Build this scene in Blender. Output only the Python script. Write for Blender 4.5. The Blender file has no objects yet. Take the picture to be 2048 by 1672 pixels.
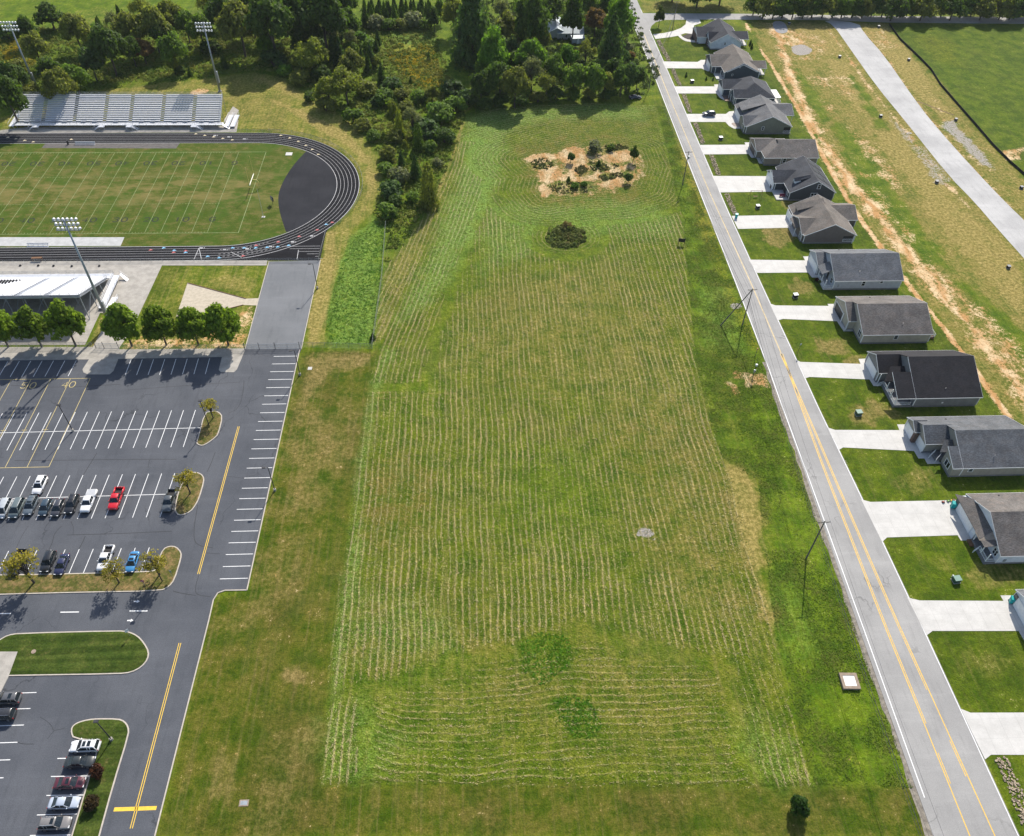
import bpy, math, random
import numpy as np
from mathutils import Vector, Matrix, Euler
R = math.radians
C = bpy.context.scene.collection
S = bpy.context.scene
random.seed(7)
rng = np.random.default_rng(11)

# ------------------------------------------------------------------ camera, sky, sun, exposure
FOC, PITCH, ROLL, YAW, CAMZ = 1595.165, 0.80603968, 0.0288965, 0.06528669, 134.706
_fw = np.array([math.sin(YAW)*math.cos(PITCH), math.cos(YAW)*math.cos(PITCH), -math.sin(PITCH)])
_r = np.array([math.cos(YAW), -math.sin(YAW), 0.])
_u = np.cross(_r, _fw)
_r2 = _r*math.cos(ROLL) + _u*math.sin(ROLL)
_u2 = -_r*math.sin(ROLL) + _u*math.cos(ROLL)
cd = bpy.data.cameras.new('camera'); cam = bpy.data.objects.new('camera', cd); C.objects.link(cam)
cd.sensor_fit = 'HORIZONTAL'; cd.sensor_width = 36.0; cd.lens = FOC/2048*36
cd.clip_start = 1.0; cd.clip_end = 6000
M = Matrix(((_r2[0], _u2[0], -_fw[0], 0), (_r2[1], _u2[1], -_fw[1], 0), (_r2[2], _u2[2], -_fw[2], CAMZ), (0, 0, 0, 1)))
cam.matrix_world = M
S.camera = cam
SUN_EL, SUN_AZ = R(41.0), R(20.0)          # sun stands ahead of the camera, a little to the right
w = bpy.data.worlds.new('World'); S.world = w; w.use_nodes = True
nt = w.node_tree; bg = nt.nodes['Background']
sky = nt.nodes.new('ShaderNodeTexSky'); sky.sky_type = 'NISHITA'; sky.sun_disc = False
sky.sun_elevation = SUN_EL; sky.sun_rotation = SUN_AZ; sky.air_density = 1.0; sky.dust_density = 1.5
nt.links.new(sky.outputs[0], bg.inputs[0]); bg.inputs[1].default_value = 0.12
sd_ = bpy.data.lights.new('sun', 'SUN'); sd_.energy = 4.5; sd_.angle = R(0.55); sd_.color = (1.0, 0.94, 0.83)
sun = bpy.data.objects.new('sun', sd_); C.objects.link(sun)
_sv = Vector((math.sin(SUN_AZ)*math.cos(SUN_EL), math.cos(SUN_AZ)*math.cos(SUN_EL), math.sin(SUN_EL)))
sun.rotation_euler = _sv.to_track_quat('Z', 'Y').to_euler()
S.view_settings.view_transform = 'Standard'; S.view_settings.look = 'None'
S.view_settings.exposure = 0.56; S.view_settings.gamma = 1.0
S.render.resolution_x, S.render.resolution_y = 1024, 836

def G(px, py, z=0.0):
    """surveyed position: the point at height z seen at (px, py) of the 2048 x 1672 photograph"""
    d = _fw*FOC + _r2*(px-1024) - _u2*(py-836)
    t = (z-CAMZ)/d[2]
    return np.array([d[0]*t, d[1]*t, z])
def G2(pts, z=0.0): return [tuple(G(a, b, z)[:2]) for a, b in pts]

# ------------------------------------------------------------------ materials
def new_mat(name):
    m = bpy.data.materials.new(name); m.use_nodes = True
    n = m.node_tree; b = n.nodes['Principled BSDF']
    return m, n, b
def lnk(n, a, b): n.links.new(a, b)
def mixc(n, fac, a, b, typ='MIX'):
    x = n.nodes.new('ShaderNodeMix'); x.data_type = 'RGBA'; x.blend_type = typ; x.clamp_factor = True
    for s, v in ((x.inputs[0], fac), (x.inputs[6], a), (x.inputs[7], b)):
        if hasattr(v, 'links'): lnk(n, v, s)
        elif isinstance(v, (int, float)): s.default_value = v
        else: s.default_value = (*v, 1) if len(v) == 3 else v
    return x.outputs[2]
def mth(n, op, a, b=None, c=None, clamp=False):
    x = n.nodes.new('ShaderNodeMath'); x.operation = op; x.use_clamp = clamp
    for i, v in enumerate((a, b, c)):
        if v is None: continue
        if hasattr(v, 'links'): lnk(n, v, x.inputs[i])
        else: x.inputs[i].default_value = v
    return x.outputs[0]
def noise(n, vec, scale, detail=3, rough=0.55, dist=0.0):
    x = n.nodes.new('ShaderNodeTexNoise'); x.inputs['Scale'].default_value = scale
    x.inputs['Detail'].default_value = detail; x.inputs['Roughness'].default_value = rough
    x.inputs['Distortion'].default_value = dist
    if vec is not None: lnk(n, vec, x.inputs['Vector'])
    return x.outputs[0]
def ramp(n, v, lo, hi):
    x = n.nodes.new('ShaderNodeMapRange'); x.interpolation_type = 'SMOOTHSTEP'
    x.inputs[1].default_value = lo; x.inputs[2].default_value = hi
    lnk(n, v, x.inputs[0]); return x.outputs[0]
def attr(n, name):
    x = n.nodes.new('ShaderNodeAttribute'); x.attribute_name = name; return x.outputs['Fac']
def pos(n, sx=1, sy=1, sz=1):
    g = n.nodes.new('ShaderNodeNewGeometry')
    if (sx, sy, sz) == (1, 1, 1): return g.outputs['Position']
    v = n.nodes.new('ShaderNodeVectorMath'); v.operation = 'MULTIPLY'; lnk(n, g.outputs['Position'], v.inputs[0])
    v.inputs[1].default_value = (sx, sy, sz); return v.outputs[0]
def bump(n, b, h, strength=0.4, dist=0.1):
    x = n.nodes.new('ShaderNodeBump'); x.inputs['Strength'].default_value = strength
    x.inputs['Distance'].default_value = dist; lnk(n, h, x.inputs['Height']); lnk(n, x.outputs[0], b.inputs['Normal'])
_mc = {}
def mat(name, col, rough=0.7, var=0.15, scale=1.5, metal=0.0, spec=0.4, fine=0.0, bmp=0.0, aniso=None):
    """plain surface with two scales of procedural wear"""
    if name in _mc: return _mc[name]
    m, n, b = new_mat(name)
    g = pos(n, *(aniso or (1, 1, 1)))
    a = noise(n, g, scale, 5, 0.6)
    f = ramp(n, a, 0.3, 0.7)
    c = mixc(n, f, tuple(max(0, x*(1-var)) for x in col), tuple(min(1, x*(1+var)) for x in col))
    if fine:
        a2 = noise(n, g, scale*14, 3)
        c = mixc(n, ramp(n, a2, 0.3, 0.7), mixc(n, 1.0, c, (1-fine,)*3, 'MULTIPLY'), c)
    lnk(n, c, b.inputs['Base Color']); b.inputs['Roughness'].default_value = rough
    b.inputs['Metallic'].default_value = metal; b.inputs['Specular IOR Level'].default_value = spec
    if bmp: bump(n, b, noise(n, g, scale*10, 2), bmp, 0.02)
    _mc[name] = m; return m
def tinted(name, rough, spec=0.5, metal=0.0, coat=0.0, var=0.06):
    """the colour of the object itself (Object Info), with slight wear"""
    if name in _mc: return _mc[name]
    m, n, b = new_mat(name)
    o = n.nodes.new('ShaderNodeObjectInfo')
    a = noise(n, pos(n), 1.2, 3)
    c = mixc(n, ramp(n, a, 0.3, 0.7), mixc(n, 1.0, o.outputs['Color'], (1-var*2,)*3, 'MULTIPLY'), o.outputs['Color'])
    lnk(n, c, b.inputs['Base Color']); b.inputs['Roughness'].default_value = rough
    b.inputs['Metallic'].default_value = metal; b.inputs['Specular IOR Level'].default_value = spec
    b.inputs['Coat Weight'].default_value = coat; b.inputs['Coat Roughness'].default_value = 0.08
    _mc[name] = m; return m
PAINT = tinted('car_paint', 0.35, 0.5, 0.0, 0.7)
GLASS = mat('dark_glass', (0.012, 0.018, 0.022), 0.08, 0.1, 3, spec=0.6)
TYRE = mat('tyre_rubber', (0.012, 0.012, 0.013), 0.8, 0.1)
RIM = mat('wheel_rim', (0.45, 0.45, 0.47), 0.35, 0.1, metal=0.7)
CHROME = mat('bright_metal', (0.6, 0.6, 0.62), 0.3, 0.1, metal=0.8)
LAMPW = mat('lamp_lens', (0.75, 0.76, 0.78), 0.2, 0.05)
LAMPR = mat('red_lens', (0.35, 0.02, 0.02), 0.25, 0.05)
DARK = mat('dark_plastic', (0.02, 0.02, 0.022), 0.6, 0.1)
WHITE = mat('white_trim', (0.72, 0.73, 0.74), 0.55, 0.05, 2)
ALU = mat('aluminium', (0.66, 0.67, 0.70), 0.45, 0.06, 1.2, metal=0.1)
GALV = mat('galvanised_steel', (0.30, 0.33, 0.36), 0.5, 0.12, 2, metal=0.4)
BRONZE = mat('dark_bronze_metal', (0.035, 0.035, 0.038), 0.5, 0.15)
CONC = mat('concrete_walk', (0.36, 0.335, 0.30), 0.85, 0.16, 0.5, fine=0.15)
CONCN = mat('new_concrete', (0.50, 0.487, 0.465), 0.8, 0.08, 0.35, fine=0.08)
def _joints():
    n = CONCN.node_tree; b = n.nodes['Principled BSDF']; old = b.inputs['Base Color'].links[0].from_socket
    g = n.nodes.new('ShaderNodeSeparateXYZ'); lnk(n, pos(n), g.inputs[0])
    j = mth(n, 'MAXIMUM', mth(n, 'LESS_THAN', mth(n, 'FRACT', mth(n, 'DIVIDE', g.outputs[0], 3.1)), .022), mth(n, 'LESS_THAN', mth(n, 'FRACT', mth(n, 'DIVIDE', g.outputs[1], 3.4)), .012))
    st = ramp(n, noise(n, pos(n, .25, .6, 1), .8, 4, .65), .52, .75)
    c = mixc(n, mth(n, 'MULTIPLY', st, .35), old, (.33, .315, .295)); lnk(n, mixc(n, mth(n, 'MULTIPLY', j, .32), c, (.22, .21, .20)), b.inputs['Base Color'])
_joints()
WPAINT = mat('white_line_paint', (0.72, 0.72, 0.72), 0.7, 0.10, 3)
YPAINT = mat('yellow_line_paint', (0.68, 0.42, 0.06), 0.7, 0.12, 2)
WOODP = mat('pole_wood', (0.13, 0.115, 0.10), 0.9, 0.2, 3)
WOODB = mat('brown_wood', (0.16, 0.085, 0.045), 0.85, 0.2, 3)

# ------------------------------------------------------------------ mesh helpers
class MB:
    def __init__(s): s.v = []; s.f = []; s.m = []
    def face(s, pts, mi=0):
        i = len(s.v); s.v += [tuple(map(float, p)) for p in pts]; s.f.append(tuple(range(i, i+len(pts)))); s.m.append(mi)
    def box(s, c, d, rz=0.0, mi=0, ry=0.0, rx=0.0):
        i = len(s.v); e = Euler((rx, ry, rz)).to_matrix()
        for x in (-.5, .5):
            for y in (-.5, .5):
                for z in (-.5, .5):
                    p = e @ Vector((x*d[0], y*d[1], z*d[2])); s.v.append((c[0]+p.x, c[1]+p.y, c[2]+p.z))
        for q in ((0, 1, 3, 2), (4, 6, 7, 5), (0, 4, 5, 1), (2, 3, 7, 6), (0, 2, 6, 4), (1, 5, 7, 3)):
            s.f.append(tuple(i+k for k in q)); s.m.append(mi)
        return s
    def bb(s, x0, x1, y0, y1, z0, z1, mi=0):
        return s.box(((x0+x1)/2, (y0+y1)/2, (z0+z1)/2), (x1-x0, y1-y0, z1-z0), mi=mi)
    def prism(s, poly, z0, z1, mi=0, bottom=True):
        n = len(poly); i = len(s.v)
        a = sum(poly[k][0]*poly[(k+1) % n][1]-poly[(k+1) % n][0]*poly[k][1] for k in range(n))
        if a < 0: poly = poly[::-1]
        s.v += [(p[0], p[1], z0) for p in poly] + [(p[0], p[1], z1) for p in poly]
        s.f.append(tuple(i+n+k for k in range(n))); s.m.append(mi)
        if bottom: s.f.append(tuple(i+n-1-k for k in range(n))); s.m.append(mi)
        for k in range(n):
            s.f.append((i+k, i+(k+1) % n, i+n+(k+1) % n, i+n+k)); s.m.append(mi)
        return s
    def sheet(s, poly, z, mi=0):
        n = len(poly)
        a = sum(poly[k][0]*poly[(k+1) % n][1]-poly[(k+1) % n][0]*poly[k][1] for k in range(n))
        if a < 0: poly = poly[::-1]
        s.face([(p[0], p[1], z) for p in poly], mi); return s
    def extr(s, prof, axis, a0, a1, mi=0):
        """profile in the plane across an axis, extruded along it; prof = (other coordinate, z)"""
        n = len(prof); i = len(s.v)
        for a in (a0, a1):
            for q, z in prof: s.v.append((a, q, z) if axis == 'x' else (q, a, z))
        s.f.append(tuple(i+n-1-k for k in range(n))); s.m.append(mi)
        s.f.append(tuple(i+n+k for k in range(n))); s.m.append(mi)
        for k in range(n): s.f.append((i+k, i+(k+1) % n, i+n+(k+1) % n, i+n+k)); s.m.append(mi)
        return s
    def tube(s, pts, r, n=6, mi=0):
        pts = [Vector(p) for p in pts]; rs = r if isinstance(r, (list, tuple)) else [r]*len(pts)
        i = len(s.v)
        for k, p in enumerate(pts):
            d = (pts[min(k+1, len(pts)-1)]-pts[max(k-1, 0)]).normalized()
            a = Vector((0, 0, 1)) if abs(d.z) < 0.9 else Vector((1, 0, 0))
            e1 = d.cross(a).normalized(); e2 = d.cross(e1)
            for j in range(n):
                t = 2*math.pi*j/n; q = p+(e1*math.cos(t)+e2*math.sin(t))*rs[k]; s.v.append(tuple(q))
        for k in range(len(pts)-1):
            for j in range(n):
                s.f.append((i+k*n+j, i+k*n+(j+1) % n, i+(k+1)*n+(j+1) % n, i+(k+1)*n+j)); s.m.append(mi)
        s.f.append(tuple(i+n-1-j for j in range(n))); s.m.append(mi)
        e = i+(len(pts)-1)*n; s.f.append(tuple(e+j for j in range(n))); s.m.append(mi)
        return s
    def loft(s, rings, mi=0, cap=True):
        n = len(rings[0]); i = len(s.v)
        for r_ in rings: s.v += [tuple(map(float, p)) for p in r_]
        for k in range(len(rings)-1):
            for j in range(n):
                s.f.append((i+k*n+j, i+k*n+(j+1) % n, i+(k+1)*n+(j+1) % n, i+(k+1)*n+j)); s.m.append(mi)
        if cap:
            s.f.append(tuple(i+n-1-j for j in range(n))); s.m.append(mi)
            e = i+(len(rings)-1)*n; s.f.append(tuple(e+j for j in range(n))); s.m.append(mi)
        return s
    def cyl(s, c, r, h, axis='z', n=12, mi=0):
        a = {'x': (1, 0, 0), 'y': (0, 1, 0), 'z': (0, 0, 1)}[axis]
        c = Vector(c); a = Vector(a)*h/2
        return s.tube([c-a, c+a], r, n, mi)
    def mesh(s, name, mats, smooth=False):
        me = bpy.data.meshes.new(name); me.from_pydata(s.v, [], s.f)
        for m in (mats if isinstance(mats, (list, tuple)) else [mats]): me.materials.append(m)
        if any(s.m): me.polygons.foreach_set('material_index', s.m)
        if smooth: me.polygons.foreach_set('use_smooth', [True]*len(s.f))
        me.update(); return me
    def build(s, name, mats, parent=None, smooth=False, loc=None):
        o = bpy.data.objects.new(name, s.mesh(name, mats, smooth)); C.objects.link(o)
        if parent is not None: o.parent = parent
        if loc is not None: o.location = loc
        return o
def tag(o, label=None, cat=None, group=None, kind=None):
    if label: o['label'] = label
    if cat: o['category'] = cat
    if group: o['group'] = group
    if kind: o['kind'] = kind
    return o
def empty(name, loc, rz=0.0, label=None, cat=None, group=None):
    o = bpy.data.objects.new(name, None); C.objects.link(o); o.location = loc; o.rotation_euler = (0, 0, rz)
    o.empty_display_size = 0.5
    return tag(o, label, cat, group)
def inst(name, me, parent, loc=None, color=None):
    o = bpy.data.objects.new(name, me); C.objects.link(o); o.parent = parent
    if loc is not None: o.location = loc
    if color: o.color = (*color, 1)
    return o
def struct(name, mb, mats, label=None, cat=None):
    o = mb.build(name, mats); tag(o, label, cat, kind='structure'); return o
def stripe(mb, pts, wd, z, mi=0):
    """flat painted line of width wd along a polyline"""
    pts = [np.array(p[:2], float) for p in pts]
    L = []; Rr = []
    for k, p in enumerate(pts):
        d = pts[min(k+1, len(pts)-1)]-pts[max(k-1, 0)]; d /= (np.linalg.norm(d)+1e-9); nrm = np.array([-d[1], d[0]])*wd/2
        L.append(p+nrm); Rr.append(p-nrm)
    for k in range(len(pts)-1):
        mb.face([(*Rr[k], z), (*Rr[k+1], z), (*L[k+1], z), (*L[k], z)], mi)
def smooth_poly(pts, it=2):
    for _ in range(it):
        q = []
        for k in range(len(pts)):
            a = np.array(pts[k]); b = np.array(pts[(k+1) % len(pts)]); q += [tuple(a*.75+b*.25), tuple(a*.25+b*.75)]
        pts = q
    return pts
def smooth_line(pts, it=2):
    for _ in range(it):
        q = [tuple(pts[0])]
        for k in range(len(pts)-1):
            a = np.array(pts[k]); b = np.array(pts[k+1]); q += [tuple(a*.75+b*.25), tuple(a*.25+b*.75)]
        pts = q+[tuple(pts[-1])]
    return pts
def ellipse(px, py, rx, ry, n=20): return [(px+rx*math.cos(2*math.pi*k/n), py+ry*math.sin(2*math.pi*k/n)) for k in range(n)]

# ------------------------------------------------------------------ the ground: one sheet, masks say which kind of grass or soil grows where
_perm = np.random.default_rng(3).random((256, 256)).astype(np.float32)
def vnoise(x, y, s):
    x = x/s; y = y/s; xi = np.floor(x).astype(int); yi = np.floor(y).astype(int); fx = x-xi; fy = y-yi
    fx = fx*fx*(3-2*fx); fy = fy*fy*(3-2*fy)
    g = lambda a, b: _perm[a & 255, b & 255]
    return (g(xi, yi)*(1-fx)+g(xi+1, yi)*fx)*(1-fy)+(g(xi, yi+1)*(1-fx)+g(xi+1, yi+1)*fx)*fy
def fbm(x, y, s): return (vnoise(x, y, s)+.5*vnoise(x+71, y+13, s/2.1)+.25*vnoise(x+31, y+57, s/4.3)+.12*vnoise(x+11, y+91, s/8.7))/1.87
def sdist(poly, X, Y):
    """signed distance to a polygon, positive inside"""
    d = np.full(X.shape, 1e9); ins = np.zeros(X.shape, bool); n = len(poly)
    for k in range(n):
        ax, ay = poly[k]; bx, by = poly[(k+1) % n]; ex, ey = bx-ax, by-ay
        t = np.clip(((X-ax)*ex+(Y-ay)*ey)/(ex*ex+ey*ey+1e-9), 0, 1)
        d = np.minimum(d, (X-ax-t*ex)**2+(Y-ay-t*ey)**2)
        c = (ay > Y) != (by > Y)
        if ay != by: ins ^= c & (X < (bx-ax)*(Y-ay)/(by-ay)+ax)
    d = np.sqrt(d); return np.where(ins, d, -d)
def axis(a, b, st, far):
    m = list(np.arange(a, b+.01, st)); lo = []; v = a; s = st
    while v > -far: s *= 1.9; v -= s; lo.append(v)
    hi = []; v = m[-1]; s = st
    while v < far: s *= 1.9; v += s; hi.append(v)
    return np.array(lo[::-1]+m+hi)
GX = axis(-235, 300, 0.6, 2500); GY = axis(26, 440, 0.6, 2500)
XX, YY = np.meshgrid(GX, GY)
masks = {k: np.zeros(XX.shape, np.float32) for k in ('dry', 'lush', 'soil', 'gold', 'row', 'brown', 'stone', 'teal', 'coarse', 'lawn')}
NZ = fbm(XX, YY, 7.0)-.5
NZ2 = fbm(XX+300, YY+100, 2.2)-.5
def put(key, poly, val=1.0, soft=1.5, rag=3.0, px=True, mode='max'):
    w_ = G2(poly) if px else poly
    a = np.array(w_); mg = soft+rag+2
    i0, i1 = np.searchsorted(GX, (a[:, 0].min()-mg, a[:, 0].max()+mg)); j0, j1 = np.searchsorted(GY, (a[:, 1].min()-mg, a[:, 1].max()+mg))
    sl = (slice(j0, j1), slice(i0, i1))
    d = sdist(w_, XX[sl], YY[sl])+rag*(NZ[sl]+.6*NZ2[sl])
    v = np.clip(d/soft+.5, 0, 1)*val
    if mode == 'max': masks[key][sl] = np.maximum(masks[key][sl], v)
    elif mode == 'cut': masks[key][sl] *= 1-np.clip(d/soft+.5, 0, 1)*val
    return d, sl
FIELD = [(933, 236), (912, 330), (872, 430), (818, 560), (763, 690), (744, 760), (728, 850), (706, 1000), (690, 1130), (668, 1280), (656, 1430), (646, 1566), (1545, 1574), (1628, 1572),
         (1606, 1500), (1566, 1350), (1536, 1240), (1500, 1100), (1474, 1000), (1444, 920), (1414, 830), (1392, 740), (1382, 640), (1372, 540), (1362, 430), (1335, 310), (1312, 212), (1200, 206), (1050, 212), (968, 222)]
fw = G2(FIELD)
PATCH = [(1043, 318), (1100, 300), (1160, 288), (1230, 290), (1280, 300), (1292, 330), (1275, 372), (1230, 385), (1160, 388), (1090, 398), (1075, 380), (1082, 350), (1060, 335)]
MOUND = ellipse(1132, 474, 46, 25)
dF, slF = put('row', FIELD, 1.0, 1.0, 0.5)
X_, Y_ = XX[slF], YY[slF]
dFp = sdist(fw, X_, Y_)
left_edge = fw[:12][::-1]; 
def dline(pts, X, Y):
    d = np.full(X.shape, 1e9)
    for k in range(len(pts)-1):
        ax, ay = pts[k]; bx, by = pts[k+1]; ex, ey = bx-ax, by-ay
        t = np.clip(((X-ax)*ex+(Y-ay)*ey)/(ex*ex+ey*ey+1e-9), 0, 1)
        d = np.minimum(d, np.hypot(X-ax-t*ex, Y-ay-t*ey))
    return d
dL = dline(fw[0:12], X_, Y_); dBt = dline(fw[11:14], X_, Y_); dRt = dline(fw[14:27], X_, Y_); dTp = dline(fw[26:30]+[fw[0]], X_, Y_)
dP = -sdist(G2(PATCH), X_, Y_); dM = -sdist(G2(MOUND), X_, Y_)
wob = (fbm(X_, Y_, 18)-.5)*5
cand_mid = X_+wob*.35
inner = np.array([8.0, 62.0])
# the bottom headland is mown in long ovals round two turning centres, the middle in rows up the field, the top round the bare patch
c1 = G2([(840, 1318)])[0]; c2 = G2([(1400, 1300)])[0]
segd = dline([c1, c2], X_, Y_)
headlim = G2([(900, 1352)])[0][1]
U = cand_mid.copy(); reg = np.zeros(U.shape, int)
hl_ = headlim+5.5*(1-((X_-G2([(1105, 1300)])[0][0])/34.0)**2)+wob*1.6+4*(vnoise(X_+9, Y_, 3.0)-.5); m_ = (Y_ < hl_) & (dRt > 10+wob) & (dL > 6+wob*.5); U[m_] = (segd+wob*.75)[m_]; reg[m_] = 1
m_ = (dP < 17+wob) | (Y_ > 262+wob*2); U[m_] = (np.minimum(dP, dTp+20)+wob*.4)[m_]; reg[m_] = 2
m_ = (dL < 13+wob) & (Y_ > 140) & (reg == 0); U[m_] = (dL+wob*.2)[m_]; reg[m_] = 3
m_ = (dM < 5+wob*.4) & (reg == 0); U[m_] = dM[m_]; reg[m_] = 4
rowu = np.zeros(XX.shape, np.float32); rowv = np.zeros(XX.shape, np.float32)
rowu[slF] = U; rowv[slF] = np.where(reg == 0, Y_, X_+Y_)
edge = np.zeros(U.shape, bool)
edge[:, 1:] |= reg[:, 1:] != reg[:, :-1]; edge[1:, :] |= reg[1:, :] != reg[:-1, :]
for _ in range(2):
    e2 = edge.copy(); e2[:, 1:] |= edge[:, :-1]; e2[:, :-1] |= edge[:, 1:]; e2[1:, :] |= edge[:-1, :]; e2[:-1, :] |= edge[1:, :]; edge = e2
rw = masks['row'][slF]; rw[edge] = 0.0
amp = np.clip(0.66+1.1*(fbm(X_+40, Y_, 18)-.5)+1.0*(fbm(X_+4, Y_+77, 5)-.5), .15, 1)
amp = np.where(reg == 0, amp, np.where(reg == 1, amp*.42, np.where(reg == 3, amp, amp*.5)))
amp *= np.clip(np.abs(Y_-hl_)/6.0, .12, 1)
rw *= amp
masks['coarse'][slF] = np.maximum(masks['coarse'][slF], np.clip(dFp/.8, 0, 1))
# hayfield colours
put('row', [(750, 690), (757, 610), (770, 540), (800, 500), (862, 420), (905, 330), (926, 245), (912, 330), (872, 430), (818, 560), (770, 668)], .9, 1, .8)
d_, s_ = put('coarse', [(750, 690), (757, 610), (770, 540), (800, 500), (862, 420), (905, 330), (926, 245), (912, 330), (872, 430), (818, 560), (770, 668)], .8, 1, .8)
dLs = dline(fw[0:6], XX[s_], YY[s_]); k_ = (d_ > -.5) & (dFp.shape is not None) & (rowu[s_] == 0)
rowu[s_] = np.where(k_, dLs*1.2+.6*(fbm(XX[s_], YY[s_], 9)-.5), rowu[s_]); rowv[s_] = np.where(k_, YY[s_], rowv[s_])
put('dry', [(750, 690), (757, 610), (770, 540), (800, 500), (862, 420), (905, 330), (926, 245), (912, 330), (872, 430), (818, 560), (770, 668)], .45, 2, 4)
put('dry', [(1438, 918), (1492, 934), (1514, 962), (1522, 1060), (1532, 1180), (1548, 1270), (1512, 1210), (1478, 1100), (1455, 1000)], .8, 4, 3)
put('brown', [(1440, 920), (1500, 936), (1522, 970), (1528, 1060), (1536, 1180), (1552, 1280), (1505, 1220), (1465, 1100), (1440, 1000)], .9, 4, 4)
put('brown', [(740, 920), (830, 905), (870, 980), (850, 1070), (760, 1100), (715, 1060), (722, 980)], .75, 5, 6)
put('brown', [(1210, 860), (1440, 820), (1460, 1000), (1500, 1200), (1300, 1230), (1250, 1060)], .45, 12, 10)
put('brown', [(960, 560), (1180, 520), (1340, 600), (1300, 760), (1000, 780), (900, 700)], .3, 14, 10)
put('brown', [(760, 1230), (1400, 1180), (1540, 1380), (1300, 1480), (800, 1450)], .35, 14, 10)
put('brown', [(1030, 290), (1120, 268), (1250, 270), (1310, 320), (1290, 400), (1150, 412), (1060, 410)], .8, 5, 5)
put('brown', ellipse(1180, 250, 120, 26), .35, 6, 6)
put('brown', [(690, 1300), (730, 1200), (800, 1220), (850, 1330), (720, 1420)], .5, 8, 7)
put('teal', [(938, 236), (1000, 225), (1010, 300), (985, 400), (935, 500), (880, 580), (830, 630), (800, 640), (855, 520), (905, 400), (925, 310)], .85, 5, 5)
put('teal', [(970, 222), (1200, 208), (1300, 214), (1290, 240), (1150, 236), (1040, 250), (960, 290)], .7, 5, 5)
put('teal', [(960, 400), (1090, 410), (1250, 400), (1350, 430), (1356, 480), (1250, 470), (1180, 470), (1090, 440), (1040, 520), (970, 540)], .55, 6, 7)
put('teal', [(1500, 1420), (1600, 1500), (1624, 1570), (1560, 1560), (1480, 1500)], .38, 5, 6)
put('teal', [(690, 1130), (715, 1000), (730, 1000), (715, 1150), (690, 1290), (668, 1290)], .6, 2, 3)
put('teal', [(744, 760), (728, 850), (706, 1000), (690, 1130), (668, 1280), (656, 1430), (646, 1566), (664, 1562), (680, 1420), (690, 1280), (708, 1130), (722, 1000), (742, 860), (762, 760), (800, 700), (763, 690)], .6, 1.5, 2.5)
put('dry', [(760, 820), (1000, 560), (1200, 520), (1370, 620), (1420, 840), (1480, 1060), (1530, 1240), (1330, 1230), (1300, 900), (1000, 720)], .36, 12, 12)
put('dry', [(700, 1200), (900, 1180), (1100, 1260), (1500, 1300), (1540, 1400), (1300, 1520), (760, 1540), (680, 1400)], .26, 12, 12)
put('lush', [(660, 1290), (720, 1220), (900, 1280), (980, 1360), (960, 1480), (800, 1540), (660, 1550)], .55, 10, 12)
put('lush', [(900, 230), (1310, 215), (1330, 320), (1370, 480), (1300, 520), (1000, 560), (850, 640), (800, 640), (880, 420)], .4, 10, 12)
put('lush', [(760, 700), (900, 640), (960, 700), (900, 800), (760, 860)], .4, 10, 10); put('lush', [(1000, 900), (1180, 880), (1240, 1000), (1160, 1100), (1010, 1040)], .45, 10, 10); put('lush', [(1180, 1180), (1320, 1160), (1420, 1300), (1330, 1380), (1200, 1340)], .45, 10, 10)
put('teal', [(640, 1440), (720, 1400), (820, 1480), (800, 1560), (650, 1562)], .35, 5, 6); put('teal', [(700, 1180), (860, 1220), (900, 1290), (760, 1320), (690, 1280)], .35, 5, 8)
put('brown', [(1190, 820), (1420, 800), (1470, 1000), (1520, 1230), (1420, 1240), (1330, 1000)], .5, 8, 8)
put('lush', [(1040, 1285), (1075, 1262), (1135, 1270), (1150, 1300), (1140, 1335), (1085, 1375), (1045, 1345)], 1.0, 2.2, 3)
put('lush', [(1105, 1400), (1140, 1388), (1185, 1402), (1206, 1450), (1190, 1480), (1150, 1478), (1115, 1440)], .9, 2, 2.5)
put('lush', [(1270, 460), (1320, 455), (1345, 475), (1300, 490), (1270, 480)], .8, 2, 2)
put('lush', [(1020, 1010), (1200, 940), (1290, 980), (1250, 1100), (1100, 1130)], .4, 8, 8)
band_ = [[(752, 786), (1050, 787), (1388, 790)], [(750, 796), (1050, 797), (1392, 800)]]
# roadside verge left of the road
VERGE = [(1312, 212), (1335, 310), (1362, 430), (1372, 540), (1382, 640), (1392, 740), (1414, 830), (1444, 920), (1514, 962), (1522, 1060), (1548, 1270), (1606, 1500), (1628, 1572), (1830, 1580), (1705, 1235), (1530, 740), (1470, 560), (1405, 415), (1360, 300), (1330, 212)]
put('lush', VERGE, .62, 1.5, 2); put('coarse', VERGE, .2, 1.5, 2)
put('brown', [(1340, 240), (1352, 240), (1420, 450), (1450, 620), (1440, 620), (1400, 460)], .6, 3, 3)
put('gold', [(1360, 240), (1372, 300), (1420, 430), (1470, 590), (1520, 700), (1505, 700), (1450, 590), (1395, 440), (1352, 300)], .5, 2, 2)
put('brown', [(1420, 700), (1470, 700), (1500, 760), (1480, 900), (1430, 860)], .35, 5, 5)
put('teal', [(1400, 560), (1450, 560), (1480, 700), (1420, 690)], .4, 5, 5)
put('teal', [(1530, 1130), (1600, 1150), (1640, 1300), (1580, 1320)], .18, 5, 5)
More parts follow.
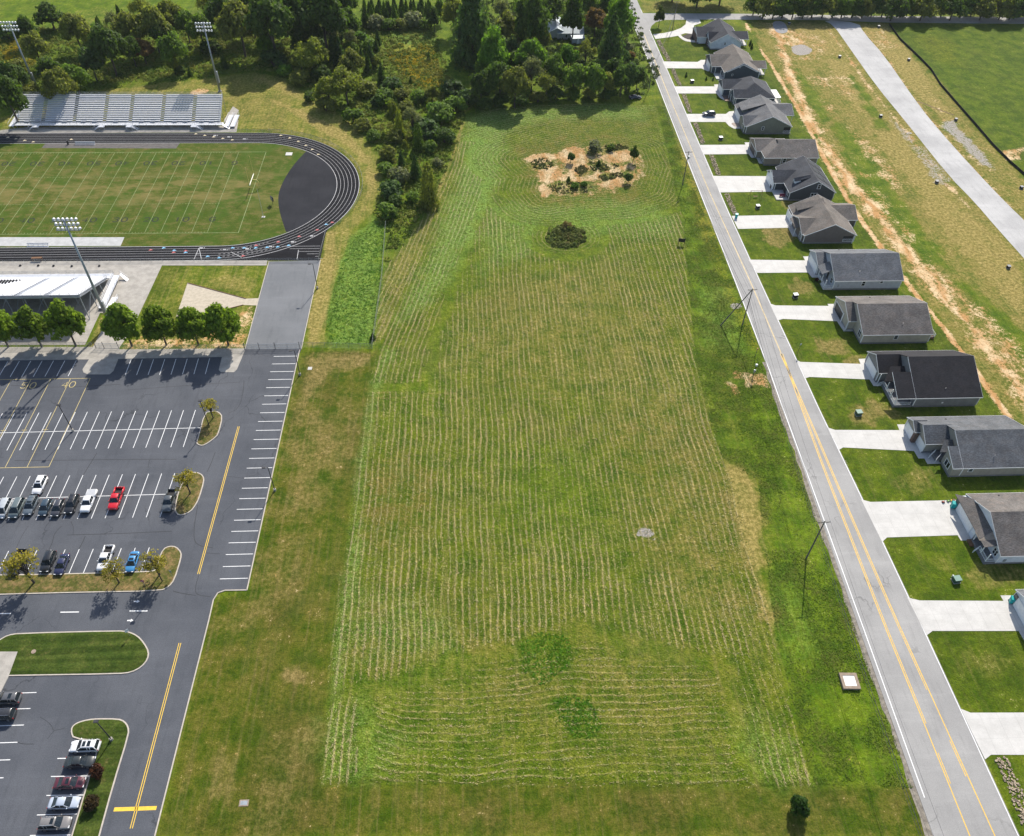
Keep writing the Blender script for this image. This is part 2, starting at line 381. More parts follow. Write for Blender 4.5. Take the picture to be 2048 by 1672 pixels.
# lawns round the school: close mown, striped olive and straw
LAWNL = [(603, 705), (745, 705), (763, 690), (744, 760), (728, 850), (706, 1000), (690, 1130), (668, 1280), (656, 1430), (646, 1566), (1830, 1576), (1860, 1672), (315, 1672), (426, 1200), (497, 1180)]
put('lawn', LAWNL, 1.0, 1.2, 1); put('brown', LAWNL, .45, 1.5, 2)
put('dry', LAWNL, .16, 2, 3)
put('dry', [(603, 708), (745, 706), (740, 730), (660, 745), (630, 800), (600, 800)], .75, 3, 5)
put('dry', [(560, 880), (600, 800), (700, 800), (720, 850), (690, 960), (620, 1040), (540, 1040)], .55, 10, 12)
put('dry', [(470, 1180), (560, 1050), (640, 1050), (620, 1200), (500, 1290), (430, 1280)], .45, 8, 10)
put('dry', ellipse(592, 1356, 30, 18), .9, 2, 3); put('dry', ellipse(632, 1346, 16, 7), .6, 1.5, 2)
put('dry', [(540, 1460), (640, 1440), (630, 1560), (560, 1672), (500, 1672)], .45, 6, 8)
put('dry', ellipse(440, 1560, 30, 60), .5, 4, 6); put('dry', ellipse(835, 1600, 20, 22), .6, 2, 3)
put('dry', [(600, 1610), (1000, 1600), (1100, 1672), (560, 1672)], .25, 5, 7)
put('brown', [(600, 790), (740, 760), (725, 860), (640, 940), (580, 980)], .5, 8, 10)
put('lush', [(640, 960), (705, 960), (690, 1130), (655, 1440), (600, 1420), (640, 1200)], .28, 4, 5)
put('lush', [(1300, 1580), (1840, 1580), (1860, 1672), (1400, 1672)], .35, 6, 6)
put('brown', [(640, 1572), (1840, 1580), (1870, 1690), (300, 1690), (560, 1600)], .55, 3, 3)
# school grounds round the track
RING = [(0, 262), (0, 236), (60, 222), (180, 180), (330, 165), (510, 143), (560, 152), (640, 202), (700, 242), (742, 288), (764, 332), (762, 376), (742, 428), (700, 470), (684, 520), (674, 600), (655, 690), (603, 697), (640, 522), (655, 462), (700, 425), (723, 360), (690, 310), (600, 272), (500, 262)]
put('dry', RING, .52, 2.5, 3)
put('dry', [(520, 190), (600, 215), (690, 262), (745, 320), (752, 366), (735, 420), (716, 430), (732, 380), (728, 330), (690, 290), (600, 240)], .85, 2.5, 4)
put('dry', [(505, 150), (560, 160), (640, 210), (620, 215), (540, 175), (500, 165)], .7, 2, 3)
put('dry', [(640, 522), (655, 462), (672, 462), (668, 560), (640, 690), (604, 697)], .8, 1.5, 2.5)
put('dry', [(470, 215), (520, 200), (600, 225), (560, 245), (500, 235)], .5, 2, 3)
put('soil', ellipse(400, 184, 22, 6), .8, 2, 3)
LUSHS = [(748, 440), (772, 448), (764, 560), (745, 694), (668, 690), (650, 670), (662, 600), (684, 520), (702, 480)]
put('dry', LUSHS, 1.0, .8, .6, mode='cut'); put('lush', LUSHS, .95, 1, 1); put('coarse', LUSHS, 1.0, 1, 1); put('teal', LUSHS, .6, 4, 6)
INF = [(324, 531), (533, 531), (492, 700), (240, 700), (300, 600)]
put('dry', INF, .35, 2, 6); put('dry', [(400, 560), (470, 545), (520, 560), (500, 590), (430, 575)], .55, 2, 3)
put('soil', [(240, 680), (300, 665), (340, 672), (420, 660), (500, 610), (512, 620), (492, 702), (240, 702)], .55, 3, 5)
put('dry', [(222, 626), (200, 628), (175, 696), (196, 694)], .7, 1, 1.5)
# rough ground in the thicket
SCRUB = [(0, 230), (60, 205), (180, 178), (330, 163), (510, 139), (565, 148), (645, 198), (705, 238), (748, 286), (768, 332), (766, 376), (748, 425), (774, 462), (768, 540), (800, 498), (860, 415), (905, 320), (930, 240), (960, 210), (1080, 205), (1200, 196), (1300, 190), (1330, 100), (1270, 0), (420, 0), (300, 40), (0, 52)]
put('coarse', SCRUB, 1.0, 2, 2); put('lush', SCRUB, .55, 4, 8)
put('gold', [(0, 82), (40, 85), (70, 125), (40, 150), (0, 140)], .9, 2, 4)
put('gold', [(768, 100), (800, 85), (860, 88), (882, 130), (886, 170), (850, 180), (800, 140)], .85, 2, 5)
put('teal', [(770, 60), (860, 58), (880, 90), (800, 100)], .7, 3, 3)
put('lush', [(868, 60), (900, 90), (930, 165), (905, 165), (880, 120)], .6, 2, 2)
put('lush', [(0, 52), (300, 40), (420, 0), (0, 0)], .55, 4, 4); put('dry', [(100, 30), (200, 12), (230, 40), (140, 55)], .3, 3, 4)
put('dry', [(922, 244), (930, 244), (905, 330), (862, 425), (850, 425), (895, 330)], .7, 1, 1)
# bare sand patch in the hayfield
SANDS = [[(1046, 318), (1075, 306), (1100, 305), (1128, 300), (1150, 293), (1170, 296), (1172, 308), (1198, 312), (1222, 306), (1250, 298), (1262, 304), (1258, 322), (1226, 326), (1202, 318), (1180, 320), (1178, 336), (1162, 350), (1140, 352), (1128, 336), (1118, 322), (1090, 326), (1080, 330)],
         [(1078, 340), (1092, 330), (1112, 330), (1128, 345), (1150, 355), (1172, 358), (1192, 344), (1224, 338), (1262, 326), (1252, 336), (1222, 345), (1196, 352), (1186, 364), (1160, 362), (1120, 360), (1096, 368), (1082, 362)],
         [(1186, 366), (1210, 364), (1238, 350), (1250, 362), (1248, 376), (1220, 376), (1196, 372)], [(1080, 372), (1092, 366), (1100, 382), (1090, 398), (1080, 392)], [(1262, 334), (1284, 338), (1284, 344), (1262, 342)]]
for s_ in SANDS: put('soil', s_, 1.1, 2.4, 3.4)
put('soil', PATCH, .46, 4, 8)
for s_ in ([1475, 752], [1515, 752]): put('soil', ellipse(s_[0], s_[1], 14, 7), .6, .8, 2.5)
put('soil', [(1488, 745), (1530, 748), (1540, 775), (1512, 770), (1490, 775)], .9, .8, 1.5)
put('soil', [(1442, 760), (1470, 765), (1484, 785), (1470, 788)], .7, .8, 1.5)
put('stone', ellipse(1290, 1066, 20, 10), .8, 1.0, 2.4); put('stone', ellipse(1300, 1080, 14, 5), .5, 1, 2)
put('stone', ellipse(1472, 612, 12, 6), .9, .6, .6)
put('stone', ellipse(1602, 100, 22, 11), .9, 1.5, 2.5)
# building plots on the right
PLOTS = [(1500, 44), (1660, 44), (1720, 44), (1778, 48), (1800, 80), (1862, 142), (1914, 207), (1985, 292), (2048, 352), (2100, 420), (2100, 900), (2040, 850), (1960, 760), (1873, 640), (1757, 489), (1637, 295), (1574, 182), (1520, 95)]
put('brown', PLOTS, .7, 2, 4); put('dry', PLOTS, .55, 2, 5); put('coarse', PLOTS, .4, 2, 4)
put('dry', [(1560, 48), (1640, 50), (1668, 54), (1700, 105), (1640, 110), (1580, 100)], .85, 3, 4); put('soil', [(1545, 60), (1590, 62), (1620, 90), (1590, 96), (1556, 88)], .6, 2, 4)
put('dry', [(1722, 52), (1776, 52), (1850, 140), (1870, 180), (1900, 220), (1920, 262), (1850, 215), (1790, 140), (1750, 90)], .85, 3, 3)
put('dry', [(1640, 120), (1690, 120), (1760, 190), (1900, 370), (1960, 440), (2048, 520), (2048, 640), (1960, 560), (1850, 420), (1760, 300)], .85, 5, 9)
for pts in ([(1600, 150), (1640, 150), (1665, 175), (1630, 170)], [(1635, 195), (1670, 210), (1682, 240), (1655, 235)], [(1690, 250), (1760, 300), (1820, 380), (1790, 380), (1720, 300)], [(1830, 480), (1900, 560), (2000, 650), (2048, 700), (2048, 740), (1960, 650), (1860, 560)], [(1880, 590), (1930, 600), (1950, 640), (1910, 625)], [(1960, 690), (2010, 690), (2048, 740), (2000, 740)]):
    put('soil', pts, .50, 4, 6)
put('stone', [(1745, 178), (1800, 250), (1870, 330), (1900, 372), (1870, 365), (1820, 290), (1770, 230)], .5, 3, 5); put('stone', [(1880, 240), (1910, 240), (1990, 340), (1960, 330), (1900, 270)], .6, 3, 4)
put('stone', [(1800, 285), (1850, 290), (1920, 370), (1880, 365)], .45, 3, 5)
TRACK1 = [(1545, 45), (1556, 70), (1568, 110), (1582, 158), (1603, 202), (1624, 250), (1652, 292), (1682, 335), (1702, 372), (1737, 402), (1787, 470), (1837, 532), (1900, 610), (1950, 657), (1996, 722), (2052, 792), (2100, 850)]
TRACK2 = [(1492, 46), (1508, 88), (1538, 122), (1574, 181), (1616, 252), (1637, 295), (1669, 352), (1697, 402), (1712, 425), (1757, 488), (1812, 563), (1873, 639), (1920, 699), (1963, 759), (2001, 814), (2030, 850)]
def band(key, line, wd, val, soft, rag):
    a = [np.array(p) for p in G2(line)]; L = []; Q = []
    for k, p in enumerate(a):
        d = a[min(k+1, len(a)-1)]-a[max(0, k-1)]; d /= np.linalg.norm(d); nn = np.array([-d[1], d[0]])*wd/2; L.append(tuple(p+nn)); Q.append(tuple(p-nn))
    put(key, L+Q[::-1], val, soft, rag, px=False)
for b_ in band_: band('dry', b_, .5, .62, .5, .3)
band('soil', TRACK1, 7.5, .45, 3.5, 4.5); band('soil', TRACK1, 4.6, .76, 2.6, 3.2); band('soil', TRACK1, 1.2, .9, 1.2, 1.5); band('soil', TRACK2, 1.9, .95, .9, .8)
for pts in ([(1662, 232), (1700, 262), (1770, 350), (1850, 468), (1910, 545), (1850, 525), (1760, 425), (1690, 320)], [(1592, 135), (1640, 190), (1668, 240), (1640, 245), (1606, 190)], [(1905, 560), (2000, 660), (2060, 730), (2060, 680), (1960, 580)], [(1740, 380), (1800, 440), (1780, 445), (1745, 405)], [(1700, 150), (1740, 190), (1780, 260), (1750, 255)], [(1850, 205), (1885, 240), (1900, 262), (1870, 240)], [(1700, 420), (1760, 500), (1860, 620), (1930, 710), (1900, 700), (1800, 560), (1720, 450)]):
    put('dry', pts, .9, 3, 5, mode='cut'); put('brown', pts, .7, 3, 5, mode='cut'); put('lush', pts, .5, 3, 5)
band('soil', [(1650, 50), (1690, 105), (1745, 182), (1805, 256), (1890, 364), (1942, 418)], 1.6, .62, 1.2, 1.6); band('soil', [(1735, 75), (1775, 118), (1825, 190), (1870, 250), (1955, 345), (2022, 416)], 1.4, .5, 1.2, 1.6)
# meadow behind the silt fence
MEAD = [(1780, 49), (1803, 80), (1866, 142), (1917, 207), (1990, 292), (2050, 350), (2120, 420), (2120, 49)]
put('brown', MEAD, 1, 1, 1, mode='cut'); put('lush', MEAD, .55, 1.5, 1); put('gold', [(1830, 70), (1900, 80), (1920, 130), (1860, 120)], .3, 8, 10)
put('soil', [(1996, 300), (2048, 296), (2048, 320), (2012, 322)], .7, 1.5, 3)
for pts in ([(1560, 100), (1600, 60), (1650, 70), (1660, 100), (1610, 130)], [(1650, 130), (1700, 160), (1720, 200), (1680, 190)], [(1715, 60), (1770, 60), (1800, 100), (1760, 100)], [(1690, 300), (1740, 350), (1800, 430), (1850, 500), (1830, 510), (1760, 430)], [(1860, 180), (1900, 240), (1960, 300), (1990, 350), (1940, 320), (1880, 250)]):
    put('soil', pts, .44, 5, 8)
# front and side lawns of the houses
YARD = [(1322, 80), (1400, 80), (1520, 100), (1574, 184), (1637, 297), (1712, 427), (1812, 566), (1920, 702), (2048, 870), (2048, 1672), (2042, 1672), (1838, 1240), (1640, 822), (1500, 515), (1400, 290)]
put('brown', YARD, 1, 1, 1, mode='cut'); put('soil', [(1400, 60), (1500, 60), (1560, 182), (1620, 297), (1700, 427), (1800, 566), (1905, 702), (2040, 870), (1640, 822)], .9, 1, 1, mode='cut'); put('dry', YARD, .8, 1, 1, mode='cut')
put('lush', YARD, .42, 1.2, 1.5); put('lawn', YARD, .8, 1, 1); put('lawn', MEAD, .8, 1, 1)
for (a, b, rx, ry, v) in ((1560, 470, 30, 22, .7), (1590, 412, 22, 14, .6), (1605, 575, 24, 14, .6), (1665, 690, 36, 22, .7), (1740, 830, 44, 20, .7), (1830, 960, 40, 24, .45), (1990, 1150, 60, 22, .5), (1900, 1130, 60, 20, .3), (1560, 205, 14, 30, .3), (1960, 1330, 60, 30, .3), (1700, 725, 22, 12, .7), (1790, 830, 30, 14, .6)):
    put('dry', ellipse(a, b, rx, ry), v, 2, 7)
band('stone', [(1657, 905), (1690, 920), (1700, 950), (1722, 990), (1745, 1002)], 1.2, .5, .6, 1.5)
# far lawn by the crossroads
put('dry', [(1280, 0), (1540, 0), (1540, 26), (1284, 25)], .45, 3, 5)

def grid_mesh(name, attrs):
    ny, nx = XX.shape; me = bpy.data.meshes.new(name)
    co = np.zeros((ny*nx, 3), np.float32); co[:, 0] = XX.ravel(); co[:, 1] = YY.ravel()
    me.vertices.add(ny*nx); me.vertices.foreach_set('co', co.ravel())
    i = np.arange(ny*nx, dtype=np.int32).reshape(ny, nx)
    q = np.stack((i[:-1, :-1], i[:-1, 1:], i[1:, 1:], i[1:, :-1]), -1).reshape(-1, 4); nf = len(q)
    me.loops.add(nf*4); me.loops.foreach_set('vertex_index', q.ravel())
    me.polygons.add(nf); me.polygons.foreach_set('loop_start', np.arange(0, nf*4, 4, dtype=np.int32)); me.polygons.foreach_set('loop_total', np.full(nf, 4, np.int32))
    for k, v in attrs.items():
        me.attributes.new(k, 'FLOAT', 'POINT').data.foreach_set('value', v.ravel().astype(np.float32))
    me.update(); me.validate(); return me
def ground_material():
    m, n, b = new_mat('ground_cover')
    P = pos(n)
    big = noise(n, P, 0.045, 4, .6); mid = noise(n, P, 0.22, 4, .62); sm = noise(n, P, 1.1, 3, .65); tiny = noise(n, P, 3.6, 2, .7)
    st = noise(n, pos(n, 1.3, .05, 1), 1.0, 4, .6)             # mowing streaks along the field
    A = attr
    g = mixc(n, ramp(n, mid, .3, .7), (0.052, 0.098, 0.003), (0.135, 0.165, 0.010))
    g = mixc(n, mth(n, 'MULTIPLY', ramp(n, big, .48, .75), .4), g, (0.15, 0.125, 0.035))
    g = mixc(n, mth(n, 'MULTIPLY', ramp(n, st, .46, .74), .55), g, (0.20, 0.175, 0.055))
    g = mixc(n, mth(n, 'MULTIPLY', mth(n, 'MULTIPLY', ramp(n, noise(n, pos(n, 1, .5, 1), .075, 3, .6), .46, .62), mth(n, 'SUBTRACT', 1.0, A(n, 'coarse'))), .5), g, (0.050, 0.072, 0.007))
    g = mixc(n, mth(n, 'MULTIPLY', mth(n, 'MULTIPLY', A(n, 'lush'), 1.0), ramp(n, sm, .1, .6), clamp=True), g, mixc(n, ramp(n, mid, .35, .65), (0.048, 0.104, 0.003), (0.105, 0.178, 0.006)))
    g = mixc(n, mth(n, 'MULTIPLY', A(n, 'teal'), ramp(n, sm, .25, .65)), g, mixc(n, ramp(n, tiny, .3, .7), (0.062, 0.155, 0.010), (0.25, 0.35, 0.10)))  # pale flecks paint the sun's sheen on flattened grass into the colour
    g = mixc(n, mth(n, 'MULTIPLY', A(n, 'brown'), ramp(n, mth(n, 'ADD', mid, mth(n, 'MULTIPLY', sm, .5)), .6, .95)), g, (0.150, 0.112, 0.030))
    g = mixc(n, mth(n, 'MULTIPLY', A(n, 'gold'), ramp(n, sm, .35, .7)), g, (0.27, 0.205, 0.02))
    dr = mth(n, 'ADD', A(n, 'dry'), mth(n, 'ADD', mth(n, 'MULTIPLY', mth(n, 'SUBTRACT', mth(n, 'ADD', mid, mth(n, 'MULTIPLY', sm, .5)), .75), .75), mth(n, 'MULTIPLY', mth(n, 'SUBTRACT', st, .5), .5)))
    g = mixc(n, mth(n, 'MULTIPLY', ramp(n, dr, .12, 1.0), mth(n, 'GREATER_THAN', A(n, 'dry'), .02)), g, mixc(n, ramp(n, sm, .3, .7), (0.20, 0.160, 0.045), (0.30, 0.235, 0.085)))
    # windrows of cut hay
    U = A(n, 'rowu'); V = A(n, 'rowv')
    cv = n.nodes.new('ShaderNodeCombineXYZ'); lnk(n, mth(n, 'MULTIPLY', U, .25), cv.inputs[0]); lnk(n, mth(n, 'MULTIPLY', V, .22), cv.inputs[1])
    wb = noise(n, cv.outputs[0], 1.0, 3, .7)
    cw = n.nodes.new('ShaderNodeCombineXYZ'); lnk(n, mth(n, 'FLOOR', mth(n, 'ADD', mth(n, 'DIVIDE', U, 1.32), 200.5)), cw.inputs[0]); lnk(n, mth(n, 'MULTIPLY', V, .055), cw.inputs[1])
    sc = n.nodes.new('ShaderNodeVectorMath'); sc.operation = 'MULTIPLY'; lnk(n, cw.outputs[0], sc.inputs[0]); sc.inputs[1].default_value = (3.7, 1, 1)
    al = noise(n, sc.outputs[0], 1.0, 3, .6)
    t = mth(n, 'ADD', mth(n, 'DIVIDE', U, 1.32), mth(n, 'ADD', mth(n, 'MULTIPLY', mth(n, 'SUBTRACT', wb, .5), .5), mth(n, 'ADD', mth(n, 'MULTIPLY', mth(n, 'SUBTRACT', sm, .5), .3), 200.0)))
    fr = mth(n, 'ABSOLUTE', mth(n, 'SUBTRACT', mth(n, 'FRACT', t), .5))
    wd = mth(n, 'MULTIPLY', ramp(n, al, .3, .68), A(n, 'row'))
    ln = mth(n, 'MULTIPLY', mth(n, 'SUBTRACT', 1.0, ramp(n, fr, .02, .22)), mth(n, 'MULTIPLY', wd, ramp(n, mth(n, 'ADD', tiny, mth(n, 'MULTIPLY', sm, .4)), .30, .80)))
    g = mixc(n, mth(n, 'MULTIPLY', mth(n, 'MULTIPLY', ramp(n, fr, .2, .42), A(n, 'row')), .45), g, mixc(n, 1.0, g, (.54, .66, .42), 'MULTIPLY'))
    g = mixc(n, mth(n, 'MULTIPLY', ln, 1.5, clamp=True), g, mixc(n, mth(n, 'MULTIPLY', A(n, 'teal'), .7), (0.40, 0.315, 0.14), (0.36, 0.44, 0.20)))
    # scattered straw flecks and blade grain
    fl = mth(n, 'MULTIPLY', ramp(n, noise(n, pos(n, 2.2, 1.5, 1), 1.5, 3, .75), .56, .72), mth(n, 'MULTIPLY', A(n, 'coarse'), .75))
    g = mixc(n, fl, g, (0.27, 0.235, 0.115))
    gr = mth(n, 'ADD', mth(n, 'MULTIPLY', tiny, .6), mth(n, 'MULTIPLY', sm, .5))
    g = mixc(n, 1.0, g, mixc(n, ramp(n, gr, .3, .8), (.50, .54, .46), (1.45, 1.42, 1.35)), 'MULTIPLY')
    dk = mth(n, 'MULTIPLY', ramp(n, noise(n, P, 1.9, 3, .75), .54, .70), mth(n, 'MULTIPLY', A(n, 'coarse'), .5))
    g = mixc(n, dk, g, mixc(n, 1.0, g, (.38, .5, .33), 'MULTIPLY'))
    g = mixc(n, A(n, 'lawn'), g, mixc(n, 1.0, g, (.72, .70, .76), 'MULTIPLY'))
    # bare soil and stone with ragged edges
    so = ramp(n, mth(n, 'ADD', A(n, 'soil'), mth(n, 'ADD', mth(n, 'MULTIPLY', mth(n, 'SUBTRACT', mth(n, 'ADD', sm, tiny), 1.0), 1.5), mth(n, 'MULTIPLY', mth(n, 'SUBTRACT', mid, .5), 1.4))), .40, .78)
    cs = mixc(n, ramp(n, mid, .35, .65), (0.52, 0.335, 0.17), (0.62, 0.475, 0.29))
    cs = mixc(n, ramp(n, noise(n, pos(n, 1, .35, 1), .35, 3), .42, .62), cs, (0.44, 0.245, 0.10))
    g = mixc(n, so, g, mixc(n, ramp(n, sm, .35, .5), mixc(n, 1.0, cs, (.8, .78, .75), 'MULTIPLY'), cs))
    sn = ramp(n, mth(n, 'ADD', A(n, 'stone'), mth(n, 'MULTIPLY', mth(n, 'SUBTRACT', mth(n, 'ADD', sm, tiny), 1.0), .9)), .42, .62)
    g = mixc(n, sn, g, mixc(n, ramp(n, tiny, .35, .65), (0.20, 0.18, 0.16), (0.40, 0.37, 0.34)))
    lnk(n, g, b.inputs['Base Color']); b.inputs['Roughness'].default_value = .95; b.inputs['Specular IOR Level'].default_value = .1
    hgt = mth(n, 'ADD', mth(n, 'MULTIPLY', mth(n, 'ADD', tiny, mth(n, 'MULTIPLY', sm, 1.3)), mth(n, 'ADD', .35, mth(n, 'MULTIPLY', A(n, 'coarse'), .9))), mth(n, 'MULTIPLY', ln, .6))
    bump(n, b, hgt, .75, .25)
    return m
at = dict(masks); at['rowu'] = rowu; at['rowv'] = rowv
GROUND = ground_material()
me = grid_mesh('ground', at); me.materials.append(GROUND)
o = bpy.data.objects.new('ground', me); C.objects.link(o); tag(o, 'wide ground of mown hay, lawns, rough grass and bare soil', 'ground', kind='structure')

# ------------------------------------------------------------------ paved surfaces
def asphalt(name, c1, c2, fine=.22, crack=.6, streak=True, yscale=.12):
    m, n, b = new_mat(name); P = pos(n)
    a = noise(n, P, .09, 4, .6); f = noise(n, P, 7.0, 2, .7); s_ = noise(n, pos(n, .9, yscale, 1), 1.0, 4, .6); s2 = noise(n, pos(n, .1, .8, 1), .6, 3, .6)
    c = mixc(n, ramp(n, a, .3, .7), c1, c2)
    if streak:
        c = mixc(n, mth(n, 'MULTIPLY', ramp(n, s_, .5, .75), .35), c, tuple(x*.62 for x in c1)); c = mixc(n, mth(n, 'MULTIPLY', ramp(n, s2, .52, .8), .3), c, tuple(x*1.3 for x in c2))
    c = mixc(n, 1.0, c, mixc(n, ramp(n, f, .3, .7), (1-fine,)*3, (1+fine*.6,)*3), 'MULTIPLY')
    if crack:
        v = n.nodes.new('ShaderNodeTexVoronoi'); v.feature = 'DISTANCE_TO_EDGE'; v.inputs['Scale'].default_value = .075
        wv = n.nodes.new('ShaderNodeVectorMath'); wv.operation = 'ADD'; lnk(n, P, wv.inputs[0])
        nz = n.nodes.new('ShaderNodeTexNoise'); nz.inputs['Scale'].default_value = .3; nz.inputs['Detail'].default_value = 4; lnk(n, P, nz.inputs['Vector'])
        sc = n.nodes.new('ShaderNodeVectorMath'); sc.operation = 'SCALE'; sc.inputs['Scale'].default_value = 5.0; lnk(n, nz.outputs['Color'], sc.inputs[0]); lnk(n, sc.outputs[0], wv.inputs[1])
        lnk(n, wv.outputs[0], v.inputs['Vector'])
        k = mth(n, 'MULTIPLY', mth(n, 'SUBTRACT', 1.0, ramp(n, v.outputs['Distance'], .003, .011)), ramp(n, noise(n, P, .05, 2), .5, .6))
        c = mixc(n, mth(n, 'MULTIPLY', k, crack), c, tuple(x*.35 for x in c1))
    lnk(n, c, b.inputs['Base Color']); b.inputs['Roughness'].default_value = .88; b.inputs['Specular IOR Level'].default_value = .3
    bump(n, b, f, .25, .02); return m
ASPH = asphalt('sealed_asphalt', (0.067, 0.073, 0.087), (0.092, 0.098, 0.113))
ASPHOLD = asphalt('worn_asphalt', (0.135, 0.142, 0.153), (0.168, 0.174, 0.186), .15, .0)
ROADM = asphalt('road_asphalt', (0.265, 0.26, 0.255), (0.32, 0.313, 0.305), .10, .45)
TRACKM = mat('running_track', (0.012, 0.012, 0.015), .95, .2, .3, spec=.12, fine=.2)
DZONE = asphalt('dark_asphalt', (0.021, 0.022, 0.027), (0.031, 0.032, 0.038), .18, .0)
DZONE.node_tree.nodes['Principled BSDF'].inputs['Specular IOR Level'].default_value = .08
GRAVEL = asphalt('gravel', (0.34, 0.335, 0.335), (0.45, 0.443, 0.438), .2, .0)
def sheet(name, px, z, m, label=None, cat=None, world=None, thick=True):
    mb = MB(); poly = world or G2(px)
    (mb.prism(poly, z-.25, z, bottom=False) if thick else mb.sheet(poly, z)); return struct(name, mb, m, label, cat)
KX = -44.2
PARK = G2([(-260, 719), (176, 719), (440, 714), (490, 699), (603, 698)]) + [(KX, 152), (KX-.4, 84.4)] + G2([(450, 1181), (436, 1186), (427, 1200), (418, 1240), (365, 1452), (310, 1672)]) + [(-51, 24), (-190, 24)]
sheet('parking_lot', None, .02, ASPH, 'dark sealed asphalt school parking lot and drive', 'parking lot', PARK)
sheet('access_lane', [(538, 523), (641, 520.5), (603, 698), (490, 699)], .024, ASPHOLD, 'worn grey asphalt lane from the lot to the track', 'lane')
# main road, slightly wider towards the camera, and the cross road
ROADL = [(70.2, 20), (70.6, 36), (71.5, 75), (72.6, 110), (73.5, 145), (73.7, 180), (73.7, 258), (73.8, 330), (73.5, 372), (74, 400), (75, 520)]
ROADR = [(85, 20), (84.4, 36), (83.8, 75), (83.2, 100), (82.2, 130), (81.9, 148), (81.2, 180), (80.6, 218), (80.5, 300), (80.2, 355), (80, 400), (81, 520)]
sheet('road', None, .03, ROADM, 'pale two lane asphalt road running up the right side', 'road', ROADL+ROADR[::-1])
CROSS = [(1271, 19), (1285, 26.5), (1400, 27), (1536, 28), (1752, 32), (2048, 34.5), (2500, 42), (2500, 60), (2048, 47.7), (1777, 45), (1640, 40), (1536, 39.5), (1400, 39), (1330, 40), (1312, 44), (1303, 52), (1300, 60), (1275, 52)]
sheet('cross_road', CROSS, .036, ROADM, 'pale narrow road crossing at the far end', 'road')
GRV = [(1644, 39.5), (1667, 50), (1697, 93), (1752, 171), (1812, 244), (1898, 352), (1950, 405), (1990, 452), (2060, 530), (2120, 600), (2120, 520), (2048, 440), (2018, 412), (1951, 342), (1865, 246), (1820, 186), (1770, 113), (1727, 65), (1717, 45)]
sheet('gravel_road', smooth_poly(GRV, 1), .026, GRAVEL, 'wide unpaved grey gravel road through the empty plots', 'road')
sheet('gravel_pad', smooth_poly([(1543, 42), (1568, 42), (1578, 62), (1566, 68), (1550, 64)]), .014, mat('grey_gravel', (.25, .25, .26), .9, .15, 1, fine=.2), 'small grey gravel apron beside the far road', 'gravel')
# driveways
DRV = [('curved white concrete driveway linking both roads at the first house', [(1306, 68.5), (1326, 66.5), (1347, 62), (1362, 56), (1371, 49), (1373, 39), (1399, 39), (1402, 46), (1388, 51), (1386, 68), (1370, 66.5), (1358, 71), (1340, 74.5), (1311, 78)]),
 ('short white driveway before the brown roofed house with blue gable', [(1325, 123), (1395, 124), (1402, 120), (1412, 120), (1420, 122), (1436, 142.5), (1415, 142.5), (1403, 137), (1331, 136.5)]),
 ('white driveway before the navy house with dark hip roof', [(1349, 173), (1429, 173), (1428, 169), (1437, 169), (1446, 172), (1469, 201), (1450, 201), (1440, 196), (1433, 187), (1355, 187)]),
 ('white driveway with a dark car parked on it', [(1373, 228), (1452, 228), (1458, 223), (1472, 222), (1482, 224), (1486, 257), (1468, 257.5), (1458, 252), (1451, 244), (1380, 244)]),
 ('white driveway before the brown roofed house with brown garage door', [(1399, 290), (1491, 289.5), (1489, 285), (1498, 285), (1508, 288), (1524, 315), (1503, 315.5), (1497, 308), (1407, 309)]),
 ('wide white driveway before the charcoal house with dormer', [(1424, 352), (1534, 352.5), (1556, 358), (1560, 383), (1440, 385)]),
 ('white driveway with a teal bin at its road end', [(1463, 432), (1576, 430), (1574, 424), (1586, 424), (1600, 455), (1476, 458)]),
 ('white driveway before the grey blue roofed house', [(1497, 519.5), (1610, 521), (1606, 513), (1622, 513), (1650, 555), (1624, 555), (1616, 545), (1514, 546)]),
 ('white driveway before the beige house with dark garage door', [(1539, 607), (1551, 611), (1657, 612), (1655, 608), (1672, 608), (1712, 658), (1684, 658), (1674, 642.5), (1566, 638), (1555, 641)]),
 ('white driveway before the black roofed house', [(1592, 719.5), (1601, 724), (1721, 728), (1717, 718), (1738, 717), (1775, 772), (1747, 772), (1739, 759), (1619, 754), (1611, 756.5)]),
 ('white driveway before the grey house with two garage doors', [(1655, 855), (1670, 860), (1799, 860.5), (1794, 849), (1815, 849), (1875, 917), (1837, 917), (1828, 902), (1686, 895), (1678, 900)]),
 ('widest white driveway with a teal bin and toys by the garage', [(1722, 999), (1741, 1004), (1886, 1001), (1914, 1000), (1960, 1081), (1921.5, 1081), (1915, 1070.5), (1774, 1075), (1764, 1084)]),
 ('white driveway beside the last house at the right edge', [(1814, 1195), (1839, 1201), (2007, 1202), (2000.5, 1191), (2034, 1191), (2110, 1300), (2060, 1300), (2037, 1262), (1865, 1262), (1853, 1271)]),
 ('nearest white driveway cut by the right edge', [(1921, 1417.5), (1941, 1425.5), (2110, 1425), (2140, 1510), (1982, 1509.6), (1970, 1519)])]
for lab, px in DRV: sheet('driveway', px, .045, CONCN, lab, 'driveway')
sheet('front_walk', smooth_poly([(1354, 69), (1362, 78), (1375, 84), (1412, 85.8), (1412, 82.6), (1378, 80), (1366, 75), (1361, 69)], 1), .05, CONCN, 'curved white front walk round the dark planting bed', 'path')
sheet('planting_bed', smooth_poly([(1362, 73), (1375, 68), (1386, 66), (1394, 79.5), (1378, 80)], 1), .04, mat('bark_mulch', (.035, .028, .026), .9, .3, 4, fine=.3), 'dark mulch bed beside the first garage', 'bed')
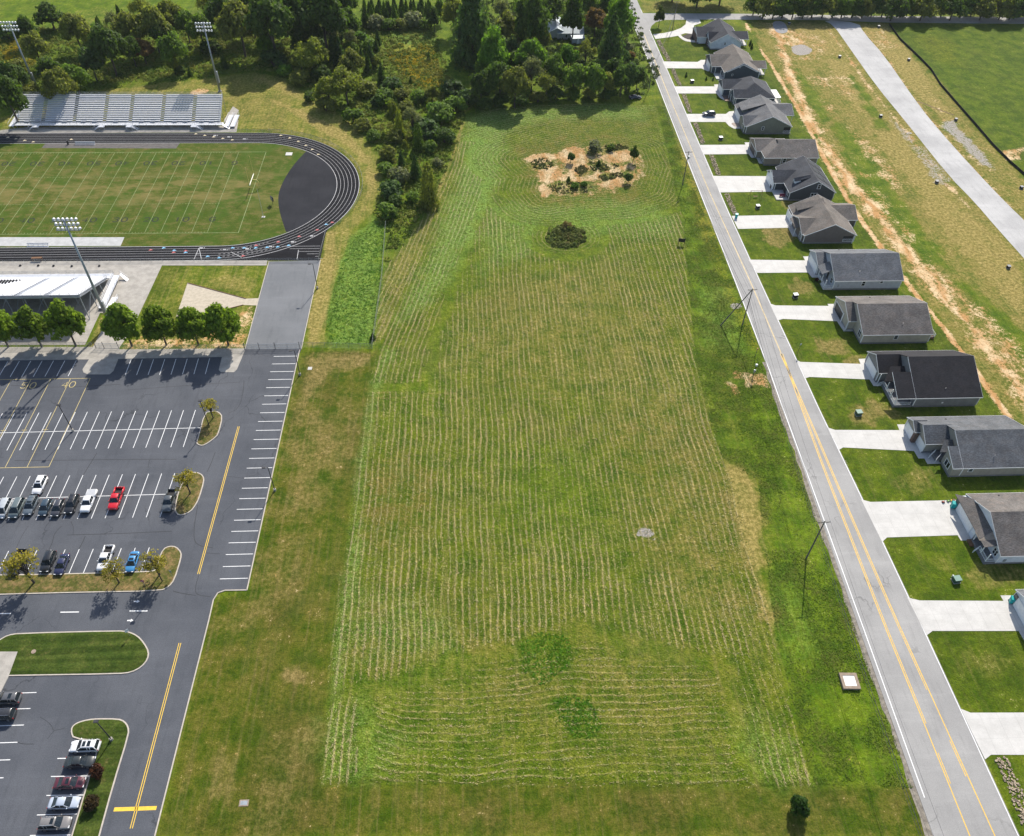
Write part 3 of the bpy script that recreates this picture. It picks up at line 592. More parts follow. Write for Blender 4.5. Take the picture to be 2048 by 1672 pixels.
sheet('stone_bed', smooth_poly([(1460, 246), (1476, 245), (1482, 254), (1470, 254)], 1), .06, mat('river_stone', (.36, .29, .25), .9, .3, 6, fine=.3), 'small stone bed by a front step', 'bed')
# markings of the road
mk = MB(); yl = MB()
Yc = lambda y: 76.1+(y > 0)*max(0, min(1, (230-y)/60))*1.6
def roadx(tab, y): return float(np.interp(y, [p[1] for p in tab], [p[0] for p in tab]))
ys = list(np.arange(24, 395, 6.0))
stripe(mk, [(roadx(ROADL, y)+.85*min(1, max(.25, (150-y)/75)), y) for y in ys if y >= 37], .16, .034)
stripe(mk, [(roadx(ROADR, y)-.22, y) for y in ys], .14, .034)
def yx(y, side):
    c = float(np.interp(y, [20, 36, 75, 110, 145, 180, 230, 300, 372], [78.4, 78.45, 77.9, 78.0, 78.5, 78.2, 77.0, 76.6, 76.7])); h = float(np.interp(y, [36, 75, 117, 150], [2.0, 1.4, .8, .0])); return c+side*h
for sd in (-1, 1):
    stripe(yl, [(yx(y, sd), y) for y in ys if y < 152], .17, .034)
stripe(yl, [(yx(y, -1)+.33, y) for y in ys if 53 < y < 152], .13, .034); stripe(yl, [(yx(y, -1)+.33, y) for y in np.arange(44, 49.5, 1)], .13, .034)
stripe(yl, [(yx(y, 1)-.33, y) for y in ys if 56 < y < 152], .13, .034); stripe(yl, [(yx(y, 1)-.33, y) for y in np.arange(45, 52, 1)], .13, .034)
yl2 = MB(); stripe(yl2, [(yx(y, 0), y) for y in ys if 148 < y < 366], .34, .034)
struct('road_edge_lines', mk, WPAINT, 'white edge lines along the main road', 'road marking')
struct('road_centre_lines', yl, YPAINT, 'yellow double lines of the main road near the camera', 'road marking')
struct('faded_centre_line', yl2, mat('faded_yellow', (.50, .40, .24), .8, .15, .6), 'faded yellow centre line of the far road', 'road marking')
# verge of broken stone along the road
mbv = MB(); st = [(roadx(ROADL, y), y) for y in np.arange(24, 150, 3)]
mbv.sheet([(x-.95-.25*math.sin(y*.9)-.2*math.sin(y*2.3), y) for x, y in st]+[(x+.1, y) for x, y in st][::-1], .012)
struct('gravel_shoulder', mbv, mat('shoulder_gravel', (.25, .22, .18), .9, .35, 1.2, fine=.4), 'thin gravel shoulder at the left road edge', 'shoulder')
# stone lined drainage ditch along the front lawns
RIP = mat('rip_rap', (.40, .32, .23), .9, .45, 2.2, fine=.45, bmp=.6)
for k, (px, wd) in enumerate((([(1316, 80), (1322, 92), (1332, 110), (1338, 122)], 1.7), ([(1345, 138), (1352, 155), (1360, 172)], 1.5), ([(1367, 188), (1374, 206), (1381, 226)], 1.5), ([(1390, 246), (1398, 264), (1406, 288)], 1.6), ([(1422, 310), (1430, 330), (1437, 350)], 1.6), ([(1453, 388), (1462, 410), (1472, 430)], 1.6), ([(2000, 1515), (2022, 1560), (2040, 1605), (2056, 1650)], 2.2))):
    ln = smooth_line(G2(px)); mb = MB(); rr = random.Random(k)
    for i in range(len(ln)-1):
        a = np.array(ln[i]); b_ = np.array(ln[i+1]); L = np.linalg.norm(b_-a); d = (b_-a)/L; nn = np.array([-d[1], d[0]])
        for q in range(int(L*wd*10)):
            c = a+d*L*rr.random()+nn*wd*(rr.random()-.5); s = rr.uniform(.12, .3)
            mb.box((c[0], c[1], s*.25), (s*1.3, s, s*.8), rr.random()*3, rx=rr.uniform(-.4, .4), ry=rr.uniform(-.4, .4))
    o = mb.build('riprap', RIP); tag(o, 'tan broken stone lining the ditch along the front lawns', 'stones', kind='stuff')

# ------------------------------------------------------------------ parking lot: kerbed islands, walks, painted lines
KERB = mat('kerb_concrete', (0.46, 0.41, 0.35), .85, .12, 1.5, fine=.1)
def island(name, px, lab, world=None, soil=False, sm=1, grass=None):
    poly = world or G2(px); poly = smooth_poly(poly, sm) if sm else poly
    c = np.mean(np.array(poly), 0); out = MB(); out.prism(poly, -.1, .13, bottom=False)
    struct(name+'_kerb', out, KERB, 'pale concrete kerb round '+lab, 'kerb')
    P = [np.array(p) for p in poly]; ins = []
    a = sum(P[k][0]*P[(k+1) % len(P)][1]-P[(k+1) % len(P)][0]*P[k][1] for k in range(len(P)))
    for k in range(len(P)):
        d1 = P[k]-P[k-1]; d2 = P[(k+1) % len(P)]-P[k]; d = d1/(np.linalg.norm(d1)+1e-9)+d2/(np.linalg.norm(d2)+1e-9); d /= np.linalg.norm(d)+1e-9
        nn = np.array([-d[1], d[0]])*(1 if a > 0 else -1); ins.append(tuple(P[k]+nn*.22))
    mb = MB(); mb.sheet(ins, .145); return struct(name, mb, grass or ISLG, lab, 'island')
def grass_mat(name, c1, c2, dryc, k, sx=1.0, sy=1.0, stripe_=0.0):
    m, n, b = new_mat(name); P = pos(n)
    a = noise(n, P, .3, 4, .62); s_ = noise(n, pos(n, sx, sy, 1), 1.1, 3, .65); t = noise(n, P, 3.6, 2, .7)
    c = mixc(n, ramp(n, a, .3, .7), c1, c2)
    if stripe_: c = mixc(n, mth(n, 'MULTIPLY', ramp(n, noise(n, pos(n, .03, .9, 1), 1.0, 2), .4, .6), stripe_), c, mixc(n, 1.0, c, (.55, .6, .5), 'MULTIPLY'))
    c = mixc(n, ramp(n, mth(n, 'ADD', mth(n, 'MULTIPLY', a, .6), mth(n, 'MULTIPLY', s_, .7)), 1.0-k, 1.35-k), c, dryc)
    c = mixc(n, 1.0, c, mixc(n, ramp(n, t, .3, .75), (.68,)*3, (1.25,)*3), 'MULTIPLY')
    lnk(n, c, b.inputs['Base Color']); b.inputs['Roughness'].default_value = .95; b.inputs['Specular IOR Level'].default_value = .1
    bump(n, b, mth(n, 'ADD', t, s_), .5, .12); return m
ISLG = grass_mat('island_grass', (.062, .075, .014), (.11, .105, .03), (.25, .165, .075), .46)
ISLG2 = grass_mat('median_grass', (.038, .066, .009), (.075, .10, .018), (.17, .14, .05), .30, stripe_=.8)
island('parking_island', [(409, 826), (395, 879), (392, 887), (400, 892), (410, 891), (434, 874), (439, 863), (446, 834), (439, 824), (425, 822)], 'teardrop grass island with one lamp and a thin tree')
island('parking_island', [(356, 985), (349, 1018), (353, 1029), (363, 1032), (382, 1024), (392, 1011), (400, 995), (409, 963), (408, 953), (400, 946), (387, 944), (374, 947), (366, 963)], 'dry grass island beside the dark grey pickup')
island('parking_island', [(-200, 1150), (0, 1150), (150, 1147), (300, 1143), (312, 1140), (316, 1121), (326, 1098), (339, 1092), (353, 1093), (364, 1105), (363, 1118), (350, 1160), (339, 1174), (321, 1183), (150, 1186), (0, 1190), (-200, 1196)], 'long dry grass island in front of the blue car')
island('parking_island', [(-60, 1318), (0, 1279), (16, 1270), (39, 1266), (237, 1261), (258, 1263), (276, 1271), (289, 1285), (299, 1303), (297, 1319), (284, 1335), (263, 1346), (237, 1349), (18, 1352.5), (-80, 1355)], 'striped green grass island with rounded end', grass=ISLG2)
island('parking_island', [(147, 1478), (142, 1466), (143, 1455), (151, 1447), (166, 1441), (189, 1437), (237, 1437), (250, 1442), (258, 1453), (259, 1469), (228, 1570), (200, 1672), (185, 1730), (125, 1730), (143, 1672), (181, 1545), (199, 1484)], 'narrow grass island with two red bushes', grass=ISLG2)
sheet('entry_walk', [(-80, 1304), (36, 1304), (18, 1353), (2, 1385), (-90, 1385)], .165, CONC, 'pale concrete walk corner at the left edge', 'path')
# kerb of the lot's right edge
mb = MB(); kp = [(KX, 154.2), (KX-.4, 84.4)] + G2([(450, 1181), (436, 1186), (427, 1200), (418, 1240), (365, 1452), (310, 1672)]) + [(-50.9, 24)]
for k in range(len(kp)-1):
    a = np.array(kp[k]); b_ = np.array(kp[k+1]); d = b_-a; L = np.linalg.norm(d); mb.box((*(a+b_)/2, .03), (L+.02, .2, .2), math.atan2(d[1], d[0]))
for P0, P1 in (((538, 523), (490, 699)), ((641, 520.5), (603, 698))):
    a, b_ = G2([P0, P1]); a = np.array(a); b_ = np.array(b_); d = b_-a; mb.box((*(a+b_)/2, .03), (np.linalg.norm(d), .16, .18), math.atan2(d[1], d[0]))
struct('lot_kerb', mb, KERB, 'thin pale kerb along the right edge of the lot', 'kerb')
# concrete apron behind the near stand, walk along the lot, and its two rounded ends
APRON = [(-260, 524), (535, 521), (533, 531), (324, 531), (280, 625), (262, 662), (239, 695), (236, 720), (227, 742), (219, 749), (176, 749), (167, 745), (165, 739), (178, 719), (-260, 724), (-260, 695), (186, 694), (222, 626), (200, 626), (170, 690), (-260, 690)]
sheet('concrete_apron', APRON, .05, CONC, 'pale concrete apron and walk behind the near bleachers', 'pavement')
sheet('lot_walk', [(239, 699), (490, 697), (489, 703), (474, 739), (468, 744.5), (442, 744.5), (437.5, 740), (444, 714), (236, 718)], .055, CONC, 'shaded concrete walk along the head of the lot', 'path')
sheet('throwing_sector', [(375, 566), (492, 597.5), (517, 596.5), (513, 611), (487, 610), (407, 630), (352, 633), (362, 605)], .03, mat('pale_sand', (.47, .41, .32), .9, .12, 1.2, fine=.2), 'pale sand throwing sector shaped like a wedge', 'sector')
ml = MB()
for (pa, pb) in (((375, 566), (492, 597.5)), ((487, 610), (407, 630))):
    a, b_ = G2([pa, pb]); d = np.array(b_)-np.array(a); ml.box(((a[0]+b_[0])/2, (a[1]+b_[1])/2, .08), (np.linalg.norm(d), .15, .16), math.atan2(d[1], d[0]))
struct('sector_border', ml, WOODB, 'thin dark timber border of the sand wedge', 'border')
# painted parking lines
ln = MB(); Z = .0245
def gl(a, b, wd=.13): p, q = G2([a, b]); stripe(ln, [p, q], wd, Z)
sy = [G(500, y)[1] for y in (713.6, 1156.3)]
for k in range(24):
    y = sy[0]+(sy[1]-sy[0])*k/23; stripe(ln, [(-50.3, y), (KX-.35-.4*k/23, y)], .13, Z)
def rowx(pa, pb, n0, n1, step, y0, y1):
    """stall lines up the lot from the line through photo point pa, counted leftwards"""
    x = G(*pa)[0]; xb = G(*pb)[0]
    for k in range(n0, n1): stripe(ln, [(x-step*k, y0), (xb-step*k, y1)], .13, Z)
yA0, yA1 = G(420, 717)[1], G(410, 748)[1]
rowx((420, 715), (411, 747), 0, 8, 2.743, yA0, yA1)
rowx((153, 720), (137, 751), 0, 14, 2.743, yA0, yA1)
yB0, yB1 = G(391, 820)[1], G(366, 894)[1]
rowx((391, 820), (366.5, 894), 0, 24, 2.743, yB0, yB1)
yBm = G(380, 856)[1]; stripe(ln, [(G(400, 856)[0], yBm), (-125, yBm-.6)], .13, Z)
yC0, yC1 = G(349.5, 946.6)[1], G(320, 1034)[1]
rowx((349.5, 946.6), (320, 1034), 0, 22, 2.78, yC0, yC1)
yCm = G(332, 988.5)[1]; stripe(ln, [(G(332, 988.5)[0], yCm), (-125, yCm-.5)], .13, Z)
yD0, yD1 = G(298.7, 1095)[1], G(281.6, 1143)[1]
rowx((298.7, 1095), (281.6, 1143), 0, 20, 2.743, yD0, yD1)
for (a, b_) in (((-40, 1228), (22, 1227)), ((121, 1224.5), (158, 1224)), ((259, 1222), (295, 1222))): gl(a, b_, .2)
for (x, y) in ((73, 1385), (61, 1417), (48, 1450), (35, 1484.5), (20.5, 1519.5), (7, 1555.6)):
    p = G(x, y); stripe(ln, [(p[0]-5.6, p[1]), (p[0], p[1])], .13, Z)
for (a, b_) in (((115, 1517), (187, 1516)), ((102, 1553), (178, 1552)), ((93, 1591), (167, 1590)), ((74, 1630), (154, 1628)), ((60, 1671), (141, 1670))): gl(a, b_)
for (x, y) in ((273, 1203), (260, 1241)):
    p = G(x, y); stripe(ln, [(p[0]-.5, p[1]), (p[0]+.15, p[1])], .25, Z); ln.face([(p[0]+.1, p[1]-.35, Z), (p[0]+.62, p[1], Z), (p[0]+.1, p[1]+.35, Z)])
struct('parking_lines', ln, WPAINT, 'white stall lines, dashes and arrows in the lot', 'lot marking')
ln = MB()
for (a, b_) in (((360, 1286), (262.5, 1657)), ((477.5, 853), (397, 1148))):
    p, q = G2([a, b_])
    for s in (-.17, .17): stripe(ln, [(p[0]+s, p[1]), (q[0]+s, q[1])], .12, Z)
p, q = G2([(228, 1619), (313, 1616)]); stripe(ln, [p, q], .6, Z)
struct('drive_centre_lines', ln, mat('bright_yellow_paint', (.72, .47, .05), .65, .1, 2), 'yellow double centre lines and stop bar of the drive', 'lot marking')
ln = MB(); W8 = .11
yT, yBo = G(90, 758)[1], G(90, 934)[1]; xs = [G(180-39.1*k, 758)[0] for k in range(8)]
stripe(ln, [(xs[0], yT), (-135, yT)], W8, Z+.003); stripe(ln, [(xs[0], yBo), (-135, yBo)], W8, Z+.003)
for x in xs: stripe(ln, [(x, yT), (x, yBo)], W8, Z+.003)
yH = G(90, 859.5)[1]
for x in xs[1:]: stripe(ln, [(x-.6, yH), (x+.6, yH)], W8, Z+.003)
DIG = {'0': [[(.25, 0), (.75, 0), (1, .3), (1, .7), (.75, 1), (.25, 1), (0, .7), (0, .3), (.25, 0)]], '1': [[(.2, .8), (.5, 1), (.5, 0)]], '2': [[(0, .75), (.2, 1), (.8, 1), (1, .75), (.9, .5), (0, 0), (1, 0)]],
       '3': [[(0, .85), (.3, 1), (.8, 1), (1, .75), (.7, .52), (.4, .52)], [(.7, .52), (1, .28), (.8, 0), (.3, 0), (0, .15)]], '4': [[(.75, 0), (.75, 1), (0, .35), (1, .35)]], '5': [[(.95, 1), (.15, 1), (.08, .55), (.6, .6), (.97, .35), (.75, .03), (.3, 0), (0, .15)]], 'G': [[(1, .8), (.75, 1), (.25, 1), (0, .7), (0, .3), (.25, 0), (.75, 0), (1, .25), (1, .48), (.6, .48)]]}
def digit(mb, ch, cx, cy, wd, ht, z, th, flip=False):
    for pl in DIG[ch]:
        stripe(mb, [(cx+(u-.5)*wd*(-1 if flip else 1), cy+(v-.5)*ht*(-1 if flip else 1)) for u, v in pl], th, z)
for ch, px, py in (('5', 48, 771), ('0', 66, 771), ('4', 130, 769.5), ('0', 145, 769)): p = G(px, py); digit(ln, ch, p[0], p[1], 1.25, 1.9, Z+.003, .17)
struct('practice_field_lines', ln, mat('pale_yellow_paint', (.55, .44, .18), .75, .12, 2), 'pale yellow practice field lines and numbers 50 and 40 on the asphalt', 'lot marking')

# sealed cracks and seams of the lot
ck = MB(); rc = random.Random(4)
for pts in ([(30, 922), (150, 921), (260, 919), (352, 918)], [(135, 1070), (240, 1068), (345, 1063)], [(193, 905), (186, 918), (170, 945), (160, 962)], [(143, 1042), (147, 1055), (147, 1070)], [(122, 1051), (108, 1068), (104, 1085), (97, 1098)], [(57, 1052), (44, 1072), (33, 1096)], [(172, 1072), (166, 1085), (158, 1098)], [(300, 920), (297, 935)], [(425, 1095), (390, 1090), (386, 1060), (397, 1010)], [(430, 905), (422, 930), (414, 945)], [(487, 760), (485, 790), (478, 818), (456, 826)], [(79, 1434), (95, 1444), (106, 1454), (107, 1462), (120, 1459), (131, 1457)], [(107, 1462), (102, 1470), (94, 1478)], [(35, 1484), (45, 1488), (70, 1489)], [(392, 1190), (360, 1186), (345, 1182)], [(398, 1150), (392, 1170), (390, 1190), (420, 1193)], [(455, 953), (470, 955), (500, 957)], [(412, 1105), (440, 1107)], [(250, 780), (380, 770), (480, 765)], [(20, 770), (120, 776), (240, 768)]):
    q = smooth_line([(x+rc.uniform(-1.5, 1.5), y+rc.uniform(-1, 1)) for x, y in pts], 2); stripe(ck, G2(q), rc.uniform(.07, .13), .0232)
struct('asphalt_cracks', ck, mat('crack_sealant', (.022, .022, .025), .7, .2), 'dark sealed cracks and seams in the lot', 'lot marking')

# ------------------------------------------------------------------ running track and football field
TCX, TCY, RI, RO = -74.4, 231.6, 31.0, 38.4
def arc(r, a0=-90, a1=90, n=48): return [(TCX+r*math.cos(R(a0+(a1-a0)*k/n)), TCY+r*math.sin(R(a0+(a1-a0)*k/n))) for k in range(n+1)]
trk = MB(); XL = -300
outer = [(XL, TCY-RO)]+arc(RO)+[(XL, TCY+RO)]; innr = [(XL, TCY-RI)]+arc(RI)+[(XL, TCY+RI)]
for k in range(len(outer)-1): trk.face([(*outer[k], .03), (*outer[k+1], .03), (*innr[k+1], .03), (*innr[k], .03)])
ext = G2([(470, 521), (640, 521), (652, 466), (660, 452)])
trk.sheet([(-72, TCY-RO), ext[1], ext[2], ext[3]]+[p for p in arc(RO, -90, -37, 20)][::-1], .027)
struct('running_track', trk, TRACKM, 'black running track with white lanes round the football field', 'track')
PITCHG = grass_mat('pitch_grass', (.05, .082, .007), (.09, .11, .018), (.17, .13, .05), .40, sx=.35, sy=1.0)
def pitch_material():
    m = PITCHG; n = m.node_tree; b = n.nodes['Principled BSDF']
    old = b.inputs['Base Color'].links[0].from_socket
    P = pos(n, .7, .45, 1); v = ramp(n, noise(n, P, .16, 4, .6), .48, .6)
    e = mth(n, 'MULTIPLY', v, ramp(n, noise(n, pos(n), .9, 2), .3, .5))
    c = mixc(n, mth(n, 'MULTIPLY', e, .6), old, (.04, .09, .007))
    g = n.nodes.new('ShaderNodeSeparateXYZ'); lnk(n, pos(n), g.inputs[0])
    mid = mth(n, 'SUBTRACT', 1.0, ramp(n, mth(n, 'ABSOLUTE', mth(n, 'SUBTRACT', g.outputs[1], 232.5)), 3, 15))
    mx = mth(n, 'MULTIPLY', mid, ramp(n, noise(n, pos(n, .5, 1, 1), .2, 4, .65), .42, .62))
    c = mixc(n, mth(n, 'MULTIPLY', mx, .58), c, (.205, .16, .06))
    lnk(n, c, b.inputs['Base Color'])
pitch_material()
mb = MB(); mb.sheet([(XL, TCY-RI)]+arc(RI)+[(XL, TCY+RI)], .012)
struct('football_field', mb, PITCHG, 'worn green football field inside the track', 'field')
dz = smooth_line(G2([(613, 302), (590, 326), (570, 355), (558, 382), (556, 402), (560, 428), (572, 464)]), 2)
th = [p for p in arc(RI+.05, -50.5, 53.5, 40)]
mb = MB(); mb.sheet(th+dz, .018)
struct('d_zone', mb, DZONE, 'dark asphalt half circle inside the track bend', 'pavement')
sheet('bench_area', [(83, 296), (92, 286), (360, 286), (352, 297)], .02, mat('worn_paving', (.115, .105, .10), .9, .2, .8, fine=.2), 'worn dark paving strip for the far team benches', 'pavement', thick=False)
sheet('runway', [(-120, 474.5), (249, 474.5), (241, 492), (-120, 492.5)], .02, mat('runway_concrete', (.42, .42, .42), .85, .12, .6, fine=.12), 'pale grey jump runway inside the near straight', 'pavement', thick=False)
sheet('far_walk', [(-260, 268), (0, 261), (22, 258), (60, 254), (455, 252), (448, 240), (466, 213), (478, 221), (470, 236), (477, 241), (473, 264.5), (240, 265.5), (-260, 269)], .04, CONC, 'pale concrete walk before the far bleachers', 'pavement', thick=False)
# lane lines
ln = MB(); Zt = .034
for k in range(7):
    r = RI+.15+k*(RO-RI-.3)/6
    stripe(ln, [(XL, TCY-r)]+arc(r, n=64)+[(XL, TCY+r)], .075 if 0 < k < 6 else .15, Zt)
ey = [G(600, y)[1] for y in (492.5, 497.5, 503, 508, 513, 517.5)]
for y in ey: stripe(ln, [(G(560, 505)[0]+(y-ey[0])*-2.0, y), (G(638, 505)[0], y)], .09, Zt)
for a, b_ in (((597, 500), (594, 519)), ((398, 496), (388, 519)), ((398, 496), (403, 519)), ((462, 504), (483, 515)), ((393, 508), (399, 508))): p, q = G2([a, b_]); stripe(ln, [p, q], .14, Zt+.003)
for px, py in ((452, 499), (497, 498), (544, 493), (588, 484), (626, 472), (432, 271), (460, 274), (491, 278), (405, 496)):
    p = G(px, py); stripe(ln, [(p[0]-.9, p[1]), (p[0]+.1, p[1])], .45, Zt+.003); stripe(ln, [(p[0]+.5, p[1]-.4), (p[0]+.5, p[1]+.4)], .12, Zt+.003)
for k in range(12):
    for r in (RI+1.9, RI+4.2, RI+5.4):
        a = -88+k*2.1; stripe(ln, [(TCX+r*math.cos(R(a)), TCY+r*math.sin(R(a))), (TCX+r*math.cos(R(a+1)), TCY+r*math.sin(R(a+1)))], .12, Zt+.003)
struct('track_lines', ln, mat('track_paint', (.48, .48, .49), .75, .15, 1.5), 'white lane lines and marks of the running track', 'track marking')
def tris(name, pts, m, lab, s=.75):
    mb = MB()
    for px, py in pts:
        p = G(px, py); mb.face([(p[0]-s, p[1]-s*.5, Zt+.004), (p[0]+s*.6, p[1], Zt+.004), (p[0]-s*.6, p[1]+s*.7, Zt+.004)])
    struct(name, mb, m, lab, 'track marking')
tris('track_marks_cream', [(393, 268), (411, 271), (429, 274), (447, 277), (466, 280), (563, 271), (581, 276), (598, 283), (613, 291), (626, 299), (638, 309), (17, 275), (33, 278), (51, 281), (68, 284), (144, 279)], mat('cream_paint', (.62, .52, .34), .8, .1), 'cream relay zone triangles on the far side of the track')
tris('track_marks_blue', [(329, 496), (350, 501), (373, 505), (417, 513), (440, 516), (467, 496), (490, 496), (513, 496), (536, 495), (557, 494), (579, 491), (654, 449)], mat('sky_blue_paint', (.18, .42, .62), .8, .1), 'sky blue hurdle triangles on the near side of the track')
tris('track_marks_red', [(303, 500), (349, 505), (373, 502), (488, 512), (514, 491), (558, 484), (600, 473), (636, 460), (666, 445)], mat('dull_red_paint', (.45, .12, .12), .8, .1), 'dull red hurdle triangles on the near side of the track')
# gridiron
ln = MB(); gy0, gy1 = 207.4, 256.3; gx = -69.6; Zg = .016
FW = mat('chalk_line', (.21, .25, .11), .9, .3, .7)
stripe(ln, [(gx, gy0), (gx, gy1)], .16, Zg); stripe(ln, [(XL, gy0), (gx, gy0)], .16, Zg); stripe(ln, [(XL, gy1), (gx, gy1)], .16, Zg)
for k in range(2, 46): stripe(ln, [(gx-4.572*k, gy0), (gx-4.572*k, gy1)], .13, Zg)
for yy in (gy0+16.26, gy1-16.26):
    for k in range(0, 200): x = gx-9.144-.9144*k; stripe(ln, [(x-.3, yy), (x+.3, yy)], .10, Zg)
for k in range(0, 210):
    x = gx-9.144-.9144*k; stripe(ln, [(x, gy0+.1), (x, gy0+.7)], .09, Zg); stripe(ln, [(x, gy1-.7), (x, gy1-.1)], .09, Zg)
struct('yard_lines', ln, FW, 'thin chalk yard lines of the football field', 'field marking')
ln = MB()
for k, s in enumerate(('G', '10', '20', '30', '40', '50', '40', '30', '20', '10')):
    x = gx-9.144*(k+1)
    for flip, y in ((False, gy0+7.4), (True, gy1-7.4)):
        for j, ch in enumerate(s):
            off = 0 if len(s) == 1 else (-1.25 if (j == 0) != flip else 1.25)
            digit(ln, ch, x+off, y, 1.6, 2.2, Zg+.003, .42, flip)
struct('field_numbers', ln, mat('dark_number_paint', (.016, .024, .010), .9, .3, 2), 'dark yard numbers on the football field', 'field marking')

# ------------------------------------------------------------------ bleachers
def seat_rows(root, x0, x1, yf, yb, z0, z1, n, aisles, dirn, aw=1.3):
    """one bench plank row per step; aisles cut every plank but belong to its one mesh"""
    cuts = sorted(aisles)
    for k in range(n):
        t = k/(n-1); y = yf+(yb-yf)*t; z = z0+(z1-z0)*t; mb = MB(); a = x0
        for c in cuts+[None]:
            b_ = x1 if c is None else c-aw/2
            mb.bb(a, b_, y-.16, y+.16, z+.40, z+.445)
            if c is not None: a = c+aw/2
        mb.build('seat_row', ALUW, root)
    fl = MB()
    for k in range(n):
        t = k/(n-1); y = yf+(yb-yf)*t; z = z0+(z1-z0)*t
        fl.bb(x0, x1, y-.36*1.0, y+.10, z-.03, z+.015)
        fl.bb(x0, x1, y+.10, y+.14, z-.02, z+.20)
    fl.build('foot_planks', ALUD, root)
    for c in cuts:
        st = MB()
        for k in range(n):
            t = k/(n-1); y = yf+(yb-yf)*t; z = z0+(z1-z0)*t
            st.bb(c-aw/2+.12, c+aw/2-.12, y-.30*dirn-.16, y-.30*dirn+.16, z+.14, z+.19)
        st.build('aisle_steps', ALUS, root)
ALUW = mat('bright_plank', (.80, .80, .82), .5, .05, 1.2)
ALUD = mat('aluminium_plank', (.46, .47, .50), .5, .08, 1.5, metal=.1)
ALUS = mat('aisle_aluminium', (.36, .38, .42), .5, .1, 1.5, metal=.3)
def chain_mat():
    m, n, b = new_mat('chain_link'); m.use_nodes = True
    out = n.nodes['Material Output']; tr = n.nodes.new('ShaderNodeBsdfTransparent'); mx = n.nodes.new('ShaderNodeMixShader')
    b.inputs['Base Color'].default_value = (.33, .35, .36, 1); b.inputs['Roughness'].default_value = .5; b.inputs['Metallic'].default_value = .4
    g = n.nodes.new('ShaderNodeNewGeometry'); s = n.nodes.new('ShaderNodeSeparateXYZ'); lnk(n, g.outputs['Position'], s.inputs[0])
    h = mth(n, 'ADD', s.outputs[0], s.outputs[1])
    d1 = mth(n, 'LESS_THAN', mth(n, 'FRACT', mth(n, 'MULTIPLY', mth(n, 'ADD', h, s.outputs[2]), 12.0)), .12)
    d2 = mth(n, 'LESS_THAN', mth(n, 'FRACT', mth(n, 'MULTIPLY', mth(n, 'SUBTRACT', h, s.outputs[2]), 12.0)), .12)
    lnk(n, mth(n, 'MAXIMUM', d1, d2), mx.inputs[0]); lnk(n, tr.outputs[0], mx.inputs[1]); lnk(n, b.outputs[0], mx.inputs[2]); lnk(n, mx.outputs[0], out.inputs[0])
    return m
CHAIN = chain_mat()
def rail(root, pts, h, post_every=1.9, name='guard_rail', r=.03, m=None, mids=(.5,), mesh=True):
    mb = MB(); P = [Vector(p) for p in pts]
    for a, b_ in zip(P[:-1], P[1:]):
        L = (b_-a).length; n = max(1, round(L/post_every))
        for f in (1.0,)+tuple(mids): mb.tube([a+Vector((0, 0, h*f)), b_+Vector((0, 0, h*f))], r*.8, 5)
        for k in range(n+1): q = a.lerp(b_, k/n); mb.tube([q, q+Vector((0, 0, h))], r, 5)
    o = mb.build(name, m or GALV, root)
    if mesh:
        mc = MB()
        for a, b_ in zip(P[:-1], P[1:]): mc.face([a+Vector((0, 0, .05)), b_+Vector((0, 0, .05)), b_+Vector((0, 0, h)), a+Vector((0, 0, h))])
        mc.build('mesh_panel', CHAIN, o)
    return o
# far stand: faces the camera and the field
FX0, FX1, FYF, FYB = -158.2, -88.6, 274.9, 285.3
root = empty('bleachers', (-123.4, 279, 0), 0, 'long silver bleachers on the far side of the football field', 'bleachers')
def loc(mbf): return mbf
ox, oy = -123.4, 279.0
ais = [G(a, 215, 4)[0]-ox for a in (92, 154, 214, 265, 328, 390)]
seat_rows(root, FX0-ox, FX1-ox, FYF-oy+.9, FYB-oy, 1.35, 6.4, 15, ais, 1)
mb = MB(); mb.bb(FX0-ox-.6, FX1-ox+1.2, FYF-oy-1.6, FYF-oy+.35, 1.18, 1.32); mb.build('front_walkway', ALU, root)
mb = MB()
for k in range(26):
    x = FX0-ox+(FX1-FX0)*k/25; mb.tube([(x, FYF-oy-1.4, 0), (x, FYF-oy-1.4, 1.2)], .05, 5); mb.tube([(x, FYB-oy, 0), (x, FYB-oy, 6.5)], .07, 5); mb.tube([(x, FYF-oy+1, 1.2), (x, FYB-oy, 6.3)], .07, 4); mb.tube([(x, FYF-oy+5.4, 0), (x, FYF-oy+5.4, 3.7)], .06, 4)
    if k % 3 == 0: mb.tube([(x, FYF-oy+5.4, .1), (x, FYB-oy, 5.0)], .05, 4)
mb.build('frame', GALV, root)
rail(root, [(FX0-ox, FYB-oy+.25, 6.3), (FX1-ox, FYB-oy+.25, 6.3)], 1.35, 2.4)
rail(root, [(FX0-ox-.05, FYF-oy+.5, 1.3), (FX0-ox-.05, FYB-oy+.25, 6.4)], 1.25, 1.0, m=ALU); rail(root, [(FX1-ox+.05, FYF-oy+.5, 1.3), (FX1-ox+.05, FYB-oy+.25, 6.4)], 1.25, 1.0, m=ALU)
rail(root, [(FX0-ox-.6, FYF-oy-1.6, 1.3), (FX1-ox+1.2, FYF-oy-1.6, 1.3)], 1.05, 2.4)
for px in (55, 75, 108, 130, 168, 190, 232, 284, 306, 350, 371, 404, 424):
    x = G(px, 239, 2)[0]-ox; MB().bb(x-.85, x+.85, FYF-oy+.25, FYF-oy+1.1, 1.75, 1.80).build('wheelchair_bay_panel', ALUS, root)
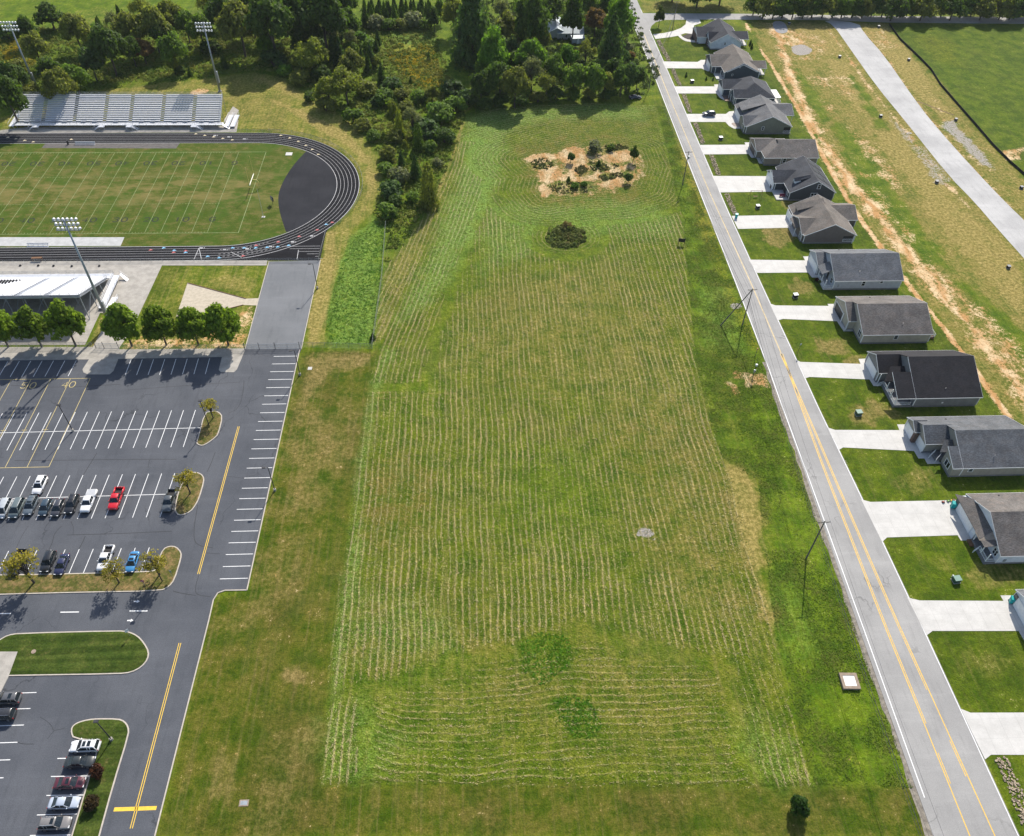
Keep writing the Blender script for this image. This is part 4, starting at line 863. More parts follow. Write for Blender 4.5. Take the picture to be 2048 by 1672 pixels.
def front_stair(x, sgn):
    mb = MB(); mb.bb(x-1.0, x+1.0, FYF-oy-3.0, FYF-oy-1.6, 1.15, 1.3)
    for k in range(6): xx = x+sgn*(1.0+.3*k); mb.bb(min(xx, xx+sgn*.3), max(xx, xx+sgn*.3), FYF-oy-3.0, FYF-oy-1.7, 1.0-.19*k, 1.06-.19*k)
    for y in (FYF-oy-3.0, FYF-oy-1.68):
        a = Vector((x+sgn*1.0, y, 1.2)); b_ = Vector((x+sgn*2.9, y, .05)); mb.tube([a, b_], .07, 4); mb.tube([a+Vector((0, 0, 1)), b_+Vector((0, 0, 1))], .035, 5)
        for t in (0, .5, 1): q = a.lerp(b_, t); mb.tube([q, q+Vector((0, 0, 1))], .03, 4)
    mb.tube([(x-sgn*1.0, FYF-oy-3.0, 1.2), (x-sgn*1.0, FYF-oy-3.0, 2.25)], .05, 5); mb.tube([(x-1.0, FYF-oy-3.0, 2.25), (x+1.0, FYF-oy-3.0, 2.25)], .035, 5)
    for q in (-.95, .95): mb.tube([(x+q, FYF-oy-2.95, 0), (x+q, FYF-oy-2.95, 1.2)], .05, 5)
    mb.build('front_stair', ALU, root)
for px, sg in ((74, -1), (205, -1), (260, 1), (389, 1)): front_stair(G(px, 250, 1.2)[0]-ox, sg)
mb = MB()     # ramp at the right end, and the sloping one at the left end
a = [G(446, 247, 1.2), G(455, 214, .1)]
for dx in (0, 2.1):
    mb.bb(FX1-ox+1.6+dx, FX1-ox+3.2+dx, FYF-oy-1.4, FYF-oy+7.5, .55, .68)
    for s in (0, 1.6):
        x = FX1-ox+1.6+dx+s; mb.tube([(x, FYF-oy-1.4, 1.65), (x, FYF-oy+7.5, 1.65)], .04, 5)
        for k in range(6): y = FYF-oy-1.4+8.9*k/5; mb.tube([(x, y, 0), (x, y, 1.65)], .035, 4)
mb.face([(FX1-ox+1.0, FYF-oy-1.5, 1.25), (FX1-ox+3.4, FYF-oy-2.2, .08), (FX1-ox+3.4, FYF-oy-.9, .08), (FX1-ox+1.0, FYF-oy-.1, 1.25)])
mb.build('access_ramp', ALU, root)
mb = MB()
for s in (0, 1.5):
    mb.tube([(FX0-ox-.7-s, FYF-oy-2.2, 1.3), (FX0-ox-.9-s, FYF-oy+6, 2.0)], .05, 5); mb.tube([(FX0-ox-.7-s, FYF-oy-2.2, 2.3), (FX0-ox-.9-s, FYF-oy+6, 3.0)], .04, 5)
    for k in range(5): y = FYF-oy-2.2+8.2*k/4; mb.tube([(FX0-ox-.75-s, y, 0), (FX0-ox-.75-s, y, 2.4+.15*k)], .04, 4)
mb.face([(FX0-ox-.75, FYF-oy-2.2, 1.25), (FX0-ox-2.3, FYF-oy-2.2, 1.25), (FX0-ox-2.3, FYF-oy+6, 1.9), (FX0-ox-.75, FYF-oy+6, 1.9)])
mb.build('access_ramp', ALU, root)
# near stand: we look over its back towards the field
NX0, NX1, NYF, NYB = -156.0, -100.0, 184.6, 167.2
ox, oy = -118.0, 176.0
root = empty('bleachers', (ox, oy, 0), 0, 'tall white bleachers seen from behind beyond the row of seven trees', 'bleachers')
seat_rows(root, NX0-ox, NX1-ox, NYF-oy-1.4, NYB-oy+.2, 1.4, 7.7, 22, [G(65, 580, 4.5)[0]-ox, G(128, 570, 4.5)[0]-ox], -1)
dk = MB(); z0, z1 = 1.15, 7.45; dk.face([(NX0-ox, NYF-oy-1.0, z0), (NX1-ox, NYF-oy-1.0, z0), (NX1-ox, NYB-oy, z1), (NX0-ox, NYB-oy, z1)]); dk.face([(NX0-ox, NYB-oy, z1-.3), (NX1-ox, NYB-oy, z1-.3), (NX1-ox, NYB-oy, z1+.4), (NX0-ox, NYB-oy, z1+.4)])
dk.build('deck', ALUD, root)
MB().bb(NX0-ox, NX1-ox+.9, NYF-oy-1.0, NYF-oy+1.1, 1.18, 1.32).build('front_walkway', ALU, root)
mb = MB()
for k in range(12):
    x = NX1-ox-.25-k*4.6
    for y, z in ((NYB-oy+.2, 7.4), (NYB-oy+6, 5.3), (NYB-oy+11.5, 3.2), (NYF-oy-.5, 1.2)): mb.tube([(x, y, 0), (x, y, z)], .12, 6)
    mb.tube([(x, NYB-oy, 7.3), (x, NYF-oy-1, 1.15)], .13, 5)
    if k % 2 == 0 and k < 10: mb.tube([(x, NYB-oy+.2, 6.9), (x-4.6, NYB-oy+.2, .3)], .07, 5); mb.tube([(x, NYB-oy+6, 4.9), (x, NYB-oy+.3, .3)], .07, 5)
mb.build('frame', GALV, root)
rail(root, [(NX0-ox, NYB-oy-.1, 7.5), (NX1-ox, NYB-oy-.1, 7.5)], 1.3, 2.3)
rail(root, [(NX1-ox+.05, NYB-oy, 7.5), (NX1-ox+.05, NYF-oy-1.6, 1.5)], 1.3, .8)
rail(root, [(NX0-ox, NYF-oy+1.1, 1.3), (NX1-ox+.9, NYF-oy+1.1, 1.3)], 1.1, 2.1)
for px, sg in ((88, -1), (106, 1)):
    x = G(px, 545, 1)[0]-ox; mb = MB()
    for k in range(6): mb.bb(min(x, x+sg*1.2), max(x, x+sg*1.2), NYF-oy+1.1+.28*k, NYF-oy+1.4+.28*k, 1.05-.19*k, 1.1-.19*k)
    mb.build('front_stair', ALU, root)
mb = MB()      # switchback ramp at the right end
RX = NX1-ox+1.0
mb.loft([[(RX, NYF-oy+.4, 1.15), (RX+1.7, NYF-oy+.4, 1.15), (RX+1.7, NYF-oy+.4, 1.28), (RX, NYF-oy+.4, 1.28)], [(RX, NYF-oy-13.4, .6), (RX+1.7, NYF-oy-13.4, .6), (RX+1.7, NYF-oy-13.4, .73), (RX, NYF-oy-13.4, .73)]])
mb.loft([[(RX+1.8, NYF-oy-13.4, .6), (RX+3.4, NYF-oy-13.4, .6), (RX+3.4, NYF-oy-13.4, .73), (RX+1.8, NYF-oy-13.4, .73)], [(RX+1.8, NYF-oy-8.0, .05), (RX+3.4, NYF-oy-8.0, .05), (RX+3.4, NYF-oy-8.0, .15), (RX+1.8, NYF-oy-8.0, .15)]])
mb.face([(RX+1.7, NYF-oy+.5, 1.25), (RX+3.6, NYF-oy-.9, .06), (RX+3.9, NYF-oy+.1, .06), (RX+1.7, NYF-oy+1.2, 1.25)])
rp = mb.build('access_ramp', ALU, root)
rail(rp, [(RX, NYF-oy+.4, 1.2), (RX, NYF-oy-13.4, .65)], 1.05, 1.7, 'hand_rail', .04, ALU); rail(rp, [(RX+1.75, NYF-oy-1, 1.1), (RX+1.75, NYF-oy-12.2, .65)], 1.05, 1.7, 'hand_rail', .04, ALU, mesh=False)
rail(rp, [(RX+3.4, NYF-oy-8, .1), (RX+3.4, NYF-oy-13.4, .65), (RX, NYF-oy-13.4, .65)], 1.05, 1.4, 'hand_rail', .04, ALU, mesh=False); rail(rp, [(RX+1.7, NYF-oy+1.1, 1.25), (RX+3.8, NYF-oy+.1, .1)], 1.0, 1.0, 'hand_rail', .035, ALU, mesh=False)
# black folding seat backs on the left rows
mb = MB()
sb = 0
pad = MB().bb(-.2, .2, -.06, .06, 0, .34).mesh('seat_back', mat('black_vinyl', (.012, .012, .013), .6, .1))
for r_ in range(5):
    t = (3+r_)/21; y = (NYF-1.4)+(NYB+.2-NYF+1.4)*t-oy; z = 1.4+6.3*t+.45; xe = G(42-8.6*r_, 558+3.6*r_, z)[0]-ox
    for k in range(10+0*r_):
        inst('seat_back', pad, root, (xe-.78*k, y, z))
# press benches etc.
def bench(px0, px1, py, lab, m=ALU):
    a = G(px0, py); b_ = G(px1, py); r_ = empty('team_bench', ((a[0]+b_[0])/2, a[1], 0), 0, lab, 'bench', None); L = b_[0]-a[0]
    MB().bb(-L/2, L/2, -.14, .14, .42, .47).build('seat', m, r_); MB().bb(-L/2, L/2, .2, .26, .62, .9).build('backrest', m, r_); MB().bb(-L/2, L/2, -.55, -.25, .06, .1).build('foot_plank', m, r_)
    for k in range(5): x = -L/2+.3+(L-.6)*k/4; MB().tube([(x, -.1, 0), (x, -.1, .42)], .03, 5).tube([(x, .22, 0), (x, .22, .85)], .03, 5).build('leg', GALV, r_)
bench(151, 191, 289, 'long silver team bench beside the far track straight')
bench(55, 98, 492, 'low silver bench on the near jump runway')
# scorer's table with long low roof near the near fence: brown table
p = G(76, 521); t_ = empty('judges_table', (p[0], p[1], 0), .05, 'brown wooden table at the trackside before the near bleachers', 'table')
MB().bb(-1.4, 1.4, -.4, .4, .95, 1.0).build('tabletop', WOODB, t_)
for sx in (-1.25, 1.25):
    for sy_ in (-.33, .33): MB().bb(sx-.05, sx+.05, sy_-.05, sy_+.05, 0, .95).build('leg', WOODB, t_)
p = G(136.5, 289); pr = empty('water_cooler_stand', (p[0], p[1], 0), 0, 'small black upright object on the far bench paving', 'equipment')
MB().cyl((0, 0, .55), .3, 1.1).build('body', DARK, pr); MB().cyl((0, 0, 1.2), .2, .25).build('cap', DARK, pr)
for px, py, lb in ((41, 532, 'leftmost black cone weight'), (77, 532, 'second black cone weight from left'), (107.5, 532.5, 'middle black cone weight'), (144, 533, 'fourth black cone weight from left'), (199, 532.5, 'rightmost black cone weight')):
    p = G(px, py); c_ = empty('floor_weight', (p[0], p[1], .05), 0, lb+' on the concrete before the near bleachers', 'weight', 'black weights in a row before the near bleachers')
    MB().cyl((0, 0, .12), .32, .24, n=14).build('base', DARK, c_); MB().tube([(0, 0, .2), (.12, -.05, .5)], [.16, .08], 8).build('handle', DARK, c_)
p = G(578, 308); tag(MB().bb(-1.1, 1.1, -1.0, 1.0, 0, .06).build('landing_pad', CONCN, None, loc=(p[0], p[1], .02)), 'small white concrete pad inside the far track bend', 'pad')
# goal post
GOLD = mat('goal_yellow', (.62, .52, .16), .5, .1)
g = empty('goal_post', (-69.6, 232.7, 0), 0, 'yellow football goal post with white crossbar at the end line', 'goal post')
MB().tube([(1.9, 0, 0), (1.9, 0, 2.2), (1.5, 0, 2.85), (.6, 0, 3.05), (0, 0, 3.05)], .14, 8).build('gooseneck', GOLD, g)
MB().tube([(0, -3.56, 3.05), (0, 3.56, 3.05)], .13, 8).build('crossbar', mat('white_bar', (.7, .68, .58), .5, .05), g)
for y in (-3.5, 3.5): MB().tube([(0, y, 3.05), (0, y, 9.2)], .075, 6).build('upright', GOLD, g)
p = G(527, 434); g = empty('flag_pole', (p[0], p[1], 0), 0, 'thin pale pole on a white pad beyond the end line', 'pole')
MB().tube([(0, 0, .1), (0, 0, 9.6)], [.09, .05], 6).build('pole', mat('pale_yellow_metal', (.5, .48, .34), .5, .1), g); MB().bb(-.5, .5, -.4, .4, 0, .1).build('base', CONCN, g)
p = G(546, 408); g = empty('play_clock', (p[0], p[1], 0), -.9, 'small play clock board on a post beyond the end line', 'sign')
MB().tube([(0, 0, 0), (0, 0, 1.4)], .07, 6).build('post', DARK, g); MB().bb(-.75, .75, -.12, .12, 1.2, 2.6).build('board', DARK, g); MB().bb(-.6, .6, -.15, -.121, 1.5, 2.4).build('screen', mat('grey_screen', (.3, .3, .3), .5, .1), g)

# ------------------------------------------------------------------ stadium light masts
def mast(px, py, h, lab):
    p = G(px, py); r_ = empty('light_mast', (p[0], p[1], 0), 0, lab, 'floodlight mast', 'tall floodlight masts round the football field')
    MB().tube([(0, 0, 0), (0, 0, h*.5), (0, 0, h)], [.42, .30, .18], 12).build('pole', GALV, r_, True)
    MB().cyl((0, 0, .15), .7, .3).build('base', CONC, r_)
    MB().bb(.38, .75, -.3, .3, 3.4, 7.6).build('ballast_cabinet', mat('grey_cabinet', (.42, .44, .46), .45, .1, metal=.3), r_)
    sgn = 1 if p[1] < 230 else -1
    lamp = MB().tube([(0, .0, 0), (0, .35*sgn, -.12), (0, .62*sgn, -.22)], [.12, .34, .36], 10).mesh('lamp', mat('lamp_housing', (.60, .61, .64), .35, .08, metal=.3), True)
    lens = MB().tube([(0, .62*sgn, -.22), (0, .65*sgn, -.23)], [.33, .33], 10).mesh('lens', LAMPW)
    for k in range(3):
        z = h-.3-1.25*k; arm = MB().bb(-2.7, 2.7, -.08, .08, z-.08, z+.08).build('crossarm', GALV, r_)
        for j in range(6):
            l_ = inst('lamp', lamp, r_, (-2.5+j*1.0, .1*sgn, z+.28)); inst('lens', lens, l_)
mast(220, 649, 31.2, 'nearest tall floodlight mast standing behind the near bleachers')
mast(76, 186, 25.5, 'tall floodlight mast behind the left end of the far bleachers')
mast(440, 183, 25.0, 'tall floodlight mast behind the right end of the far bleachers')

# ------------------------------------------------------------------ fences
def fence(name, pts, h, every, lab, cat='fence', world=False, r=.035):
    P = pts if world else G2(pts); base = P[0]; r_ = empty(name, (base[0], base[1], 0), 0, lab, cat)
    Q = [Vector((x-base[0], y-base[1], 0)) for x, y in P]
    ch = MB(); tr = MB(); post = MB().tube([(0, 0, 0), (0, 0, h+.06)], r, 6).mesh('post', GALV)
    segs = []; 
    for a, b_ in zip(Q[:-1], Q[1:]):
        L = (b_-a).length; n = max(1, round(L/every)); ch.face([a+Vector((0, 0, .04)), b_+Vector((0, 0, .04)), b_+Vector((0, 0, h)), a+Vector((0, 0, h))]); tr.tube([a+Vector((0, 0, h)), b_+Vector((0, 0, h))], .028, 5)
        for k in range(n): segs.append(a.lerp(b_, k/n))
    segs.append(Q[-1])
    ch.build('chain_link', CHAIN, r_); tr.build('top_rail', mat('dull_galvanised', (.13, .14, .145), .6, .15, metal=.2), r_)
    for q in segs[:100]: inst('post', post, r_, q)
fence('chain_link_fence', [(772, 452), (764, 560), (745, 697)], 1.8, 3.0, 'chain link fence between the lush strip and the hayfield')
fence('chain_link_fence', [(745, 698), (603, 695)], 1.8, 3.0, 'short chain link fence closing the lush strip near the lot')
fence('chain_link_fence', [(489, 699), (239, 699)], 1.6, 3.0, 'chain link fence at the head of the lot, right of the walk')
fence('chain_link_fence', [(186, 694), (-90, 698)], 1.6, 3.0, 'chain link fence in tree shade at the left edge')
fence('chain_link_fence', [(652, 466), (638, 522)], 1.2, 2.0, 'short fence along the corner of the black track apron')
fence('chain_link_fence', [(638, 522.5), (537, 523), (325, 523.5), (-100, 527)], 1.1, 3.0, 'low trackside fence between track and near concrete')
fence('chain_link_fence', [(-100, 264), (240, 263.5), (478, 264), (540, 265)], 1.1, 3.0, 'low trackside fence before the far bleachers')
fence('chain_link_fence', [(TCX+39.4*math.cos(R(a)), TCY+39.4*math.sin(R(a))) for a in range(85, -36, -6)], 1.1, 3.0, 'low curved fence round the outside of the track bend', world=True)
def gate(pts, lab, h=1.7):
    P = G2(pts); base = P[0]; r_ = empty('gate', (base[0], base[1], 0), 0, lab, 'gate')
    for k, (a, b_) in enumerate(zip(P[:-1], P[1:])):
        a = Vector((a[0]-base[0], a[1]-base[1], 0)); b_ = Vector((b_[0]-base[0], b_[1]-base[1], 0)); m_ = MB()
        for z in (.12, h*.5, h): m_.tube([a+Vector((0, 0, z)), b_+Vector((0, 0, z))], .035, 5)
        m_.tube([a.lerp(b_, .5)+Vector((0, 0, .1)), a.lerp(b_, .5)+Vector((0, 0, h))], .03, 5)
        l_ = m_.build('gate_leaf', GALV, r_); mc = MB(); mc.face([a+Vector((0, 0, .1)), b_+Vector((0, 0, .1)), b_+Vector((0, 0, h)), a+Vector((0, 0, h))]); mc.build('chain_link', CHAIN, l_)
    for q in P: MB().tube([(q[0]-base[0], q[1]-base[1], 0), (q[0]-base[0], q[1]-base[1], h+.5)], .07, 6).build('gate_post', BRONZE, r_)
gate([(490, 699), (519, 698.5), (551, 698), (600, 697)], 'wide chain link gate across the grey lane at the lot')
gate([(192, 696), (209, 697), (238, 697)], 'pedestrian gate in the fence by the walk')

# ------------------------------------------------------------------ houses
def siding(name, col, horiz=True):
    if name in _mc: return _mc[name]
    m, n, b = new_mat(name); g = n.nodes.new('ShaderNodeNewGeometry'); s = n.nodes.new('ShaderNodeSeparateXYZ'); lnk(n, g.outputs['Position'], s.inputs[0])
    f = mth(n, 'FRACT', mth(n, 'DIVIDE', s.outputs[2], .18)); c = mixc(n, ramp(n, noise(n, pos(n), .8, 4), .3, .7), tuple(x*.9 for x in col), tuple(min(1, x*1.08) for x in col))
    c = mixc(n, mth(n, 'MULTIPLY', mth(n, 'LESS_THAN', f, .12), .45), c, tuple(x*.45 for x in col)); lnk(n, c, b.inputs['Base Color']); b.inputs['Roughness'].default_value = .7
    bump(n, b, f, .35, .02); _mc[name] = m; return m
def shingle(name, c1, c2):
    if name in _mc: return _mc[name]
    m, n, b = new_mat(name); P = pos(n)
    a = noise(n, P, .35, 4, .6); f = noise(n, pos(n, 1.2, 5, 5), 1.6, 2, .8); t = noise(n, P, 9, 2, .7)
    c = mixc(n, ramp(n, f, .3, .7), c1, c2); c = mixc(n, 1.0, c, mixc(n, ramp(n, a, .3, .7), (.80, .79, .78), (1.2, 1.17, 1.14)), 'MULTIPLY')
    c = mixc(n, mth(n, 'MULTIPLY', ramp(n, noise(n, pos(n, .5, .9, .9), .9, 3, .65), .45, .65), .4), c, mixc(n, 1.0, c, (1.15, 1.02, .92), 'MULTIPLY'))
    g = n.nodes.new('ShaderNodeSeparateXYZ'); lnk(n, P, g.inputs[0]); cr = mth(n, 'LESS_THAN', mth(n, 'FRACT', mth(n, 'DIVIDE', g.outputs[2], .085)), .2)
    c = mixc(n, mth(n, 'MULTIPLY', cr, .22), c, tuple(x*.4 for x in c1)); c = mixc(n, 1.0, c, mixc(n, ramp(n, t, .3, .7), (.85,)*3, (1.15,)*3), 'MULTIPLY')
    lnk(n, c, b.inputs['Base Color']); b.inputs['Roughness'].default_value = .9; b.inputs['Specular IOR Level'].default_value = .25; bump(n, b, f, .35, .03); _mc[name] = m; return m
BRICK = mat('dark_brick', (.13, .085, .07), .9, .35, 3, fine=.3); STONEV = mat('stone_veneer', (.20, .18, .16), .9, .4, 2.5, fine=.35)
FOUND = mat('foundation_block', (.17, .175, .185), .9, .15, 1.5, fine=.15)
class House:
    def __init__(s, ox, oy, lab, wall, roof, trim=None):
        s.ox, s.oy = ox, oy; s.r = empty('house', (ox, oy, 0), 0, lab, 'house'); s.wm, s.rm, s.tm = wall, roof, trim or WHITE
        s.W = MB(); s.Rf = MB(); s.T = MB(); s.F = MB()
    def wing(s, ax, a0, a1, b0, b1, ze, zr, rb=None, ze1=None, walls=True, found=.55, og=.35, oe=.35, rake=(1, 1), inset=(True, True), shed=False):
        """gabled wing: ridge along ax from a0 to a1 (roof extents), eaves at b0 (height ze) and b1 (height ze1)"""
        o = (s.ox, s.oy) if ax == 'x' else (s.oy, s.ox); s.n = getattr(s, 'n', 0)+1; e = .006*s.n; ze += e; zr += e; a0 -= o[0]+e; a1 -= o[0]-e; b0 -= o[1]+e; b1 -= o[1]-e
        rb = (b0+b1)/2 if rb is None else rb-o[1]; ze1 = ze if ze1 is None else ze1
        t = .16
        if shed:
            s.Rf.extr([(b0, ze), (b1, zr), (b1, zr-t), (b0, ze-t)], ax, a0, a1); sl = (zr-ze)/(b1-b0)
            if walls:
                s.W.extr([(b0+oe, found), (b0+oe, ze-t+sl*oe-.02), (b1-.06, zr-t-.03), (b1-.06, found)], ax, a0+og, a1); s.F.extr([(b0+oe+.03, 0), (b0+oe+.03, found), (b1-.09, found), (b1-.09, 0)], ax, a0+og+.03, a1)
            s.T.extr([(b0-.02, ze+.02), (b1+.02, zr+.02), (b1+.02, zr-.2), (b0-.02, ze-.2)], ax, a0-.035, a0-.002); s.T.bb(a0, a1, b0-.05, b0+.05, ze-.185, ze-.015) if ax == 'x' else None
            return s
        s.Rf.extr([(b0, ze), (rb, zr), (b1, ze1), (b1, ze1-t), (rb, zr-t), (b0, ze-t)], ax, a0, a1)
        A0 = a0+(og if inset[0] else .02); A1 = a1-(og if inset[1] else .02)
        s0 = (zr-ze)/(rb-b0); s1 = (zr-ze1)/(b1-rb)
        if walls:
            s.W.extr([(b0+oe, found), (b0+oe, ze-t+s0*oe-.02), (rb, zr-t-.02), (b1-oe, ze1-t+s1*oe-.02), (b1-oe, found)], ax, A0, A1)
            s.F.extr([(b0+oe+.03, 0), (b0+oe+.03, found), (b1-oe-.03, found), (b1-oe-.03, 0)], ax, A0+.03, A1-.03)
        for k, (a, q) in enumerate(((a0-.035, a0-.002), (a1+.002, a1+.035))):
            if rake[k] == 2: s.T.extr([(b0-.02, ze+.02), (rb+.02, zr+.02), (rb+.02, zr-.2), (b0-.02, ze-.2)], ax, a, q)
            elif rake[k]: s.T.extr([(b0-.02, ze+.02), (rb, zr+.02), (b1+.02, ze1+.02), (b1+.02, ze1-.2), (rb, zr-.2), (b0-.02, ze-.2)], ax, a, q)
        for bb, z in ((b0, ze), (b1, ze1)):
            c = ((a0+a1)/2, bb, z-.1); d = (a1-a0, .1, .17)
            s.T.box(c if ax == 'x' else (c[1], c[0], c[2]), d if ax == 'x' else (d[1], d[0], d[2]))
        # white corner boards
        if walls:
            for A in (A0, A1):
                for B, z in ((b0+oe, ze-t+s0*oe), (b1-oe, ze1-t+s1*oe)):
                    c = (A, B, (found+z)/2); s.T.box(c if ax == 'x' else (c[1], c[0], c[2]), (.17, .17, z-found-.04))
        return s
    def hip(s, x0, x1, y0, y1, ze, zr, hx0, hx1, hy0=None, hy1=None, walls=True, found=.55, oe=.35):
        """hipped wing with a flat-lying ridge from (hx0,hy0) to (hx1,hy1)"""
        x0 -= s.ox; x1 -= s.ox; y0 -= s.oy; y1 -= s.oy; hx0 -= s.ox; hx1 -= s.ox; hy0 = (y0+y1)/2 if hy0 is None else hy0-s.oy; hy1 = hy0 if hy1 is None else hy1-s.oy
        A, B, Cc, D = (x0, y0, ze), (x1, y0, ze), (x1, y1, ze), (x0, y1, ze); E, F = (hx0, hy0, zr), (hx1, hy1, zr)
        if abs(hx1-hx0) >= abs(hy1-hy0):
            for f in ([A, B, F, E], [B, Cc, F], [Cc, D, E, F], [D, A, E]): s.Rf.face(f)
        else:
            for f in ([A, B, E], [B, Cc, F, E], [Cc, D, F], [D, A, E, F]): s.Rf.face(f)
        s.Rf.bb(x0+.01, x1-.01, y0+.01, y1-.01, ze-.14, ze-.01)
        for c, d in ((((x0+x1)/2, y0, ze-.09), (x1-x0, .1, .17)), (((x0+x1)/2, y1, ze-.09), (x1-x0, .1, .17)), ((x0, (y0+y1)/2, ze-.09), (.1, y1-y0, .17)), ((x1, (y0+y1)/2, ze-.09), (.1, y1-y0, .17))): s.T.box(c, d)
        if walls:
            s.W.bb(x0+oe, x1-oe, y0+oe, y1-oe, found, ze-.15); s.F.bb(x0+oe+.03, x1-oe-.03, y0+oe+.03, y1-oe-.03, 0, found)
            for X in (x0+oe, x1-oe):
                for Y in (y0+oe, y1-oe): s.T.box((X, Y, (found+ze-.16)/2), (.17, .17, ze-.16-found-.02))
    def done(s):
        s.W.build('wall', s.wm, s.r); s.rf = s.Rf.build('roof', s.rm, s.r); s.T.build('trim', s.tm, s.r)
        if s.F.v: s.F.build('foundation', FOUND, s.r)
        return s
    def win(s, face, u, pos_, z, w, h, two=False, sash=True):
        """window on a wall: face W looks at the road, S at the camera; u along the wall, pos_ the wall plane"""
        fr = MB(); pn = MB(); n = 2 if two else 1
        def bx(m_, u0, u1, z0, z1, d0, d1):
            if face == 'S': m_.bb(u0-s.ox, u1-s.ox, pos_-d1-s.oy, pos_-d0-s.oy, z0, z1)
            else: m_.bb(pos_-d1-s.ox, pos_-d0-s.ox, u0-s.oy, u1-s.oy, z0, z1)
        bx(fr, u-w/2-.09, u+w/2+.09, z-h/2-.1, z-h/2, 0, .06); bx(fr, u-w/2-.09, u+w/2+.09, z+h/2, z+h/2+.12, 0, .06)
        for k in range(n+1): q = u-w/2+w*k/n; bx(fr, q-.07, q+.07, z-h/2, z+h/2, 0, .055)
        if sash: bx(fr, u-w/2, u+w/2, z-.03, z+.03, 0, .05)
        bx(pn, u-w/2, u+w/2, z-h/2, z+h/2, 0, .03)
        f_ = fr.build('window', s.tm, s.r); pn.build('pane', GLASS, f_)
    def garage(s, x, y0, y1, h=2.2, col=None, z0=.08):
        m_ = MB(); n = 4; fr = MB()
        for k in range(n): m_.bb(x-.07-s.ox, x-.01-s.ox, y0-s.oy, y1-s.oy, z0+h*k/n+.012, z0+h*(k+1)/n-.012)
        m_.bb(x-.04-s.ox, x-.005-s.ox, y0-s.oy, y1-s.oy, z0, z0+h); d = m_.build('garage_door', col or WHITE, s.r)
        for a, b_ in ((y0-.16, y0), (y1, y1+.16)): fr.bb(x-.09-s.ox, x-.002-s.ox, a-s.oy, b_-s.oy, z0, z0+h)
        fr.bb(x-.09-s.ox, x-.002-s.ox, y0-.16-s.oy, y1+.16-s.oy, z0+h, z0+h+.2); fr.build('door_frame', s.tm, d)
    def door(s, x, y, z, m_=None, w=.95):
        MB().bb(x-.06-s.ox, x-s.ox, y-w/2-s.oy, y+w/2-s.oy, z, z+2.05).build('front_door', m_ or DARK, s.r)
    def posts(s, pts, z0, z1, t=.16, m_=None):
        for x, y in pts: MB().bb(x-t/2-s.ox, x+t/2-s.ox, y-t/2-s.oy, y+t/2-s.oy, z0, z1).build('porch_post', m_ or s.tm, s.r)
    def slab(s, x0, x1, y0, y1, z, name='porch_slab', m_=None): MB().bb(x0-s.ox, x1-s.ox, y0-s.oy, y1-s.oy, 0, z).build(name, m_ or CONCN, s.r)
    def railing(s, pts, z, h=.95):
        m_ = MB(); P = [Vector((x-s.ox, y-s.oy, zz)) for x, y, zz in [(*p[:2], p[2] if len(p) > 2 else z) for p in pts]]
        for a, b_ in zip(P[:-1], P[1:]):
            for f in (.12, 1): m_.tube([a+Vector((0, 0, h*f)), b_+Vector((0, 0, h*f))], .05, 4)
            n = max(2, int((b_-a).length/.16))
            for k in range(n+1): q = a.lerp(b_, k/n); m_.tube([q+Vector((0, 0, .1)), q+Vector((0, 0, h))], .022 if 0 < k < n else .06, 4)
        m_.build('porch_railing', s.tm, s.r)
    def vent(s, x, y, z, h=.5): MB().tube([(x-s.ox, y-s.oy, z-.3), (x-s.ox, y-s.oy, z+h)], .06, 6).build('vent_pipe', CHROME, s.r)
    def cap(s, x, y, z): MB().bb(x-.15-s.ox, x+.15-s.ox, y-.15-s.oy, y+.15-s.oy, z-.05, z+.12).build('roof_vent', DARK, s.r)
    def block(s, name, x0, x1, y0, y1, z0, z1, m_): MB().bb(x0-s.ox, x1-s.ox, y0-s.oy, y1-s.oy, z0, z1).build(name, m_, s.r)
    def slope(s, pts, m_=None, name='porch_roof', t=.12):
        m2 = MB(); P = [Vector((x-s.ox, y-s.oy, z)) for x, y, z in pts]; n = len(P); Q = [p-Vector((0, 0, t)) for p in P]
        m2.face(P); m2.face(Q[::-1])
        for k in range(n): m2.face([P[k], Q[k], Q[(k+1) % n], P[(k+1) % n]])
        return m2.build(name, m_ or s.rm, s.r)
RB = lambda n, c: shingle(n, tuple(x*.62 for x in c), tuple(x*1.36 for x in c))
R_BLACK = RB('black_shingle', (.022, .022, .027)); R_NAVY = RB('charcoal_shingle', (.042, .046, .058)); R_GREY = RB('grey_shingle', (.125, .13, .14)); R_BLUE = RB('grey_blue_shingle', (.12, .13, .145)); R_BROWN = RB('brown_shingle', (.14, .128, .118)); R_TAUPE = RB('taupe_shingle', (.128, .120, .116)); R_STEEL = RB('steel_grey_shingle', (.10, .108, .12)); R_DGREY = RB('dark_grey_shingle', (.055, .06, .072))
W_WHITE = siding('white_siding', (.62, .66, .72)); W_NAVY = siding('navy_siding', (.035, .055, .085)); W_BLUEG = siding('blue_grey_siding', (.05, .066, .085)); W_SAGE = siding('sage_siding', (.17, .18, .145)); W_TAN = siding('tan_siding', (.26, .22, .18)); W_CHAR = siding('charcoal_siding', (.055, .062, .072)); W_TAUPE = siding('taupe_siding', (.135, .115, .105)); W_LGREY = siding('pale_grey_siding', (.40, .43, .48)); W_BEIGE = siding('beige_siding', (.42, .38, .31)); W_GREY = siding('grey_siding', (.20, .205, .21)); W_KHAKI = siding('khaki_siding', (.30, .28, .24))
TAUPED = mat('brown_door', (.075, .062, .055), .6, .1); DKDOOR = mat('dark_door', (.02, .024, .028), .5, .1)

